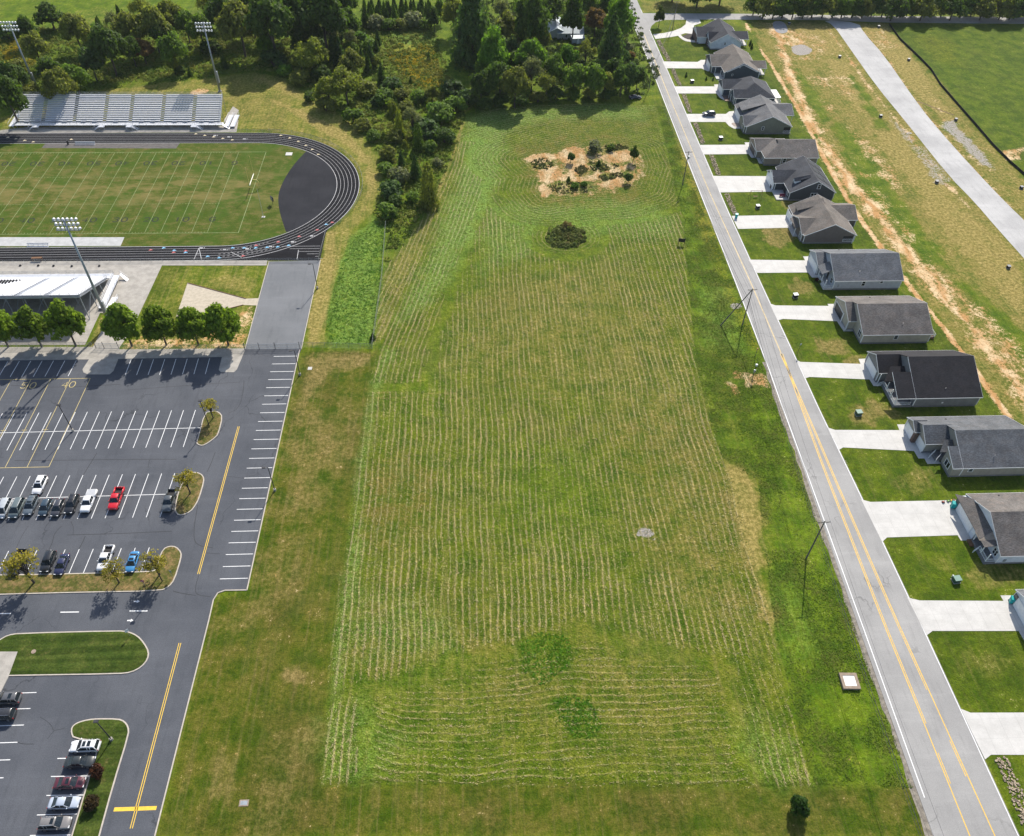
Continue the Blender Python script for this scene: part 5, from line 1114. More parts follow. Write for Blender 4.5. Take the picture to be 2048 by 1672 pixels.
# house 1, far corner
h = House(108, 353, 'farthest house, black hip roof and white gable end', W_WHITE, R_NAVY)
h.wing('y', 343.2, 361.2, 101.9, 115.4, 3.0, 6.6, rb=108.6)
h.wing('x', 97.5, 106.5, 349.8, 360.0, 2.9, 5.3, rake=(1, 0)); h.wing('x', 101.6, 108.0, 345.6, 352.4, 2.95, 5.4, rake=(1, 0)); h.wing('x', 110.5, 119.4, 347.8, 356.0, 2.8, 4.6, walls=False)
h.done(); h.block('brick_front', 97.72, 97.83, 350.2, 359.6, .1, 2.85, BRICK); h.block('brick_front', 101.75, 101.93, 346.0, 352.0, .1, 2.9, BRICK); h.block('gable_panel', 101.8, 101.9, 348.0, 350.0, 3.2, 4.6, W_WHITE)
h.garage(100.6, 350.1, 350.2); h.block('garage_side_door', 98.6, 101.6, 350.06, 350.13, .1, 2.2, WHITE); h.win('S', 108.2, 343.53, 2.6, .7, .9); h.posts([(118.9, 348.3), (118.9, 355.6)], 0, 2.7); h.slab(114.9, 119.2, 348, 355.8, .3); h.win('W', 347.0, 101.78, 1.6, 1.0, 1.4)
# house 2
h = House(108, 322, 'second farthest house, taupe roof and dark blue gable end', W_BLUEG, R_BROWN)
h.wing('y', 313.6, 333.0, 100.9, 115.4, 3.0, 6.6, rb=108.0); h.wing('x', 97.1, 106.0, 319.6, 331.0, 2.9, 5.5, rake=(1, 0)); h.wing('y', 313.2, 317.4, 102.0, 114.0, 3.4, 6.2, rb=107.9, walls=False); h.wing('x', 110, 119.2, 317.9, 325.4, 2.9, 4.4, walls=False)
h.done(); h.block('stone_front', 97.33, 97.44, 320, 330.7, .1, 2.8, STONEV); h.garage(97.32, 322.3, 328.3); h.posts([(98.6, 318.6), (100.2, 316.0), (101.4, 314.2)], 0, 2.8); h.slab(98.4, 101.5, 314.2, 319.4, .25); h.win('S', 106.8, 313.93, 5.1, .5, .7, sash=False); h.posts([(118.8, 318.3), (118.8, 325)], 0, 2.8); h.slab(115, 119, 318.2, 325.2, .3); h.win('W', 315.6, 101.2, 1.7, 1.0, 1.4); h.win('S', 104.4, 313.93, 1.9, .6, .6, sash=False)
# house 3
h = House(107, 297, 'third farthest house, dark grey hip roof and navy walls', W_NAVY, R_DGREY)
h.hip(99.9, 115.3, 290.6, 305.5, 3.0, 6.4, 107.8, 107.8, 296.6, 302.5); h.wing('x', 96.9, 105.5, 298.6, 306.6, 2.9, 5.2, rake=(1, 0)); h.wing('x', 99.4, 105, 290.9, 297.2, 3.0, 4.9, rake=(1, 0))
h.done(); h.block('stone_front', 97.13, 97.24, 299, 306.3, .1, 2.8, STONEV); h.garage(97.12, 299.5, 305.2); h.slab(97.4, 101, 294.6, 298.9, .2, m_=mat('brown_porch', (.2, .13, .10), .8, .2)); h.posts([(99.3, 297.2), (99.3, 294.6)], 0, 2.85); h.win('W', 292.9, 99.73, 1.7, 1.6, 1.5, True); h.slab(115.2, 118, 292, 297, .35, 'back_deck'); h.railing([(118, 292), (118, 297)], .35); h.block('back_porch_roof', 114.6, 117.6, 291.6, 298.4, 2.7, 2.85, WHITE); h.posts([(117.3, 292), (117.3, 298)], 0, 2.7)
# house 4
h = House(107, 277, 'grey roofed sage green house with two front gables, dark car outside', W_SAGE, R_GREY)
h.wing('y', 267.8, 285.5, 98.2, 115.0, 2.95, 6.7, rb=107.0); h.wing('x', 97.6, 105.5, 268.4, 276.2, 2.95, 5.1, rake=(1, 0)); h.wing('x', 110, 118.3, 277.0, 287.0, 2.8, 4.8, walls=False)
h.done(); h.slope([(98.6, 277.5, 4.4), (107.0, 277.5, 6.9), (107.0, 283.5, 6.9), (98.6, 283.5, 4.4)], name='shed_dormer_roof'); h.block('dormer_wall', 99.2, 106, 277.9, 283.1, 3.3, 4.3, W_SAGE); h.garage(98.5, 277.6, 283.8); h.win('W', 271.2, 97.9, 1.7, .9, 1.5); h.win('S', 104.5, 268.13, 2.2, .8, 1.1); h.cap(103, 268.12, 1.2) ; h.posts([(114.5, 268.4), (117.9, 277.4), (117.9, 286.6)], 0, 2.8); h.slab(112, 115, 268.2, 276, .4, 'back_deck'); h.block('porch_shade_panel', 112.2, 114.6, 268.08, 268.16, .5, 2.6, DARK); h.railing([(112.2, 268.0), (114.6, 268.0)], .4); h.door(98.5, 276.9, .2)  # dark panel on the near wall stands in for shade inside the porch
# house 5
h = House(108, 252, 'brown roofed tan house with hip front and brown garage door', W_TAN, R_TAUPE)
h.wing('x', 104.5, 117.6, 245.3, 258.5, 3.0, 5.9, rb=252.6, rake=(0, 1)); h.hip(98.9, 109.6, 245.3, 259, 3.0, 5.9, 106.2, 106.4, 252.6, 252.6, walls=False); h.W.bb(99.25-108, 105-108, 245.65-252, 258-252, .55, 2.85); h.F.bb(99.28-108, 105-108, 245.68-252, 258-252, 0, .55); h.wing('x', 97.3, 104.5, 250.2, 259.6, 2.95, 5.1, rake=(1, 0))
h.done(); h.garage(97.6, 251.9, 257.7, col=TAUPED); h.slab(98.2, 99.4, 247.0, 250.6, .25); h.win('W', 247.4, 99.2, 1.7, 1.5, 1.4, True); h.win('S', 106.0, 245.62, 1.9, 1.1, 1.4); h.vent(114.4, 248.2, 4.2); h.slope([(98.3, 255, 5.0), (98.3, 259.5, 3.2), (97.0, 259.5, 3.0), (97.0, 255, 4.8)], name='entry_roof')
# house 6
h = House(108, 230, 'charcoal house with small white dormer and rear solar panels', W_CHAR, R_DGREY)
h.wing('y', 222.9, 239.4, 100.9, 116.0, 3.0, 7.0, rb=109.2); h.wing('x', 97.5, 105.5, 229.2, 237.4, 2.9, 5.3, rake=(1, 0))
h.done()
for y, yy in ((226.0, 228.5), (230.5, 233.8), (235.2, 237.5)):
    for a, b_ in ((110.0, 112.6), (112.9, 115.2)):
        zz = lambda x: 7.0-(x-109.2)*4.0/6.8+.10
        h.slope([(a, y, zz(a)), (b_, y, zz(b_)), (b_, yy, zz(b_)), (a, yy, zz(a))], mat('solar_panel', (.015, .02, .03), .5, .1, spec=.3), 'solar_panel', .05)
d = MB()
h.slope([(103.2, 226.4, 5.1), (108.0, 226.4, 6.4), (108.0, 227.4, 6.9), (102.9, 227.4, 5.75)], name='dormer_roof'); h.slope([(102.9, 227.4, 5.75), (108.0, 227.4, 6.9), (108.0, 228.4, 6.4), (103.2, 228.4, 5.1)], name='dormer_roof'); h.block('dormer_wall', 103.3, 106.6, 226.5, 228.3, 3.9, 5.05, WHITE); h.win('W', 227.4, 103.29, 4.6, .55, .8)
h.block('white_front', 97.73, 97.84, 229.6, 237.0, .1, 2.8, WHITE); h.block('gable_panel', 97.73, 97.84, 231.2, 235.4, 2.8, 4.2, WHITE); h.garage(97.72, 230.2, 236.4, h=2.1, col=WHITE); h.block('garage_gap_shade', 97.6, 97.66, 230.4, 231.6, .1, 1.2, DARK)  # dark panel before the garage door stands in for shade in the gap
h.slab(97.6, 101.3, 223.6, 229.4, .3); h.posts([(98.2, 229.1)], 0, 2.9); h.win('S', 110.0, 223.23, 5.0, 1.0, 1.4); h.win('S', 109.1, 223.23, 1.9, 2.0, 1.5, True); h.win('W', 225.2, 101.23, 1.8, 1.2, 1.5, True); h.door(101.22, 227.6, .3); h.cap(112.5, 223.1, 3.4)
# house 7
h = House(107, 207, 'brown house with rear wing and two low front gables, seventh down', W_TAUPE, R_BROWN)
h.wing('y', 198.8, 215.6, 98.4, 114.4, 2.95, 6.8, rb=106.7); h.wing('x', 97.9, 105.0, 199.7, 210.4, 2.95, 5.3, rb=204.9, rake=(1, 0)); h.wing('x', 109.5, 117.6, 207.2, 216.8, 2.9, 5.2, rake=(0, 1))
h.done(); h.slope([(99.4, 210.6, 4.3), (107.4, 210.6, 6.6), (107.4, 213.0, 7.05), (99.2, 213.0, 4.9)], name='shed_dormer_roof'); h.block('dormer_wall', 99.7, 105.8, 210.8, 212.8, 3.3, 4.45, W_TAUPE); h.slope([(97.0, 203.2, 2.85), (99.2, 203.2, 3.6), (99.2, 208.6, 3.6), (97.0, 208.6, 2.85)], name='entry_roof'); h.garage(98.2, 208.9, 214.5); h.slab(96.9, 98.6, 203.0, 208.8, .15); h.posts([(97.2, 203.4), (97.2, 208.4)], 0, 2.8); h.win('W', 201.2, 98.2, 1.7, 1.5, 1.6, True); h.block('porch_shade_panel', 110.6, 113.4, 199.08, 199.16, .7, 2.6, DARK); h.railing([(110.6, 198.95), (113.6, 198.95)], .7); h.posts([(113.8, 199.1)], 0, 2.8); h.cap(105.9, 199.0, 5.7)  # porch recess is a dark panel painting its shade on the wall
# house 8
h = House(109, 183.6, 'pale grey house with wide grey blue roof, eighth down the row', W_LGREY, R_BLUE)
h.wing('x', 99.95, 119.6, 176.0, 191.2, 3.3, 7.2, rake=(2, 1)); h.wing('x', 97.5, 103, 183.0, 191.2, 3.3, 5.3, rb=187.0, rake=(1, 0))
h.done(); h.garage(97.83, 184.0, 190.0, h=2.3); h.slope([(97.4, 179.2, 3.35), (100.3, 179.2, 4.9), (100.3, 183.2, 4.9), (97.4, 183.2, 3.35)], name='entry_roof'); h.slab(97.8, 100.3, 176.5, 183.2, .5); h.posts([(98.0, 176.7), (98.0, 179.4), (98.0, 182.2)], 0, 3.2); h.railing([(98.0, 176.6), (98.0, 182.0)], .5); h.railing([(98.0, 176.6), (100.3, 176.6)], .5); h.win('W', 178.2, 100.25, 1.9, 1.2, 1.5); h.door(100.28, 181.3, .5); h.win('S', 108.6, 176.32, 2.2, 1.0, 1.5); h.win('S', 113.6, 176.32, 2.6, .9, .6, sash=False); h.vent(107.4, 178.4, 4.6, .35); h.cap(105.5, 189.8, 4.2)
h.block('electric_meter', 101.4, 101.8, 176.2, 176.32, 1.1, 1.9, GALV)
# house 9
h = House(108.5, 161.1, 'beige house with brown roof and dark garage door, ninth down', W_BEIGE, R_TAUPE)
h.wing('x', 99.8, 118.4, 153.0, 169.2, 3.3, 7.1, rb=161.1, rake=(2, 1)); h.wing('x', 97.9, 103, 158.6, 169.2, 3.3, 5.9, rb=163.6, rake=(1, 0))
h.done(); h.garage(98.22, 162.8, 168.0, h=2.4, col=DKDOOR); h.win('W', 155.3, 100.12, 2.0, 1.5, 1.7, True); h.win('S', 109.0, 153.32, 2.3, 1.0, 1.4); h.slab(97.6, 100.1, 158.5, 161.9, .3); h.posts([(98.0, 158.8), (98.0, 162.2)], 0, 3.1); h.door(100.12, 160.4, .3); h.vent(110.7, 155.6, 4.5); h.slope([(118.2, 161.2, 6.9), (118.9, 161.2, 6.9), (118.9, 163.4, 6.0), (118.2, 163.4, 6.0)], name='rear_roof_step'); h.slab(118.1, 120.6, 155, 159, .6, 'back_deck', WOODB); h.railing([(118.3, 155, .6), (120.6, 155, .6), (120.6, 159, .6)], .6); h.cap(106.5, 167.5, 4.2)
# house 10
h = House(109.5, 138.3, 'grey house with black roof and long white porch, tenth down', W_GREY, R_BLACK)
h.wing('x', 104.4, 120.7, 129.8, 146.75, 3.3, 8.0, rb=139.4, rake=(2, 1)); h.wing('x', 98.6, 106.0, 138.7, 146.75, 3.3, 5.85, rb=142.75, rake=(1, 0)); h.wing('x', 99.9, 105.5, 129.8, 135.9, 3.3, 6.25, walls=False, shed=True)
h.done(); h.slope([(98.8, 135.7, 3.35), (104.6, 135.7, 3.35), (104.6, 139.3, 5.0), (101.2, 139.3, 5.0)], name='porch_roof'); h.garage(98.92, 140.2, 145.6, h=2.4);
h.slab(100.0, 104.6, 130.2, 138.6, .7, 'front_porch', FOUND); h.posts([(100.2, 130.3), (100.2, 133.0), (100.2, 135.6), (99.2, 138.4)], 0, 3.2); h.railing([(100.2, 130.3), (100.2, 137.6)], .7); h.railing([(100.2, 130.3), (104.0, 130.3)], .7); h.railing([(98.9, 137.4, .1), (100.2, 137.6, .7)], .7); h.door(104.7, 137.4, .7); h.win('W', 134.8, 104.74, 2.2, 1.1, 1.5); h.win('W', 132.2, 104.74, 2.2, 1.1, 1.5); h.vent(112.0, 131.9, 4.3, .35); h.cap(106.5, 145.0, 4.4); h.block('wall_vent', 111.5, 111.9, 130.06, 130.14, 1.2, 1.6, WHITE); h.block('electric_meter', 102.9, 103.4, 130.02, 130.14, 1.1, 1.9, GALV)
# house 11
h = House(112, 116, 'khaki house with grey roof and two white garage doors', W_KHAKI, R_STEEL)
h.wing('x', 106.2, 123.2, 108.05, 123.77, 3.3, 7.0, rb=116.0, rake=(2, 1)); h.wing('x', 100.75, 107.5, 115.3, 123.77, 3.3, 5.6, rb=119.1, rake=(2, 0)); h.wing('x', 103.9, 107, 108.05, 112.7, 3.3, 5.45, shed=True); h.wing('x', 99.8, 103, 119.0, 123.77, 3.25, 4.7, rb=121.4, rake=(1, 0))
h.done(); h.garage(101.07, 115.9, 118.7, h=2.3); h.garage(100.1, 119.8, 123.0, h=2.3); h.block('brick_column', 99.95, 100.9, 118.75, 119.6, .05, 3.0, BRICK); h.win('W', 110.6, 104.22, 2.0, 1.9, 1.6, True, False); h.win('S', 108.4, 108.37, 2.4, 1.0, 1.1); h.railing([(101.9, 113.8, .15), (103.6, 115.0, .9)], .9); h.railing([(102.9, 112.6, .15), (104.3, 113.8, .9)], .9); h.slab(103.2, 106.3, 113.2, 115.6, .9, 'front_steps', FOUND); h.door(106.5, 114.4, .9); h.vent(113.6, 110.3, 4.4, .6); h.cap(108.0, 122.2, 4.1); h.slab(101.2, 104.2, 112.3, 115.4, .07); h.slope([(103.0, 112.9, 3.3), (106.4, 112.9, 3.3), (106.4, 115.4, 4.6), (104.6, 115.4, 4.6)], name='porch_roof')
# house 12
h = House(113, 93.3, 'white house with brown roof and long white garage door', W_WHITE, R_TAUPE)
h.wing('x', 103.6, 123, 85.3, 101.1, 3.3, 7.1, rb=93.4)
h.done(); h.slope([(101.3, 89.6, 3.35), (104.2, 90.6, 4.6), (103.75, 98.6, 4.7), (101.3, 101.1, 3.35)], name='garage_skirt_roof'); h.block('garage_wall', 102.0, 104.0, 91.8, 100.7, .05, 3.2, W_WHITE); h.garage(101.98, 93.4, 99.2, h=2.35); h.block('side_panel', 101.86, 101.95, 99.5, 100.6, .1, 2.9, W_TAUPE)
h.slope([(101.2, 89.3, 3.2), (104.0, 88.4, 3.9), (104.2, 90.8, 4.6), (101.2, 91.4, 3.3)], mat('pale_shingle', (.30, .25, .20), .9, .15, 2, fine=.15), 'hip_flare'); h.slope([(101.4, 87.6, 3.25), (103.9, 87.4, 4.0), (103.9, 89.0, 4.0), (101.4, 89.2, 3.25)], name='entry_roof'); h.slab(101.7, 104.0, 85.7, 91.4, .75, 'front_porch', FOUND); h.posts([(101.9, 85.9), (101.9, 88.0), (101.9, 91.2)], 0, 3.2); h.railing([(101.9, 85.8), (101.9, 88.4)], .75); h.railing([(101.9, 85.8), (103.9, 85.8)], .75); h.railing([(100.6, 88.4, .1), (101.9, 89.0, .75), (101.9, 88.3, .75)], .75); h.door(103.9, 90.2, .75, WOODB); h.win('W', 87.1, 103.92, 2.2, 1.3, 1.5, True); h.cap(110.0, 100.0, 3.9); h.block('electric_meter', 105.2, 105.7, 85.5, 85.63, 1.0, 1.8, GALV)
h.slab(100.9, 101.9, 90.0, 91.6, .35, 'front_steps', WOODB)
# house 13 at the frame edge
h = House(114, 71, 'grey roofed house cut by the right edge, teal bin at its corner', W_WHITE, R_STEEL)
a_ = G(2031, 1179, 3.3); b_ = G(2044, 1192, 0)
h.wing('x', a_[0], 125, a_[1]-15.5, a_[1], 3.3, 7.0); h.done(); h.garage(a_[0]+.33, a_[1]-7.2, a_[1]-1.6, h=2.4); h.block('stone_front', a_[0]+.2, a_[0]+.31, a_[1]-1.35, a_[1]-.4, .1, 2.7, STONEV)
# metal roofed house among the trees
h = House(*(G(1120, 68)[:2]), 'old house with pale metal roof half hidden in the woods', siding('old_siding', (.4, .42, .45)), mat('metal_roof', (.24, .28, .31), .5, .2, .8, metal=.2))
x_, y_ = G(1120, 66)[:2]
h.wing('y', y_-7, y_+9, x_-5.5, x_+1.5, 3.0, 4.6); h.wing('x', x_-2, x_+9.5, y_-8, y_-1, 2.8, 4.4); h.done(); h.win('S', x_+2, y_-7.65, 1.6, 1, 1.2); h.win('S', x_+6, y_-7.65, 1.6, 1, 1.2)
p = G(1154, 84); sh_ = empty('garden_shed', (p[0], p[1], 0), .1, 'low pale shed beside the metal roofed house', 'shed')
MB().bb(-2.6, 2.6, -1.8, 1.8, 0, 2.2).build('wall', siding('old_siding', (.4, .42, .45)), sh_); MB().extr([(-2.1, 2.2), (0, 2.9), (2.1, 2.2), (2.1, 2.1), (0, 2.78), (-2.1, 2.1)], 'x', -2.9, 2.9).build('roof', mat('metal_roof', (.50, .56, .62)), sh_); MB().bb(-.5, .5, -1.85, -1.79, 0, 2).build('door', WHITE, sh_)

# ------------------------------------------------------------------ cars and pickups; nose towards +x, origin on the ground
def car_meshes(kind):
    K = {'sedan': dict(L=4.75, W=1.82, H=1.44, hood=.92, belt=.95, cab=(-1.75, -.95, .35, 1.15), tail=1.02),
         'suv': dict(L=4.75, W=1.92, H=1.74, hood=1.06, belt=1.08, cab=(-2.2, -1.95, .35, 1.1), tail=1.10),
         'van': dict(L=5.0, W=1.95, H=1.76, hood=1.02, belt=1.06, cab=(-2.35, -2.1, .65, 1.6), tail=1.08),
         'hatch': dict(L=4.35, W=1.8, H=1.56, hood=.96, belt=1.0, cab=(-1.98, -1.55, .3, 1.1), tail=1.06),
         'pickup': dict(L=5.75, W=2.0, H=1.88, hood=1.14, belt=1.18, cab=(-.75, -.55, .75, 1.35), tail=1.16)}[kind]
    L, W, H = K['L'], K['W'], K['H']; hl, hw = L/2, W/2; c0, c1, c2, c3 = K['cab']; hd, bt, tl = K['hood'], K['belt'], K['tail']
    out = {}
    def ring(x, zb, zt, w_, crown=.03):
        return [(x, -w_*.90, zb), (x, -w_, zb+.16), (x, -w_, zb+(zt-zb)*.62), (x, -w_*.955, zt-.05), (x, -w_*.80, zt), (x, 0, zt+crown),
                (x, w_*.80, zt), (x, w_*.955, zt-.05), (x, w_, zb+(zt-zb)*.62), (x, w_, zb+.16), (x, w_*.90, zb)]
    b = MB(); bed_end = c0-.05
    if kind == 'pickup':
        xs = [(bed_end, .38, bt, hw), (c0+.1, .36, bt, hw), (0, .34, bt, hw), (c3-.02, .34, bt-.01, hw), (c3+.5, .34, hd+.02, hw*.99), (hl-.35, .36, hd-.03, hw*.96), (hl-.08, .42, hd-.14, hw*.90), (hl, .48, hd-.30, hw*.86)]
    else:
        xs = [(-hl, .48, tl-.36, hw*.84), (-hl+.07, .40, tl-.12, hw*.9), (-hl+.35, .32, tl-.01, hw*.97), (c0+.1, .30, bt, hw), (0, .28, bt, hw), (c3-.05, .28, bt-.01, hw), (c3+.45, .28, hd, hw*.99), (hl-.42, .28, hd-.08, hw*.96), (hl-.10, .34, hd-.22, hw*.88), (hl, .42, hd-.38, hw*.80)]
    b.loft([ring(x, zb, zt, w_) for x, zb, zt, w_ in xs])
    # roof slab and pillars; glass fills between them
    rw = hw*.74; bw = hw*.93; cr = [(c1, H-.06), (c1+.25, H-.01), ((c1+c2)/2, H), (c2-.2, H-.02), (c2, H-.08)]
    b.loft([[(x, -rw, z-.05), (x, -rw*.9, z), (x, 0, z+.03), (x, rw*.9, z), (x, rw, z-.05)] for x, z in cr])
    for sg in (-1, 1):
        pil = [((c3, bt), (c2, H-.06), .05), ((c0, bt), (c1, H-.07), .07), (((c1+c2)/2+.05, bt), ((c1+c2)/2+.02, H-.03), .05)]
        if kind in ('suv', 'van'): pil.append(((c1+.75, bt), (c1+.72, H-.03), .07))
        for (xa, za), (xb, zb_), r_ in pil: b.tube([(xa, sg*bw*.985, za-.04), (xb, sg*rw*.99, zb_)], r_, 5)
        b.box((c3-.32, sg*(hw+.10), bt+.10), (.14, .22, .15))
        for wx in (hl-.92, -hl+.95): pass
    if kind == 'pickup':
        for sg in (-1, 1): b.bb(-hl+.05, bed_end-.003, sg*hw*.9-.09, sg*hw*.9+.09, .50, bt-.01)
        b.bb(-hl+.03, -hl+.13, -hw*.88, hw*.88, .50, bt-.02); b.bb(-hl, -hl+.14, -hw*.92, hw*.92, .42, .58)
    out['body'] = b.mesh('car_body', PAINT, True)
    def g(name, q): m_ = MB(); m_.face(q); out[name] = m_.mesh(name, GLASS)
    e = .0
    m_ = MB(); m_.loft([[(c3+.02, -bw*.9, bt), (c3+.06, 0, bt+.01), (c3+.02, bw*.9, bt)], [(c2+.02, -rw*.95, H-.07), (c2+.05, 0, H-.04), (c2+.02, rw*.95, H-.07)]], cap=False)
    m_.f = [f for f in m_.f][:2]; m_.m = m_.m[:2]; out['windshield'] = m_.mesh('windshield', GLASS)
    m_ = MB(); m_.face([(c0-.02, -bw*.9, bt), (c0-.02, bw*.9, bt), (c1-.02, rw*.95, H-.07), (c1-.02, -rw*.95, H-.07)]); out['rear_window'] = m_.mesh('rear_window', GLASS)
    for sg, nm in ((-1, 'side_window'), (1, 'side_window_')):
        m_ = MB(); m_.face([(c3, sg*bw, bt), (c0, sg*bw, bt), (c1, sg*rw, H-.06), (c2, sg*rw, H-.06)]); out[nm] = m_.mesh('side_window', GLASS)
    wr = .36 if kind not in ('pickup', 'suv') else .40
    out['tyre'] = MB().cyl((0, 0, 0), wr, .25, 'y', 18).mesh('tyre', TYRE); out['rim'] = MB().cyl((0, 0, 0), wr*.64, .27, 'y', 12).mesh('rim', RIM)
    out['wheels'] = [(x, sg*(hw-.12), wr) for x in (hl-.95, -hl+(1.0 if kind != 'pickup' else 1.15)) for sg in (-1, 1)]
    out['headlight'] = MB().box((0, 0, 0), (.16, .36, .14)).mesh('headlight', LAMPW); out['hl'] = [(hl-.10, sg*hw*.64, hd-.28) for sg in (-1, 1)]
    out['taillight'] = MB().box((0, 0, 0), (.08, .13, .24)).mesh('taillight', LAMPR); out['tl'] = [(-hl+.05, sg*hw*.83, tl-.22) for sg in (-1, 1)]
    out['bumper'] = MB().bb(hl-.09, hl+.03, -hw*.62, hw*.62, .42, .66).mesh('grille', DARK)
    if kind == 'pickup':
        out['bed'] = MB().bb(-hl+.13, bed_end-.01, -hw*.81, hw*.81, .55, .66).mesh('bed_floor', mat('bed_liner', (.02, .02, .022), .8, .2))
        out['cover'] = MB().bb(-hl+.10, bed_end-.01, -hw*.86, hw*.86, bt-.02, bt+.03).mesh('bed_cover', mat('grey_bed_cover', (.42, .43, .45), .5, .05))
    zr = H+.025
    out['sunroof'] = MB().bb(c2-.75, c2-.25, -.42, .42, zr-.03, zr+.01).mesh('sunroof', GLASS)
    out['sunroof2'] = MB().bb(c2-1.55, c2-1.0, -.45, .45, zr-.03, zr+.014).mesh('sunroof', GLASS)
    rk = MB()
    for sg in (-1, 1): rk.tube([(c1+.2, sg*rw*.86, zr-.02), (c1+.3, sg*rw*.86, zr+.05), (c2-.35, sg*rw*.86, zr+.05), (c2-.2, sg*rw*.86, zr-.02)], .025, 5)
    for x in (c1+.6, c2-.7): rk.tube([(x, -rw*.86, zr+.05), (x, rw*.86, zr+.05)], .02, 4)
    out['rack'] = rk.mesh('roof_rack', DARK)
    out['rails'] = MB().tube([(c1+.2, -rw*.86, zr+.0), (c2-.3, -rw*.86, zr+.0)], .03, 5).tube([(c1+.2, rw*.86, zr), (c2-.3, rw*.86, zr)], .03, 5).mesh('roof_rack', CHROME)
    return out
CM = {k: car_meshes(k) for k in ('sedan', 'suv', 'van', 'hatch', 'pickup')}
def car(px, py, ang, kind, col, lab, extra=(), cat=None, z=.02):
    m_ = CM[kind]; p = G(px, py, .6); r_ = empty('pickup_truck' if kind == 'pickup' else 'parked_car', (p[0], p[1], z), R(ang), lab, cat or ('pickup' if kind == 'pickup' else 'car'))
    inst('body', m_['body'], r_, color=col)
    for k in ('windshield', 'rear_window', 'side_window', 'side_window_'): inst(k.strip('_'), m_[k], r_)
    for c in m_['wheels']:
        wl = inst('wheel', m_['tyre'], r_, c); inst('rim', m_['rim'], wl)
    for c in m_['hl']: inst('headlight', m_['headlight'], r_, c)
    for c in m_['tl']: inst('taillight', m_['taillight'], r_, c)
    inst('grille', m_['bumper'], r_)
    if kind == 'pickup' and 'cover' not in extra: inst('bed_floor', m_['bed'], r_)
    names = dict(cover='bed_cover', rack='roof_rack', rails='roof_rack', sunroof='sunroof', sunroof2='sunroof')
    for e in extra: inst(names[e], m_[e], r_)
    return r_
D = -90
car(80, 971, D, 'suv', (.78, .78, .79), 'white car alone in the upper row, nose to nose with grey ones', ('sunroof',))
car(8, 1018, D, 'van', (.42, .45, .48), 'pale grey van cut by the left edge in the middle row')
car(34, 1017, D, 'van', (.12, .15, .155), 'grey green minivan beside the van at the left edge', ('rails',))
car(62, 1012, D, 'suv', (.10, .125, .15), 'blue grey wagon with roof rails behind the white car', ('rack', 'sunroof'))
car(91, 1015, D, 'hatch', (.035, .06, .085), 'dark teal blue car in the middle of the grey row')
car(116, 1016, D, 'hatch', (.05, .05, .06), 'dark grey hatchback beside the black roof racked one', ('rails',))
car(144, 1009, D, 'suv', (.018, .018, .02), 'black sport utility with silver roof rack beside white pickup', ('rack', 'rails'))
car(178, 1003, D, 'pickup', (.78, .78, .79), 'white pickup with grey bed cover in the middle row', ('cover',))
car(233, 998, D, 'pickup', (.55, .008, .018), 'bright red pickup truck with open black bed')
car(339, 1002, D, 'pickup', (.07, .08, .09), 'dark grey pickup beside the dry grass island')
car(36, 1125, D, 'pickup', (.03, .028, .025), 'black pickup partly under the leftmost thin tree')
car(97, 1124, D, 'suv', (.014, .015, .017), 'black sport utility between the black pickup and the navy coupe')
car(124, 1129, D, 'sedan', (.022, .026, .075), 'small navy blue coupe facing the long island')
car(212, 1117, D, 'pickup', (.74, .74, .75), 'white pickup with dark hood stripe and open bed by island')
car(265, 1124, D, 'sedan', (.05, .23, .48), 'bright blue sedan facing the long dry island', ('sunroof',))
car(14, 1398, 180, 'suv', (.10, .10, .105), 'dark grey car, upper one of two at the left edge', ('sunroof2',))
car(3, 1430, 180, 'suv', (.028, .028, .03), 'black car, lower one of two at the left edge', ('rails',))
car(171, 1493, 180, 'suv', (.78, .78, .79), 'white sport utility with two dark roof panels by the lamp', ('sunroof', 'sunroof2', 'rails'))
car(160, 1524, 0, 'sedan', (.028, .033, .033), 'black sedan between the white and the maroon cars')
car(140, 1566, 0, 'sedan', (.095, .018, .028), 'dark maroon sedan beside the red bushes', ('sunroof',))
car(129, 1606, 0, 'sedan', (.42, .47, .56), 'silver blue sedan below the maroon car')
car(111, 1647, 0, 'suv', (.20, .19, .185), 'grey brown wagon, lowest in the right hand bank', ('sunroof', 'rails'))
car(84, 1692, 0, 'sedan', (.02, .02, .022), 'dark car just cut by the bottom edge')
car(1270, 194, 4, 'sedan', (.02, .024, .045), 'dark navy car parked in tree shade at the field top', z=0)
car(1418, 228, 182, 'suv', (.03, .036, .06), 'dark blue car on the driveway of the grey roofed house', z=.045)

# ------------------------------------------------------------------ trees and shrubs
def leaf_mat(name, rough=.7, tr=.48):
    m, n, b = new_mat(name); o = n.nodes.new('ShaderNodeObjectInfo'); P = pos(n)
    oc = n.nodes.new('ShaderNodeTexCoord')
    v = noise(n, P, .7, 3, .7); t = noise(n, P, 3.0, 2, .7)
    c = mixc(n, 1.0, o.outputs['Color'], mixc(n, ramp(n, v, .3, .7), (.74, .80, .85), (1.5, 1.4, 1.05)), 'MULTIPLY')
    c = mixc(n, 1.0, c, mixc(n, ramp(n, t, .3, .7), (.75, .75, .75), (1.2, 1.2, 1.1)), 'MULTIPLY')
    lnk(n, c, b.inputs['Base Color']); b.inputs['Roughness'].default_value = rough; b.inputs['Specular IOR Level'].default_value = .25
    out = n.nodes['Material Output']; tl = n.nodes.new('ShaderNodeBsdfTranslucent'); mx = n.nodes.new('ShaderNodeMixShader'); mx.inputs[0].default_value = tr
    lnk(n, mixc(n, 1.0, c, (1.25, 1.35, .7), 'MULTIPLY'), tl.inputs[0]); lnk(n, b.outputs[0], mx.inputs[1]); lnk(n, tl.outputs[0], mx.inputs[2]); lnk(n, mx.outputs[0], out.inputs[0])
    return m
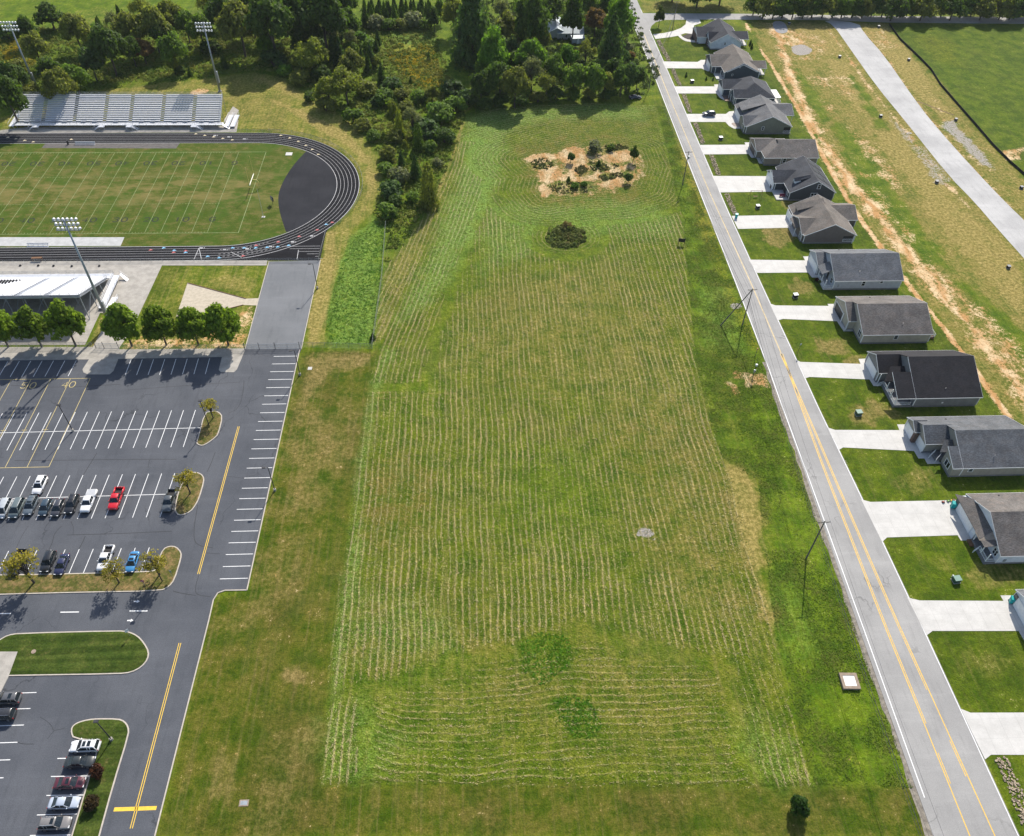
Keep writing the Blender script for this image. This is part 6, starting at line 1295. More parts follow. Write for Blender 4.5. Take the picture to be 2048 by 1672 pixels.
LEAF = leaf_mat('foliage'); BARK = mat('tree_bark', (.075, .06, .048), .9, .3, 4, fine=.2)
def quads(ctr, nrm, size, name, m, sq=1.0):
    """many leaf sized faces as one mesh"""
    n = len(ctr); nrm = nrm/np.linalg.norm(nrm, axis=1, keepdims=True)
    a = rng.normal(size=(n, 3)); t = np.cross(nrm, a); t /= np.linalg.norm(t, axis=1, keepdims=True)+1e-9; bt = np.cross(nrm, t)
    s = size[:, None]; v = np.stack((ctr-t*s-bt*s*sq*.6, ctr+t*s*.7-bt*s*sq, ctr+t*s+bt*s*sq*.6, ctr-t*s*.7+bt*s*sq), 1).reshape(-1, 3).astype(np.float32)
    me = bpy.data.meshes.new(name); me.vertices.add(n*4); me.vertices.foreach_set('co', v.ravel()); me.loops.add(n*4); me.loops.foreach_set('vertex_index', np.arange(n*4, dtype=np.int32))
    me.polygons.add(n); me.polygons.foreach_set('loop_start', np.arange(0, n*4, 4, dtype=np.int32)); me.polygons.foreach_set('loop_total', np.full(n, 4, np.int32)); me.materials.append(m); me.update(); me.validate(); return me
def sph(n): d = rng.normal(size=(n, 3)); return d/np.linalg.norm(d, axis=1, keepdims=True)
def crown(kind, nl):
    """unit tree: height 1, crown radius .5 ; returns leaf mesh and trunk mesh"""
    C_, N_, S_ = [], [], []; tr = MB()
    def blob(c, r_, k, sq=(1, 1, .8), ls=.03):
        d = sph(k); rad = r_*(rng.random((k, 1))**.35)*(.8+.35*rng.random((k, 1)))
        C_.append(np.array(c)+d*rad*np.array(sq)); N_.append(d+.55*rng.normal(size=(k, 3))+np.array([0, 0, .35])); S_.append(ls*(.6+.8*rng.random(k)))
    if kind in ('broad', 'round', 'tall', 'willow', 'bare', 'maple', 'thin', 'hedge'):
        nb = dict(broad=26, round=30, tall=30, willow=30, bare=22, maple=44, thin=26, hedge=34)[kind]
        zc = dict(broad=.60, round=.52, tall=.52, willow=.50, bare=.6, maple=.50, thin=.66, hedge=.42)[kind]; rz = dict(broad=.36, round=.42, tall=.47, willow=.44, bare=.36, maple=.47, thin=.30, hedge=.46)[kind]
        br = dict(broad=.17, round=.15, tall=.16, willow=.14, bare=.13, maple=.135, thin=.13, hedge=.17)[kind]; ls = dict(broad=.026, round=.026, tall=.024, willow=.022, bare=.017, maple=.028, thin=.020, hedge=.028)[kind]
        for k in range(nb):
            d = sph(1)[0]; d[2] = abs(d[2])*1.1-.35; d /= np.linalg.norm(d); q = .25+.75*rng.random()**.5; taper = 1-(.62 if kind == 'maple' else .36 if kind == 'tall' else .45)*max(0, d[2])
            c = np.array([d[0]*.5*q*.80*taper, d[1]*.5*q*.80*taper, zc+d[2]*rz*q*.85]); blob(c, br*(.75+.6*rng.random()), nl//nb, ls=ls)
            if kind in ('bare', 'thin', 'maple', 'willow') or k % 3 == 0: tr.tube([(0, 0, .22+.2*rng.random()), tuple(c*np.array([.5, .5, 1])*.75+np.array([0, 0, .12])), tuple(c)], [.012, .008, .003], 5)
        tr.tube([(0, 0, 0), (.01, 0, .3), (0, .01, .62), (0, 0, .85)], [.028, .021, .013, .004], 8)
    elif kind in ('cedar', 'pine', 'column'):
        lv = 16
        for k in range(lv):
            t = k/(lv-1); z = .06+.92*t; rr_ = .5*(1-t)**(.8 if kind != 'column' else .45)*(.85+.3*rng.random())+.02; m_ = max(3, int(9*(1-t)+2))
            for j in range(m_):
                a = 6.28*(j+rng.random()*.7)/m_; blob((math.cos(a)*rr_*.62, math.sin(a)*rr_*.62, z-.02), rr_*.42+.02, max(4, int(nl/(lv*6))), (1, 1, .45), ls=.024 if kind != 'pine' else .022)
        tr.tube([(0, 0, 0), (0, 0, .55), (0, 0, .95)], [.03, .016, .003], 7)
    elif kind in ('bush', 'brush'):
        for k in range(16):
            d = sph(1)[0]; d[2] = abs(d[2]); blob((d[0]*.34, d[1]*.34, .30+d[2]*.38), .24, nl//16, (1, 1, .95), ls=.05)
        for k in range(5): a = 6.28*k/5; tr.tube([(0, 0, 0), (math.cos(a)*.2, math.sin(a)*.2, .5)], [.03, .01], 5)
    me = quads(np.concatenate(C_), np.concatenate(N_), np.concatenate(S_), 'crown', LEAF)
    tm = tr.mesh('trunk', BARK); return me, tm
PROTO = {k: [crown(k, n) for _ in range(v)] for k, n, v in (('broad', 6000, 4), ('round', 5200, 2), ('tall', 6500, 3), ('willow', 5200, 2), ('bare', 2000, 2), ('maple', 6000, 4), ('hedge', 4600, 3), ('thin', 900, 3), ('cedar', 3200, 3), ('pine', 4200, 2), ('column', 2600, 2), ('bush', 1300, 4))}
TREE_N = 0
def tree(px, py, wpx, kind, col, lab, ratio=None, name='tree', cat='tree', group=None, base=False, zf=.55):
    """crown centred near the photo point (or trunk foot there, if base); wpx is the crown width in photo pixels"""
    global TREE_N; TREE_N += 1; rr = random.Random(TREE_N*13+5)
    ratio = ratio or dict(broad=1.32, round=1.2, tall=1.75, willow=1.05, bare=1.35, maple=1.25, thin=1.15, hedge=1.0, cedar=1.9, pine=1.7, column=2.4, bush=.8)[kind]
    p = G(px, py, 0); dep = float(np.dot(p-np.array([0, 0, CAMZ]), _fw)); wm = wpx*dep/FOC; hm = wm*ratio
    if not base: p = G(px, py, hm*zf)
    r_ = empty(name, (p[0], p[1], 0), rr.random()*6.28, lab, cat, group); cm, tm = PROTO[kind][rr.randrange(len(PROTO[kind]))]
    v = 1+rr.uniform(-.12, .12); c = inst('crown', cm, r_, color=tuple(x*v for x in col)); t = inst('trunk', tm, r_)
    for o_ in (c, t): o_.scale = (wm, wm, hm)
    return r_
DG, MG, OL, YG, BG, RB_, GG, BL = (.068, .115, .022), (.105, .17, .026), (.160, .180, .040), (.175, .205, .034), (.105, .195, .024), (.165, .105, .045), (.16, .18, .10), (.066, .115, .036)
TINT = {'dark green': DG, 'mid green': MG, 'olive': OL, 'yellow green': YG, 'bright green': BG, 'russet': RB_, 'grey green': GG, 'blue green': BL}
KW = {'broad': 'spreading tree', 'round': 'round tree', 'tall': 'tall tree', 'willow': 'billowing willow', 'bare': 'sparse tree', 'cedar': 'cedar', 'pine': 'big pine', 'bush': 'bush', 'column': 'slim conifer', 'hedge': 'low branched tree', 'maple': 'leafy tree'}
WOODS = {
 'in the thicket behind the far bleachers': [(14, 195, 75, 'broad', 'dark green'), (70, 96, 52, 'broad', 'olive'), (118, 172, 62, 'broad', 'olive'), (150, 160, 55, 'broad', 'mid green'), (180, 122, 58, 'round', 'blue green'), (100, 138, 55, 'round', 'dark green'), (150, 62, 58, 'broad', 'olive'), (216, 98, 70, 'broad', 'dark green'), (258, 62, 62, 'broad', 'olive'), (284, 98, 44, 'round', 'russet'), (305, 55, 66, 'broad', 'olive'), (262, 100, 44, 'broad', 'dark green'), (345, 100, 56, 'broad', 'mid green'), (340, 38, 58, 'broad', 'olive'), (370, 48, 48, 'broad', 'mid green'), (24, 160, 60, 'broad', 'dark green'), (12, 60, 40, 'bush', 'dark green'), (50, 60, 44, 'broad', 'dark green'), (190, 62, 40, 'bush', 'blue green'), (345, 125, 24, 'tall', 'yellow green'), (358, 136, 22, 'bush', 'dark green'), (378, 140, 11, 'cedar', 'dark green'), (446, 118, 14, 'column', 'dark green'), (240, 148, 12, 'bush', 'dark green'), (194, 46, 13, 'cedar', 'dark green'), (236, 22, 16, 'cedar', 'dark green'), (246, 30, 14, 'cedar', 'dark green'), (195, 38, 10, 'cedar', 'mid green'), (52, 176, 46, 'bush', 'olive'), (150, 178, 40, 'bush', 'mid green'), (30, 128, 34, 'bush', 'olive'), (225, 44, 40, 'bare', 'grey green'), (282, 20, 50, 'bare', 'olive'), (410, 12, 44, 'bare', 'olive'), (322, 72, 50, 'broad', 'dark green'), (30, 172, 44, 'bush', 'dark green')],
 'in the dark wood behind the track bend': [(96, 24, 62, 'hedge', 'dark green'), (440, 30, 64, 'broad', 'dark green'), (478, 52, 78, 'broad', 'olive'), (500, 22, 66, 'broad', 'dark green'), (540, 48, 92, 'broad', 'dark green'), (590, 28, 84, 'broad', 'dark green'), (645, 34, 90, 'broad', 'dark green'), (690, 42, 60, 'round', 'dark green'), (612, 60, 60, 'broad', 'dark green'), (660, 62, 48, 'bare', 'grey green'), (566, 15, 70, 'broad', 'olive'), (690, 10, 50, 'broad', 'dark green'), (400, 62, 52, 'broad', 'mid green'), (700, 75, 34, 'bare', 'grey green'), (530, 84, 34, 'tall', 'bright green'), (545, 112, 48, 'bush', 'blue green'), (420, 90, 40, 'bush', 'dark green'), (610, 80, 60, 'bush', 'dark green'), (640, 10, 60, 'broad', 'dark green'), (470, 10, 50, 'broad', 'mid green')],
 'in the scrub between track and hayfield': [(622, 104, 72, 'willow', 'yellow green'), (600, 120, 44, 'willow', 'yellow green'), (690, 164, 74, 'willow', 'yellow green'), (655, 178, 60, 'willow', 'yellow green'), (702, 122, 52, 'round', 'olive'), (664, 92, 25, 'cedar', 'blue green'), (678, 100, 30, 'cedar', 'blue green'), (664, 76, 22, 'cedar', 'dark green'), (755, 72, 16, 'cedar', 'blue green'), (752, 88, 14, 'cedar', 'dark green'), (740, 108, 26, 'cedar', 'blue green'), (735, 124, 20, 'cedar', 'dark green'), (762, 144, 22, 'cedar', 'blue green'), (722, 104, 12, 'cedar', 'blue green'), (791, 204, 13, 'cedar', 'dark green'), (821, 158, 8, 'cedar', 'dark green'), (750, 122, 24, 'round', 'yellow green'), (857, 110, 9, 'cedar', 'blue green'), (864, 184, 30, 'round', 'olive'), (784, 166, 42, 'bush', 'blue green'), (730, 172, 40, 'bush', 'olive'), (770, 190, 44, 'bush', 'mid green'), (836, 190, 34, 'bush', 'mid green'), (800, 186, 34, 'bush', 'olive'), (786, 228, 32, 'tall', 'yellow green'), (797, 244, 22, 'column', 'yellow green'), (824, 238, 44, 'bare', 'grey green'), (850, 252, 52, 'bush', 'blue green'), (888, 268, 40, 'bush', 'dark green'), (880, 222, 50, 'bush', 'mid green'), (908, 205, 46, 'bush', 'mid green'), (905, 172, 44, 'bush', 'blue green'), (872, 214, 38, 'bush', 'bright green'), (790, 268, 36, 'bush', 'olive'), (806, 274, 12, 'cedar', 'dark green'), (802, 314, 18, 'cedar', 'blue green'), (830, 330, 27, 'cedar', 'blue green'), (810, 292, 16, 'tall', 'yellow green'), (856, 366, 40, 'column', 'olive'), (780, 374, 46, 'bush', 'blue green'), (772, 418, 40, 'bush', 'mid green'), (786, 428, 22, 'round', 'dark green'), (776, 302, 36, 'bush', 'olive'), (770, 334, 32, 'bush', 'mid green'), (796, 348, 44, 'bush', 'grey green'), (826, 392, 30, 'bush', 'mid green'), (876, 322, 24, 'bush', 'grey green'), (860, 290, 30, 'bush', 'mid green'), (706, 226, 40, 'bush', 'mid green'), (724, 246, 34, 'bush', 'olive'), (745, 268, 30, 'bush', 'mid green'), (650, 205, 40, 'bush', 'olive'), (600, 150, 40, 'bush', 'olive'), (570, 138, 30, 'bush', 'bright green'), (640, 140, 40, 'bush', 'dark green'), (735, 86, 36, 'bush', 'mid green'), (722, 70, 30, 'bush', 'bright green'), (700, 92, 28, 'bush', 'mid green'), (756, 200, 28, 'bush', 'blue green'), (812, 212, 34, 'bush', 'olive'), (836, 270, 24, 'column', 'dark green'), (790, 398, 30, 'bush', 'dark green'), (846, 406, 24, 'bush', 'olive'), (862, 400, 18, 'bush', 'dark green'), (620, 190, 26, 'bush', 'dark green'), (676, 70, 26, 'bush', 'blue green'), (630, 84, 36, 'bush', 'blue green')],
 'in the wood between hayfield and road': [(945, 24, 92, 'pine', 'blue green'), (985, 104, 60, 'tall', 'bright green'), (922, 92, 34, 'round', 'mid green'), (1014, 52, 58, 'round', 'olive'), (1018, 98, 50, 'round', 'blue green'), (1000, 160, 62, 'broad', 'dark green'), (962, 172, 50, 'broad', 'dark green'), (935, 190, 40, 'bush', 'blue green'), (1030, 170, 60, 'broad', 'olive'), (1062, 36, 70, 'tall', 'dark green'), (1084, 80, 38, 'broad', 'olive'), (1060, 118, 62, 'broad', 'bright green'), (1064, 140, 56, 'bare', 'grey green'), (1110, 142, 52, 'broad', 'mid green'), (1138, 112, 40, 'broad', 'bright green'), (1172, 104, 46, 'bare', 'olive'), (1148, 156, 50, 'broad', 'mid green'), (1186, 160, 52, 'broad', 'mid green'), (1094, 168, 44, 'bare', 'olive'), (1148, 30, 52, 'tall', 'dark green'), (1192, 38, 48, 'round', 'russet'), (1226, 72, 58, 'pine', 'blue green'), (1238, 34, 58, 'tall', 'bright green'), (1220, 14, 46, 'broad', 'dark green'), (1178, 10, 44, 'broad', 'mid green'), (1254, 92, 26, 'bush', 'grey green'), (1262, 108, 18, 'bush', 'russet'), (1228, 140, 40, 'broad', 'dark green'), (1256, 150, 46, 'broad', 'blue green'), (1276, 154, 34, 'broad', 'dark green'), (1244, 160, 44, 'broad', 'dark green'), (1100, 20, 50, 'broad', 'dark green'), (880, 20, 26, 'tall', 'mid green'), (918, 62, 36, 'bare', 'grey green'), (906, 24, 44, 'tall', 'olive'), (1004, 20, 44, 'bare', 'grey green'), (1030, 130, 44, 'broad', 'dark green'), (1212, 104, 30, 'bush', 'mid green'), (1210, 168, 38, 'broad', 'olive'), (1040, 66, 30, 'bush', 'dark green'), (968, 140, 40, 'broad', 'mid green'), (1122, 122, 40, 'bush', 'dark green'), (1160, 130, 34, 'bush', 'dark green'), (1196, 128, 34, 'bush', 'mid green'), (1248, 108, 24, 'bush', 'bright green'), (1040, 196, 34, 'bush', 'dark green'), (1076, 190, 34, 'bush', 'olive'), (1110, 184, 34, 'bush', 'dark green'), (1145, 184, 34, 'bush', 'mid green'), (1000, 196, 36, 'bush', 'dark green'), (970, 204, 30, 'bush', 'dark green'), (1180, 184, 30, 'bush', 'olive'), (1215, 184, 30, 'bush', 'dark green')],
 'in the tree belt behind the far road': [(1350, -34, 60, 'hedge', 'dark green'), (1400, -26, 66, 'hedge', 'dark green'), (1446, -30, 66, 'hedge', 'dark green')] + [(1512+20*k, 6+(k % 3)*3-4, 46+(k*7 % 11), 'hedge', ('dark green', 'olive', 'dark green', 'mid green', 'dark green', 'olive')[k % 6]) for k in range(29)],
}
WOODS['in the spruce plantation at the top'] = [(728+14*k+(j % 2)*7+(k*7+j*3) % 6, 3+j*9+(k*5+j*2) % 8, 11+(k*5+j*3) % 7, 'cedar', 'blue green' if (k+j) % 3 else 'mid green') for j in range(3) for k in range(10)]
WOODS['round the pale path above the scrub'] = [(752, 40, 36, 'bush', 'grey green'), (776, 46, 30, 'bush', 'mid green'), (800, 46, 30, 'bush', 'olive'), (826, 34, 40, 'bush', 'grey green'), (850, 46, 28, 'bush', 'mid green'), (868, 36, 26, 'tall', 'dark green'), (786, 44, 26, 'bush', 'mid green'), (730, 30, 22, 'cedar', 'dark green')]
ORD = ['', 'second', 'third', 'fourth', 'fifth', 'sixth', 'seventh', 'eighth', 'ninth', 'tenth', 'eleventh', 'twelfth', 'thirteenth', 'fourteenth', 'fifteenth', 'sixteenth', 'seventeenth', 'eighteenth', 'nineteenth', 'twentieth', 'twenty-first', 'twenty-second']
for reg_, L_ in WOODS.items():
    cl = {}
    for t in L_: cl.setdefault((t[3], t[4]), []).append(t)
    for (kd, tn), ts in cl.items():
        ts.sort(key=lambda t: (t[0], t[1])); n = len(ts)
        for k, t in enumerate(ts):
            if n == 1: lb = f'{tn} {KW[kd]} {reg_}'
            elif k == 0: lb = f'leftmost {tn} {KW[kd]} {reg_}'
            elif k == n-1: lb = f'rightmost {tn} {KW[kd]} {reg_}'
            else: lb = f'{ORD[k]} {tn} {KW[kd]} from left {reg_}'
            nm = {'cedar': 'conifer', 'pine': 'pine_tree', 'column': 'conifer', 'bush': 'bush', 'willow': 'willow_tree'}.get(kd, 'tree')
            tree(*t[:3], kd, TINT[tn], lb, name=nm, cat={'conifer': 'conifer', 'pine_tree': 'pine', 'bush': 'bush', 'willow_tree': 'willow'}.get(nm, 'tree'), group='trees and bushes '+reg_)
# the row of seven by the lot
for k, (bx, by, wd) in enumerate(((17, 694, 66), (84, 694, 64), (152, 692, 72), (264, 692, 72), (333, 690, 66), (397, 689, 62), (457, 690, 70))):
    lb = ['leafy tree cut by the left edge, first of the row of seven', 'leafy tree second from left in the row before the bleachers', 'leafy tree left of the gate walk, third in the row', 'leafy tree right of the gate walk, fourth in the row', 'leafy tree between two others before the sand wedge, fifth in row', 'narrowest leafy tree of the row, sixth from left', 'leafy tree beside the grey lane, last of the row'][k]
    tree(bx, by, wd*1.1, 'maple', (.145, .215, .022), lb, 1.46, base=True, group='row of seven leafy trees at the head of the lot')
for bx, by, wd, lb in ((427, 837, 46, 'small thin tree on the teardrop island with the lamp'), (381, 987, 58, 'thin yellowing tree beside the dark grey pickup'), (320, 1150, 64, 'thin yellowing tree at the right end of the long island'), (239, 1166, 62, 'thin yellowing tree before the white striped pickup'), (69, 1166, 84, 'widest thin tree before the black pickup, long island')):
    tree(bx, by, wd, 'thin', (.26, .225, .045), lb, 1.15, base=True, group='thin yellowing trees on the lot islands')
tree(1133, 460, 26, 'bare', (.16, .12, .055), 'brown sparse bush standing up from the brush mound', .8, 'bush', 'bush', base=True)
tree(200, 1546, 30, 'bush', (.075, .030, .018), 'upper red leaved bush beside the black sedan', 1.1, 'bush', 'bush', base=True); tree(186, 1610, 30, 'bush', (.055, .038, .018), 'lower dark red bush beside the silver blue sedan', 1.1, 'bush', 'bush', base=True)
tree(1594, 1620, 44, 'hedge', (.032, .075, .014), 'small round dark tree at the mown edge near the bottom', 1.3, base=True)
tree(1317, 54, 22, 'tall', (.05, .075, .02), 'small slim tree at the far road junction', 1.8, base=True)
for bx, by, wd, kd, tn, lb in ((1190, 303, 32, 'bush', 'grey green', 'round grey green bush at the back of the sand patch'), (1141, 326, 20, 'round', 'dark green', 'small dark sapling on the left part of the sand patch'), (1266, 324, 20, 'tall', 'dark green', 'taller dark sapling at the right end of the sand patch'), (1256, 366, 20, 'round', 'dark green', 'dark sapling at the lower right of the sand patch'), (1197, 332, 12, 'cedar', 'dark green', 'tiny conifer on the grassy tongue in the sand'), (1222, 300, 18, 'bush', 'mid green', 'small green bush right of the grey green one'), (1150, 376, 16, 'bush', 'bright green', 'small bright bush below the sand patch, left one'), (1168, 372, 14, 'bush', 'bright green', 'small bright bush below the sand patch, right one'), (1137, 362, 10, 'cedar', 'mid green', 'tiny sapling below the sand'), (746, 678, 14, 'cedar', 'dark green', 'small dark bush at the fence corner')):
    tree(bx, by, wd, kd, TINT[tn], lb, None if kd != 'cedar' else 1.15, {'cedar': 'conifer', 'round': 'tree', 'tall': 'tree'}.get(kd, kd), {'cedar': 'conifer', 'round': 'tree', 'tall': 'tree'}.get(kd, kd), base=True)
for bx, by, wd, lb in ((1372, 153, 6, 'tiny conifer on the lawn, left of three'), (1412, 160, 5, 'tiny conifer on the lawn, middle of three'), (1426, 160, 5, 'tiny conifer on the lawn by the navy house'), (1500, 90, 7, 'tiny conifer behind the farthest house, upper one'), (1503, 97, 7, 'tiny conifer behind the farthest house, lower one'), (1633, 562, 9, 'dark red shrub by the pale grey house porch'), (1640, 566, 8, 'green shrub by the pale grey house porch')):
    tree(bx, by, wd, 'cedar' if 'conifer' in lb else 'bush', DG if 'red' not in lb else (.06, .02, .015), lb, 1.6 if 'conifer' in lb else .9, 'conifer' if 'conifer' in lb else 'bush', 'conifer' if 'conifer' in lb else 'bush', base=True)
# undergrowth nobody could count: low leafy tufts over the rough ground
def tufts(name, polys, n, rad, hgt, per, size, cols, lab, cat, seed, dens_noise=0.35):
    rs = np.random.default_rng(seed); P = []
    W_ = [np.array(G2(p)) for p in polys]
    for w_ in W_:
        a = sdist([tuple(q) for q in w_], np.array([0.]), np.array([0.]))
        lo, hi = w_.min(0), w_.max(0); k = int(n*len(W_)**-1) if len(W_) > 1 else n; q = lo+(hi-lo)*rs.random((k*3, 2)); d = sdist([tuple(v) for v in w_], q[:, 0], q[:, 1]); q = q[d > 0]
        q = q[fbm(q[:, 0], q[:, 1], 8.0) > dens_noise]; P.append(q[:k])
    P = np.concatenate(P); m_ = len(P); rr = rad[0]+(rad[1]-rad[0])*rs.random(m_)**2; hh = hgt[0]+(hgt[1]-hgt[0])*rs.random(m_)**2
    d = sph(m_*per).reshape(m_, per, 3); d[:, :, 2] = np.abs(d[:, :, 2]); c = np.zeros((m_, per, 3)); c[:, :, 0] = P[:, None, 0]+d[:, :, 0]*rr[:, None]; c[:, :, 1] = P[:, None, 1]+d[:, :, 1]*rr[:, None]; c[:, :, 2] = d[:, :, 2]*hh[:, None]*(.4+.6*rs.random((m_, per)))
    nn = d+.5*rs.normal(size=d.shape); s = size*(.6+.8*rs.random(m_*per))
    m2, nd, b = new_mat(name); Pn = pos(nd); v1 = noise(nd, Pn, .10, 3, .6); v2 = noise(nd, Pn, .5, 3, .7); v3 = noise(nd, Pn, 2.2, 2, .7)
    cc = mixc(nd, ramp(nd, v1, .35, .65), cols[0], cols[1]); cc = mixc(nd, ramp(nd, v2, .52, .7), cc, cols[2]); cc = mixc(nd, mth(nd, 'MULTIPLY', ramp(nd, v3, .55, .7), .7), cc, cols[3])
    lnk(nd, cc, b.inputs['Base Color']); b.inputs['Roughness'].default_value = .8; b.inputs['Specular IOR Level'].default_value = .2
    out = nd.nodes['Material Output']; tl = nd.nodes.new('ShaderNodeBsdfTranslucent'); mx = nd.nodes.new('ShaderNodeMixShader'); mx.inputs[0].default_value = .3; lnk(nd, cc, tl.inputs[0]); lnk(nd, b.outputs[0], mx.inputs[1]); lnk(nd, tl.outputs[0], mx.inputs[2]); lnk(nd, mx.outputs[0], out.inputs[0])
    me = quads(c.reshape(-1, 3), nn.reshape(-1, 3), s, name, m2); o_ = bpy.data.objects.new(name, me); C.objects.link(o_); tag(o_, lab, cat, kind='stuff'); return o_
SC1 = [(0, 232), (60, 205), (180, 180), (330, 165), (510, 141), (565, 150), (645, 200), (705, 240), (748, 288), (767, 332), (764, 376), (748, 425), (774, 462), (768, 535), (800, 492), (860, 408), (900, 320), (926, 240), (950, 205), (900, 160), (870, 60), (740, 62), (600, 80), (420, 60), (300, 50), (0, 60)]
tufts('undergrowth', [SC1], 7000, (.35, 1.6), (.25, 1.7), 26, .19, [(.12, .185, .022), (.23, .24, .045), (.11, .215, .026), (.28, .22, .06)], 'tangled low undergrowth covering the rough ground', 'undergrowth', 5, .30)
tufts('goldenrod', [[(768, 104), (800, 88), (860, 90), (884, 135), (888, 172), (850, 184), (800, 145)], [(0, 82), (44, 85), (72, 125), (40, 150), (0, 142)]], 1100, (.3, .8), (.5, 1.2), 22, .13, [(.50, .37, .02), (.24, .24, .035), (.60, .43, .02), (.17, .20, .03)], 'yellow flowering goldenrod in the clearings', 'wildflowers', 6, .36)
tufts('forest_floor_brush', [[(950, 206), (1080, 204), (1200, 194), (1296, 186), (1318, 150), (1262, 0), (890, 0), (905, 60), (940, 165)]], 1800, (.5, 1.8), (.4, 1.8), 24, .24, [(.06, .10, .02), (.11, .14, .034), (.085, .15, .026), (.14, .12, .045)], 'dark brush under the trees beside the road', 'undergrowth', 8, .3)
MND = ellipse(1132, 474, 40, 22)
tufts('brush_mound', [MND], 120, (.5, 1.2), (.6, 1.3), 60, .16, [(.09, .13, .026), (.15, .17, .04), (.20, .15, .06), (.13, .20, .035)], 'dark tangled brush mound left unmown in the hayfield', 'brush', 9, .0)
tufts('patch_brush', [[(1060, 322), (1090, 316), (1110, 326), (1095, 340), (1070, 336)], [(1180, 322), (1226, 328), (1240, 334), (1196, 346), (1180, 338)], [(1195, 354), (1240, 344), (1250, 352), (1210, 362)], [(1148, 338), (1165, 330), (1178, 338), (1160, 352)], [(1100, 372), (1150, 362), (1190, 372), (1170, 386), (1110, 388)], [(1206, 292), (1240, 288), (1256, 296), (1220, 304)]], 420, (.25, .7), (.2, .8), 26, .12, [(.09, .115, .028), (.14, .13, .045), (.08, .135, .024), (.17, .12, .055)], 'low weeds growing in the bare sand patch', 'weeds', 10, .2)
tufts('lush_weeds', [[(748, 442), (770, 450), (762, 560), (744, 688), (668, 686), (652, 668), (664, 600), (686, 520), (704, 482)]], 900, (.2, .7), (.04, .12), 12, .10, [(.11, .25, .02), (.17, .28, .045), (.10, .28, .018), (.33, .34, .14)], 'lush bright green weeds in the fenced strip', 'weeds', 12, .25)
tufts('clover', [[(1042, 1285), (1075, 1264), (1133, 1272), (1148, 1300), (1138, 1333), (1085, 1372), (1047, 1345)], [(1108, 1400), (1140, 1390), (1183, 1404), (1203, 1450), (1188, 1477), (1150, 1475), (1117, 1440)]], 800, (.15, .5), (.03, .10), 12, .08, [(.10, .26, .012), (.13, .27, .018), (.09, .27, .012), (.19, .28, .04)], 'bright green clover patches in the hayfield', 'clover', 13, .25)

# ------------------------------------------------------------------ street lamps, utility poles, wires
def lot_lamp(px, py, h, lab, arm=0, base=True, zt=.02):
    p = G(px, py); r_ = empty('street_lamp', (p[0], p[1], zt), 0, lab, 'lamp')
    MB().tube([(0, 0, .0), (0, 0, h)], [.11, .075], 8).build('pole', BRONZE, r_)
    if base: MB().cyl((0, 0, .3), .28, .6, n=12).build('base', CONC, r_)
    if arm:
        MB().tube([(0, 0, h-.1), (-arm, 0, h-.02)], .05, 6).build('arm', BRONZE, r_); MB().bb(-arm-.75, -arm, -.2, .2, h-.12, h+.06).build('lamp_head', BRONZE, r_); MB().bb(-arm-.7, -arm-.08, -.15, .15, h-.14, h-.115).build('lens', LAMPW, r_)
    else:
        MB().bb(-.38, .38, -.25, .25, h-.02, h+.16).build('lamp_head', BRONZE, r_); MB().bb(-.3, .3, -.18, .18, h-.045, h-.021).build('lens', LAMPW, r_)
lot_lamp(146, 862, 8.3, 'lot lamp standing on the painted lines left of the islands'); lot_lamp(419, 853, 8.2, 'lot lamp on the teardrop island', base=False, zt=.14); lot_lamp(325, 1163, 8.0, 'lot lamp at the right end of the long dry island', base=False, zt=.14); lot_lamp(224, 1480, 7.3, 'lot lamp on a concrete base beside the white car', zt=.14)
lot_lamp(550, 981, 7.6, 'lane lamp nearest the camera on the lot edge', .5, zt=0); lot_lamp(600, 750, 8.0, 'lane lamp at the gate beside the short fence', .5, zt=0); lot_lamp(635, 577, 8.2, 'lane lamp beside the grey access lane', .5, zt=0)
def upole(x, y, h, lab, arm=2.4, rz=.05, trans=False):
    r_ = empty('utility_pole', (x, y, 0), rz, lab, 'utility pole', 'wooden utility poles along the road')
    MB().tube([(0, 0, 0), (0, 0, h)], [.17, .11], 8).build('pole', WOODP, r_)
    a_ = MB().bb(-arm/2, arm/2, -.06, .06, h-.45, h-.32).build('crossarm', WOODP, r_); MB().tube([(-arm*.3, -.07, h-.45), (0, -.07, h-1.1), (arm*.3, -.07, h-.45)], .025, 4).build('brace', GALV, a_)
    iz = MB().tube([(0, 0, 0), (0, 0, .12), (0, 0, .22)], [.03, .06, .045], 6).mesh('insulator', mat('grey_porcelain', (.45, .46, .48), .3, .1))
    for dx in (-arm/2+.12, -.4, arm/2-.12): inst('insulator', iz, a_, (dx, 0, h-.32))
    if trans: MB().cyl((.35, 0, h-2.2), .26, .9).build('transformer_can', GALV, r_)
    return r_
PX = [(66.1, 88.2, 12.6), (71.1, 161.5, 12.1), (69.0, 233.2, 12.0), (69.7, 305.0, 12.0)]
PL = ['nearest wooden utility pole leaning over the road edge', 'wooden utility pole with a slanted push brace', 'wooden utility pole beside the road below the sand patch', 'wooden utility pole at the dark trees and navy car']
for (x, y, hh), lb, tr_ in zip(PX, PL, (False, False, True, True)): upole(x, y, hh, lb, trans=tr_)
upole(90.2, 365.4, 12.0, 'farthest wooden utility pole on the lawn by the junction')
b_ = G(1441, 651); bp = empty('push_brace', (b_[0], b_[1], 0), 0, 'slanted brace pole propping the second utility pole', 'brace pole'); MB().tube([(0, 0, 0), (71.1-b_[0]-.15, 161.5-b_[1], 11.6)], [.16, .12], 8).build('pole', WOODP, bp)
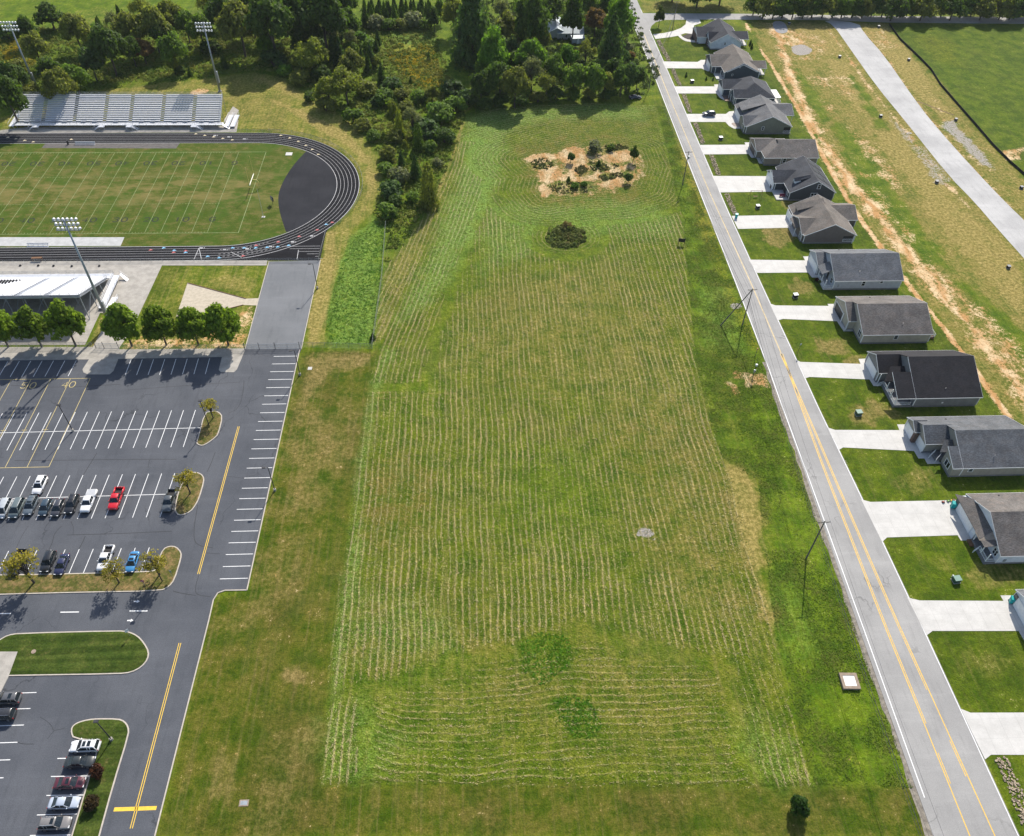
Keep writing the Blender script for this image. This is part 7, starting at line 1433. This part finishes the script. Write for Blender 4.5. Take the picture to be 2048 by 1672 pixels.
def wire(dx, dz, r_, lab, sag=.9):
    pts = [(x+dx, y, hh+dz) for x, y, hh in [(64.5, 14.0, 12.6)]+PX+[(90.2, 365.4, 12.0)]]; mb = MB(); L = []
    for a, b2 in zip(pts[:-1], pts[1:]):
        for k in range(12):
            t = k/12; L.append((a[0]+(b2[0]-a[0])*t, a[1]+(b2[1]-a[1])*t, a[2]+(b2[2]-a[2])*t-4*sag*t*(1-t)))
    mb.tube(L+[pts[-1]], r_, 4); tag(mb.build('overhead_wire', mat('wire', (.05, .05, .055), .5, .1)), lab, 'wire')
wire(-1.08, -.10, .02, 'left power wire on the crossarms along the road'); wire(-.4, -.10, .02, 'middle power wire on the crossarms along the road'); wire(1.08, -.10, .02, 'right power wire on the crossarms along the road')
wire(.2, -4.2, .045, 'thick grey cable strung below the power wires', 1.1); wire(.2, -5.0, .03, 'lowest thin cable strung along the road', 1.2)

# ------------------------------------------------------------------ boxes, bins, signs and other small things
GREENB = mat('utility_green', (.035, .085, .06), .5, .1); TEAL = mat('teal_plastic', (.0, .33, .33), .45, .08)
def tbox(px, py, lab, w_=.95, d_=.85, hh=.8, m_=GREENB, top=None, stub=True):
    p = G(px, py); r_ = empty('utility_box', (p[0], p[1], 0), .12, lab, 'utility box')
    MB().bb(-w_/2, w_/2, -d_/2, d_/2, .08, hh).build('cabinet', m_, r_); MB().loft([[(-w_/2-.05, -d_/2-.05, hh), (w_/2+.05, -d_/2-.05, hh), (w_/2+.05, d_/2+.05, hh+.08), (-w_/2-.05, d_/2+.05, hh+.08)], [(-w_/2-.05, -d_/2-.05, hh+.06), (w_/2+.05, -d_/2-.05, hh+.06), (w_/2+.05, d_/2+.05, hh+.14), (-w_/2-.05, d_/2+.05, hh+.14)]]).build('lid', top or mat('pale_green_lid', (.17, .27, .22), .5, .1), r_)
    MB().bb(-w_/2-.1, w_/2+.1, -d_/2-.1, d_/2+.1, 0, .085).build('pad', CONC, r_)
    if stub: MB().cyl((-.15, d_/2+.45, .3), .14, .6).build('pedestal', mat('grey_pedestal', (.6, .6, .6), .5, .1), r_)
PALET = mat('pale_lid', (.6, .62, .63), .5, .05)
tbox(1716, 829, 'green utility box on the lawn of the black roofed house', 1.3, 1.1, 1.0); tbox(1911, 1162, 'green utility box with white cap on the lawn near the white house', 1.3, 1.1, 1.0)
tbox(1590, 594, 'dark utility box with white top near the pale grey house', 1.2, 1.0, .95, DARK, PALET, False); tbox(1441, 279, 'white topped utility box beside the fifth house lawn', 1.2, 1, .95, DARK, PALET, False); tbox(1384, 165, 'white topped utility box on the lawn of the navy house', 1.2, 1, .95, DARK, PALET, False); tbox(1515, 416, 'dark utility box with white top by the swing frame', 1.1, 1, .95, DARK, PALET)
for px, py, lb in ((1578, 49, 'dark box with white base by the far gravel pad'), (1757, 55, 'small white topped box by the silt fence end'), (1817, 121, 'small grey box on the bare plot'), (1911, 241, 'grey box beside the trench end'), (1679, 115, 'small dark green box left of the gravel road'), (1761, 234, 'small dark box in the middle of the plots'), (1873, 366, 'small dark box with pale cap near the gravel road'), (2016, 536, 'small dark box at the right edge of the plots'), (2042, 377, 'pale box cut by the right edge')):
    tbox(px, py, lb, .9, .8, .75, DARK, mat('grey_lid', (.22, .23, .24), .5, .1), False)
def bin_(px, py, lab, s=1.0):
    p = G(px, py); r_ = empty('wheelie_bin', (p[0], p[1], .05), -.3, lab, 'bin'); q = .38*s
    MB().loft([[(-q*.8, -q*.8, .08), (q*.8, -q*.8, .08), (q*.8, q*.8, .08), (-q*.8, q*.8, .08)], [(-q, -q, 1.15*s), (q, -q, 1.15*s), (q, q, 1.15*s), (-q, q, 1.15*s)]]).build('body', TEAL, r_); MB().loft([[(-q*1.08, -q*1.08, 1.15*s), (q*1.08, -q*1.08, 1.15*s), (q*1.08, q*1.12, 1.15*s), (-q*1.08, q*1.12, 1.15*s)], [(-q, -q, 1.27*s), (q, -q, 1.27*s), (q, q, 1.30*s), (-q, q, 1.30*s)]]).build('lid', TEAL, r_)
    for sx in (-1, 1): MB().cyl((sx*q*.8, q*.85, .13), .13, .07, 'x').build('wheel', TYRE, r_)
bin_(1904, 1015, 'teal wheelie bin at the long white garage', 1.25); bin_(2021, 1205, 'teal wheelie bin at the last house corner', 1.25); bin_(1472, 436, 'teal wheelie bin at a driveway end by the road', 1.1)
ty = [mat('toy_red', (.35, .06, .04), .5), mat('toy_green', (.25, .45, .12), .5), mat('toy_yellow', (.6, .4, .05), .5), mat('toy_brown', (.22, .12, .08), .6)]
for k, (px, py, lb) in enumerate(((1886, 1005, 'small red ride-on toy at the driveway edge'), (1896, 1003, 'small green ride-on toy beside the teal bin'), (1902, 1002, 'small yellow toy beside the teal bin'), (1907, 1001, 'small brown toy nearest the garage'))):
    p = G(px, py); r_ = empty('ride_on_toy', (p[0], p[1], .05), .3*k, lb, 'toy'); MB().loft([[(-.3, -.16, .15), (.3, -.16, .15), (.3, .16, .15), (-.3, .16, .15)], [(-.22, -.12, .36), (.1, -.12, .36), (.1, .12, .36), (-.22, .12, .36)]]).build('body', ty[k], r_)
    for sx in (-.2, .2):
        for sy_ in (-.18, .18): MB().cyl((sx, sy_, .1), .1, .06, 'y').build('wheel', DARK, r_)
    MB().tube([(.18, 0, .3), (.1, 0, .58)], .03, 5).tube([(.1, -.15, .58), (.1, .15, .58)], .025, 5).build('handlebar', DARK, r_)
p = G(1540, 392); r_ = empty('patio_bench', (99.9, 225.2, .3), 0, 'maroon cushioned bench on the porch of the charcoal house', 'bench')
MAR = mat('maroon_cushion', (.16, .02, .05), .8, .2); MB().bb(-.9, .9, -.3, .3, .3, .45).build('seat', MAR, r_); MB().bb(-.9, .9, .3, .4, .3, .9).build('backrest', MAR, r_)
for sx in (-.8, .8): MB().bb(sx-.04, sx+.04, -.28, .28, 0, .3).build('leg', DARK, r_)
# swing frame
a, b_ = G(1502, 402), G(1525, 403); r_ = empty('swing_frame', ((a[0]+b_[0])/2, a[1]+2, 0), 0, 'brown swing frame on the lawn of the charcoal house', 'swing frame'); L = (b_[0]-a[0])
RUST = mat('rust_brown', (.17, .06, .04), .7, .2)
for sx in (-L/2, L/2):
    for sy_ in (-1.2, 1.2): MB().tube([(sx, sy_, 0), (sx, 0, 2.5)], .05, 6).build('leg', RUST, r_)
MB().tube([(-L/2-.2, 0, 2.5), (L/2+.2, 0, 2.5)], .06, 6).build('top_bar', RUST, r_)
MB().bb(-.7, .7, -.2, .2, .5, .56).tube([(-.65, 0, .56), (-.65, 0, 2.45)], .015, 4).tube([(.65, 0, .56), (.65, 0, 2.45)], .015, 4).build('swing_seat', WOODB, r_)
# for sale board in the field, no-entry discs, mail post
p = G(1362, 489); r_ = empty('sale_board', (p[0], p[1], 0), -.2, 'black real estate board on two posts in the hayfield', 'sign')
for sx in (-.85, .85): MB().bb(sx-.05, sx+.05, -.05, .05, 0, 2.2).build('post', DARK, r_)
MB().bb(-1.0, 1.0, -.09, -.05, .9, 2.1).build('board', DARK, r_)
def disc_sign(px, py, h, lab, rz, face=None, square=False):
    p = G(px, py); r_ = empty('road_sign', (p[0], p[1], .14), rz, lab, 'sign'); MB().tube([(0, 0, 0), (0, 0, h)], .035, 6).build('post', GALV, r_)
    if square: MB().bb(-.32, .32, -.055, -.035, h-.75, h).build('sign_face', face or WHITE, r_)
    else:
        MB().cyl((0, -.05, h-.3), .36, .03, 'y', 20).build('sign_face', face or mat('sign_red', (.38, .03, .05), .5, .1), r_)
        if not face: MB().bb(-.24, .24, -.072, -.066, h-.36, h-.24).build('white_bar', WHITE, r_)
disc_sign(290, 1172, 2.0, 'round red and white sign in the long island grass', .15); disc_sign(346, 1155, 2.3, 'small sign seen from behind near the island tip', 2.6, GALV); disc_sign(260, 1272, 2.2, 'square sign at the tip of the striped island', .7, WHITE, True)
p = G(1595, 706); r_ = empty('post_sign', (p[0], p[1], 0), .3, 'thin post with a small pale plate on the beige house lawn', 'sign'); MB().tube([(0, 0, 0), (0, 0, 3.2)], .045, 6).build('post', BRONZE, r_); MB().bb(-.22, .22, -.07, -.04, 2.7, 3.25).build('plate', mat('grey_plate', (.4, .42, .42), .5, .1), r_)
p = G(1506, 752); r_ = empty('yard_light', (p[0], p[1], 0), 0, 'dark post with a white globe beside the bare soil', 'post light'); MB().tube([(0, 0, 0), (0, 0, 3.4)], .09, 7).build('post', BRONZE, r_); MB().cyl((0, 0, 3.7), .28, .5, n=12).build('globe', PALET, r_); MB().bb(-.2, .2, -.16, .16, 1.3, 2.1).build('meter_box', GALV, r_)
p = G(1510, 713); r_ = empty('meter_post', (p[0], p[1], 0), .6, 'slim leaning post at the road edge by the bare soil', 'post'); MB().tube([(0, 0, 0), (.25, .1, 2.5)], .07, 6).build('post', WOODP, r_); MB().bb(.1, .4, 0, .2, 2.2, 2.6).build('cap', mat('orange_cap', (.45, .2, .08), .6), r_)
# square concrete vault by the road
p = G(1698, 1364); r_ = empty('concrete_vault', (p[0], p[1], 0), -.05, 'square concrete vault with white lid in the roadside grass', 'vault'); TANC = mat('tan_concrete', (.27, .21, .16), .9, .15, 2)
for c, d in (((0, -1.25, .28), (3.1, .5, .56)), ((0, 1.25, .28), (3.1, .5, .56)), ((-1.3, 0, .277), (.5, 2.0, .554)), ((1.3, 0, .277), (.5, 2.0, .554))): MB().box(c, d).build('kerb', TANC, r_)
MB().bb(-1.04, 1.04, -.99, .99, .1, .5).build('lid', mat('white_lid', (.68, .66, .62), .6, .04), r_)
p = G(488, 1606); r_ = empty('drain_grate', (p[0], p[1], .01), 0, 'small rectangular drain in the left lawn near the bottom', 'drain'); MB().bb(-.75, .75, -.5, .5, 0, .05).build('frame', mat('tan_concrete', (.27, .21, .16)), r_); MB().bb(-.55, .55, -.32, .32, .05, .07).build('grate', GALV, r_)
p = G(68, 1304); tag(MB().cyl((0, 0, .0), .42, .06, n=16).build('manhole_cover', mat('tan_concrete', (.27, .21, .16)), None, loc=(p[0], p[1], .17)), 'round manhole cover in the striped grass island', 'manhole')
p = G(620, 737); tag(MB().bb(-.5, .5, -.5, .5, 0, .08).build('drain_cover', CONCN, None, loc=(p[0], p[1], .0)), 'small pale concrete drain cover in the dry lawn near the lot', 'drain cover')
p = G(1818, 267); c_ = empty('white_frame', (p[0], p[1], .02), .3, 'small white frame lying on the plot by the gravel road', 'frame')
for c, d in (((0, -.4, .06), (1.6, .1, .1)), ((0, .4, .06), (1.6, .1, .1)), ((-.8, 0, .061), (.1, .7, .102)), ((.8, 0, .061), (.1, .7, .102))): MB().box(c, d).build('bar', PALET, c_)
# black silt fence
SF = [(1778, 50), (1800, 80), (1840, 118), (1862, 141), (1880, 170), (1913, 208), (1950, 250), (1985, 291), (2020, 326), (2050, 352), (2120, 420)]
W_ = G2(SF); r_ = empty('silt_fence', (*W_[0], 0), 0, 'low black silt fence between bare plots and meadow', 'fence'); mb = MB()
stk = MB().bb(-.04, .04, -.04, .04, 0, 1.05).mesh('stake', WOODB)
for a, b_ in zip(W_[:-1], W_[1:]):
    a = np.array(a)-W_[0]; b_ = np.array(b_)-W_[0]; d = b_-a; L = np.linalg.norm(d); mb.box(((a[0]+b_[0])/2, (a[1]+b_[1])/2, .42), (L+.02, .05, .84), math.atan2(d[1], d[0]))
    for k in range(max(1, int(L/3))): q = a+d*k*3/L; inst('stake', stk, r_, (q[0]+.06, q[1], 0))
mb.build('fabric', mat('black_fabric', (.012, .013, .014), .8, .3), r_)
# earth trench bank on the plots, pipe lying there
tl = smooth_line(G2([(1834, 202), (1860, 212), (1885, 222), (1908, 230)])); mb = MB(); stripe(mb, tl, .5, .02); struct('trench', mb, mat('dark_earth', (.13, .07, .04), .9, .3, 2), 'narrow open earth trench on the plots', 'trench')

# ------------------------------------------------------------------ cut hay lying in windrows and short blades, too many to count
def lie(name, ctr, dirs, ln, wd, up, m_, lab, cat):
    n = len(ctr); t = np.zeros((n, 3)); t[:, :2] = dirs; t[:, 2] = rng.normal(size=n)*.25; t /= np.linalg.norm(t, axis=1, keepdims=True)
    u = rng.normal(size=(n, 3))*np.array([1, 1, up]); bt = np.cross(t, u); bt /= np.linalg.norm(bt, axis=1, keepdims=True)
    a = t*ln[:, None]/2; b_ = bt*wd[:, None]/2
    v = np.stack((ctr-a-b_, ctr+a-b_, ctr+a*.8+b_, ctr-a*.8+b_), 1).reshape(-1, 3).astype(np.float32)
    me = bpy.data.meshes.new(name); me.vertices.add(n*4); me.vertices.foreach_set('co', v.ravel()); me.loops.add(n*4); me.loops.foreach_set('vertex_index', np.arange(n*4, dtype=np.int32))
    me.polygons.add(n); me.polygons.foreach_set('loop_start', np.arange(0, n*4, 4, dtype=np.int32)); me.polygons.foreach_set('loop_total', np.full(n, 4, np.int32)); me.materials.append(m_); me.update(); me.validate()
    o_ = bpy.data.objects.new(name, me); C.objects.link(o_); tag(o_, lab, cat, kind='stuff'); return o_
def look(arr, x, y):
    i = np.clip(np.searchsorted(GX, x), 1, len(GX)-1); j = np.clip(np.searchsorted(GY, y), 1, len(GY)-1)
    fx = (x-GX[i-1])/(GX[i]-GX[i-1]); fy = (y-GY[j-1])/(GY[j]-GY[j-1])
    return (arr[j-1, i-1]*(1-fx)+arr[j-1, i]*fx)*(1-fy)+(arr[j, i-1]*(1-fx)+arr[j, i]*fx)*fy
def speck(name, cols, tr=.25):
    m, n, b = new_mat(name); P = pos(n); v = noise(n, P, 2.6, 2, .8); w_ = noise(n, P, .25, 3, .6)
    c = mixc(n, ramp(n, v, .3, .7), cols[0], cols[1]); c = mixc(n, ramp(n, w_, .42, .62), c, mixc(n, ramp(n, v, .35, .65), cols[2], cols[3])); lnk(n, c, b.inputs['Base Color']); b.inputs['Roughness'].default_value = .8; b.inputs['Specular IOR Level'].default_value = .2
    out = n.nodes['Material Output']; tl = n.nodes.new('ShaderNodeBsdfTranslucent'); mx = n.nodes.new('ShaderNodeMixShader'); mx.inputs[0].default_value = tr; lnk(n, c, tl.inputs[0]); lnk(n, b.outputs[0], mx.inputs[1]); lnk(n, tl.outputs[0], mx.inputs[2]); lnk(n, mx.outputs[0], out.inputs[0]); return m
gy_, gx_ = np.gradient(rowu, GY, GX)
fa = np.array(fw); n0 = 1500000
q = np.stack((fa[:, 0].min()-16+(fa[:, 0].max()-fa[:, 0].min()+18)*rng.random(n0), fa[:, 1].min()+(fa[:, 1].max()-fa[:, 1].min())*rng.random(n0)), 1)
am = look(masks['row'], q[:, 0], q[:, 1]); uu = look(rowu, q[:, 0], q[:, 1]); ok = am > .05; q, am, uu = q[ok], am[ok], uu[ok]
ri = np.floor(uu/1.32+200.5); ph = (ri*37.77) % 1.0
fr_ = np.abs(((uu/1.32+.22*(fbm(q[:, 0]+ph*90, q[:, 1], 4.0)-.5)+200) % 1.0)-.5)
# width and weight differ from row to row and along the row
wt = np.clip((vnoise(q[:, 1]*.07+ri*5.3, ri*3.1, 1.0)-.15)*1.7, .1, 1.3)*am
keep = rng.random(len(q)) < np.exp(-(fr_/(.06+.07*ph))**2)*wt*1.25+.075*am
qs = q[keep][:260000]; gx1 = look(gx_, qs[:, 0], qs[:, 1]); gy1 = look(gy_, qs[:, 0], qs[:, 1]); gl_ = np.hypot(gx1, gy1)+1e-6; n1 = len(qs)
dr_ = np.stack((-gy1/gl_, gx1/gl_), 1)+rng.normal(size=(n1, 2))*.55
lie('windrows', np.column_stack((qs, .03+.14*rng.random(n1))), dr_, .16+.34*rng.random(n1), .035+.05*rng.random(n1), 2.0, speck('cut_straw', [(.40, .32, .15), (.58, .48, .27), (.28, .31, .10), (.50, .46, .24)]), 'loose cut hay lying in rows over the field', 'hay')
q = q[rng.random(len(q)) < .30][:120000]; te = look(masks['teal'], q[:, 0], q[:, 1]); n1 = len(q); a_ = rng.random(n1)*6.28
lie('field_blades', np.column_stack((q, .03+.06*rng.random(n1))), np.stack((np.cos(a_), np.sin(a_)), 1), .10+.22*rng.random(n1), .04+.07*rng.random(n1), 2.2, speck('field_blade', [(.045, .125, .004), (.135, .22, .012), (.10, .15, .010), (.23, .24, .055)], .4), 'short cut grass blades over the hayfield', 'grass')
vg = np.array(G2(VERGE)); q = vg.min(0)+(vg.max(0)-vg.min(0))*rng.random((330000, 2)); q = q[sdist([tuple(v) for v in vg], q[:, 0], q[:, 1]) > .3]; q = q[fbm(q[:, 0], q[:, 1], 4.0)+.35*(rng.random(len(q))-.5) > .48][:60000]; n1 = len(q); a_ = rng.random(n1)*6.28
lie('verge_grass', np.column_stack((q, .04+.12*rng.random(n1))), np.stack((np.cos(a_), np.sin(a_)), 1), .12+.26*rng.random(n1), .05+.07*rng.random(n1), 2.6, speck('verge_blade', [(.075, .15, .010), (.14, .21, .018), (.12, .16, .014), (.21, .23, .05)], .4), 'longer green grass on the roadside verge', 'grass')

# ------------------------------------------------------------------ thin summer haze
hm = bpy.data.meshes.new('haze'); hb = MB().bb(-2600, 2600, -2600, 2600, -1.0, 150.0); hm.from_pydata(hb.v, [], hb.f); hmm = bpy.data.materials.new('haze_air'); hmm.use_nodes = True
hn = hmm.node_tree; hn.nodes.remove(hn.nodes['Principled BSDF']); pv = hn.nodes.new('ShaderNodeVolumePrincipled'); pv.inputs['Color'].default_value = (.82, .88, .95, 1); pv.inputs['Density'].default_value = .00004; pv.inputs['Anisotropy'].default_value = .2
hn.links.new(pv.outputs[0], hn.nodes['Material Output'].inputs['Volume']); hm.materials.append(hmm); ho = bpy.data.objects.new('haze', hm); C.objects.link(ho); tag(ho, 'thin pale haze in the air over the whole place', 'haze', kind='stuff')
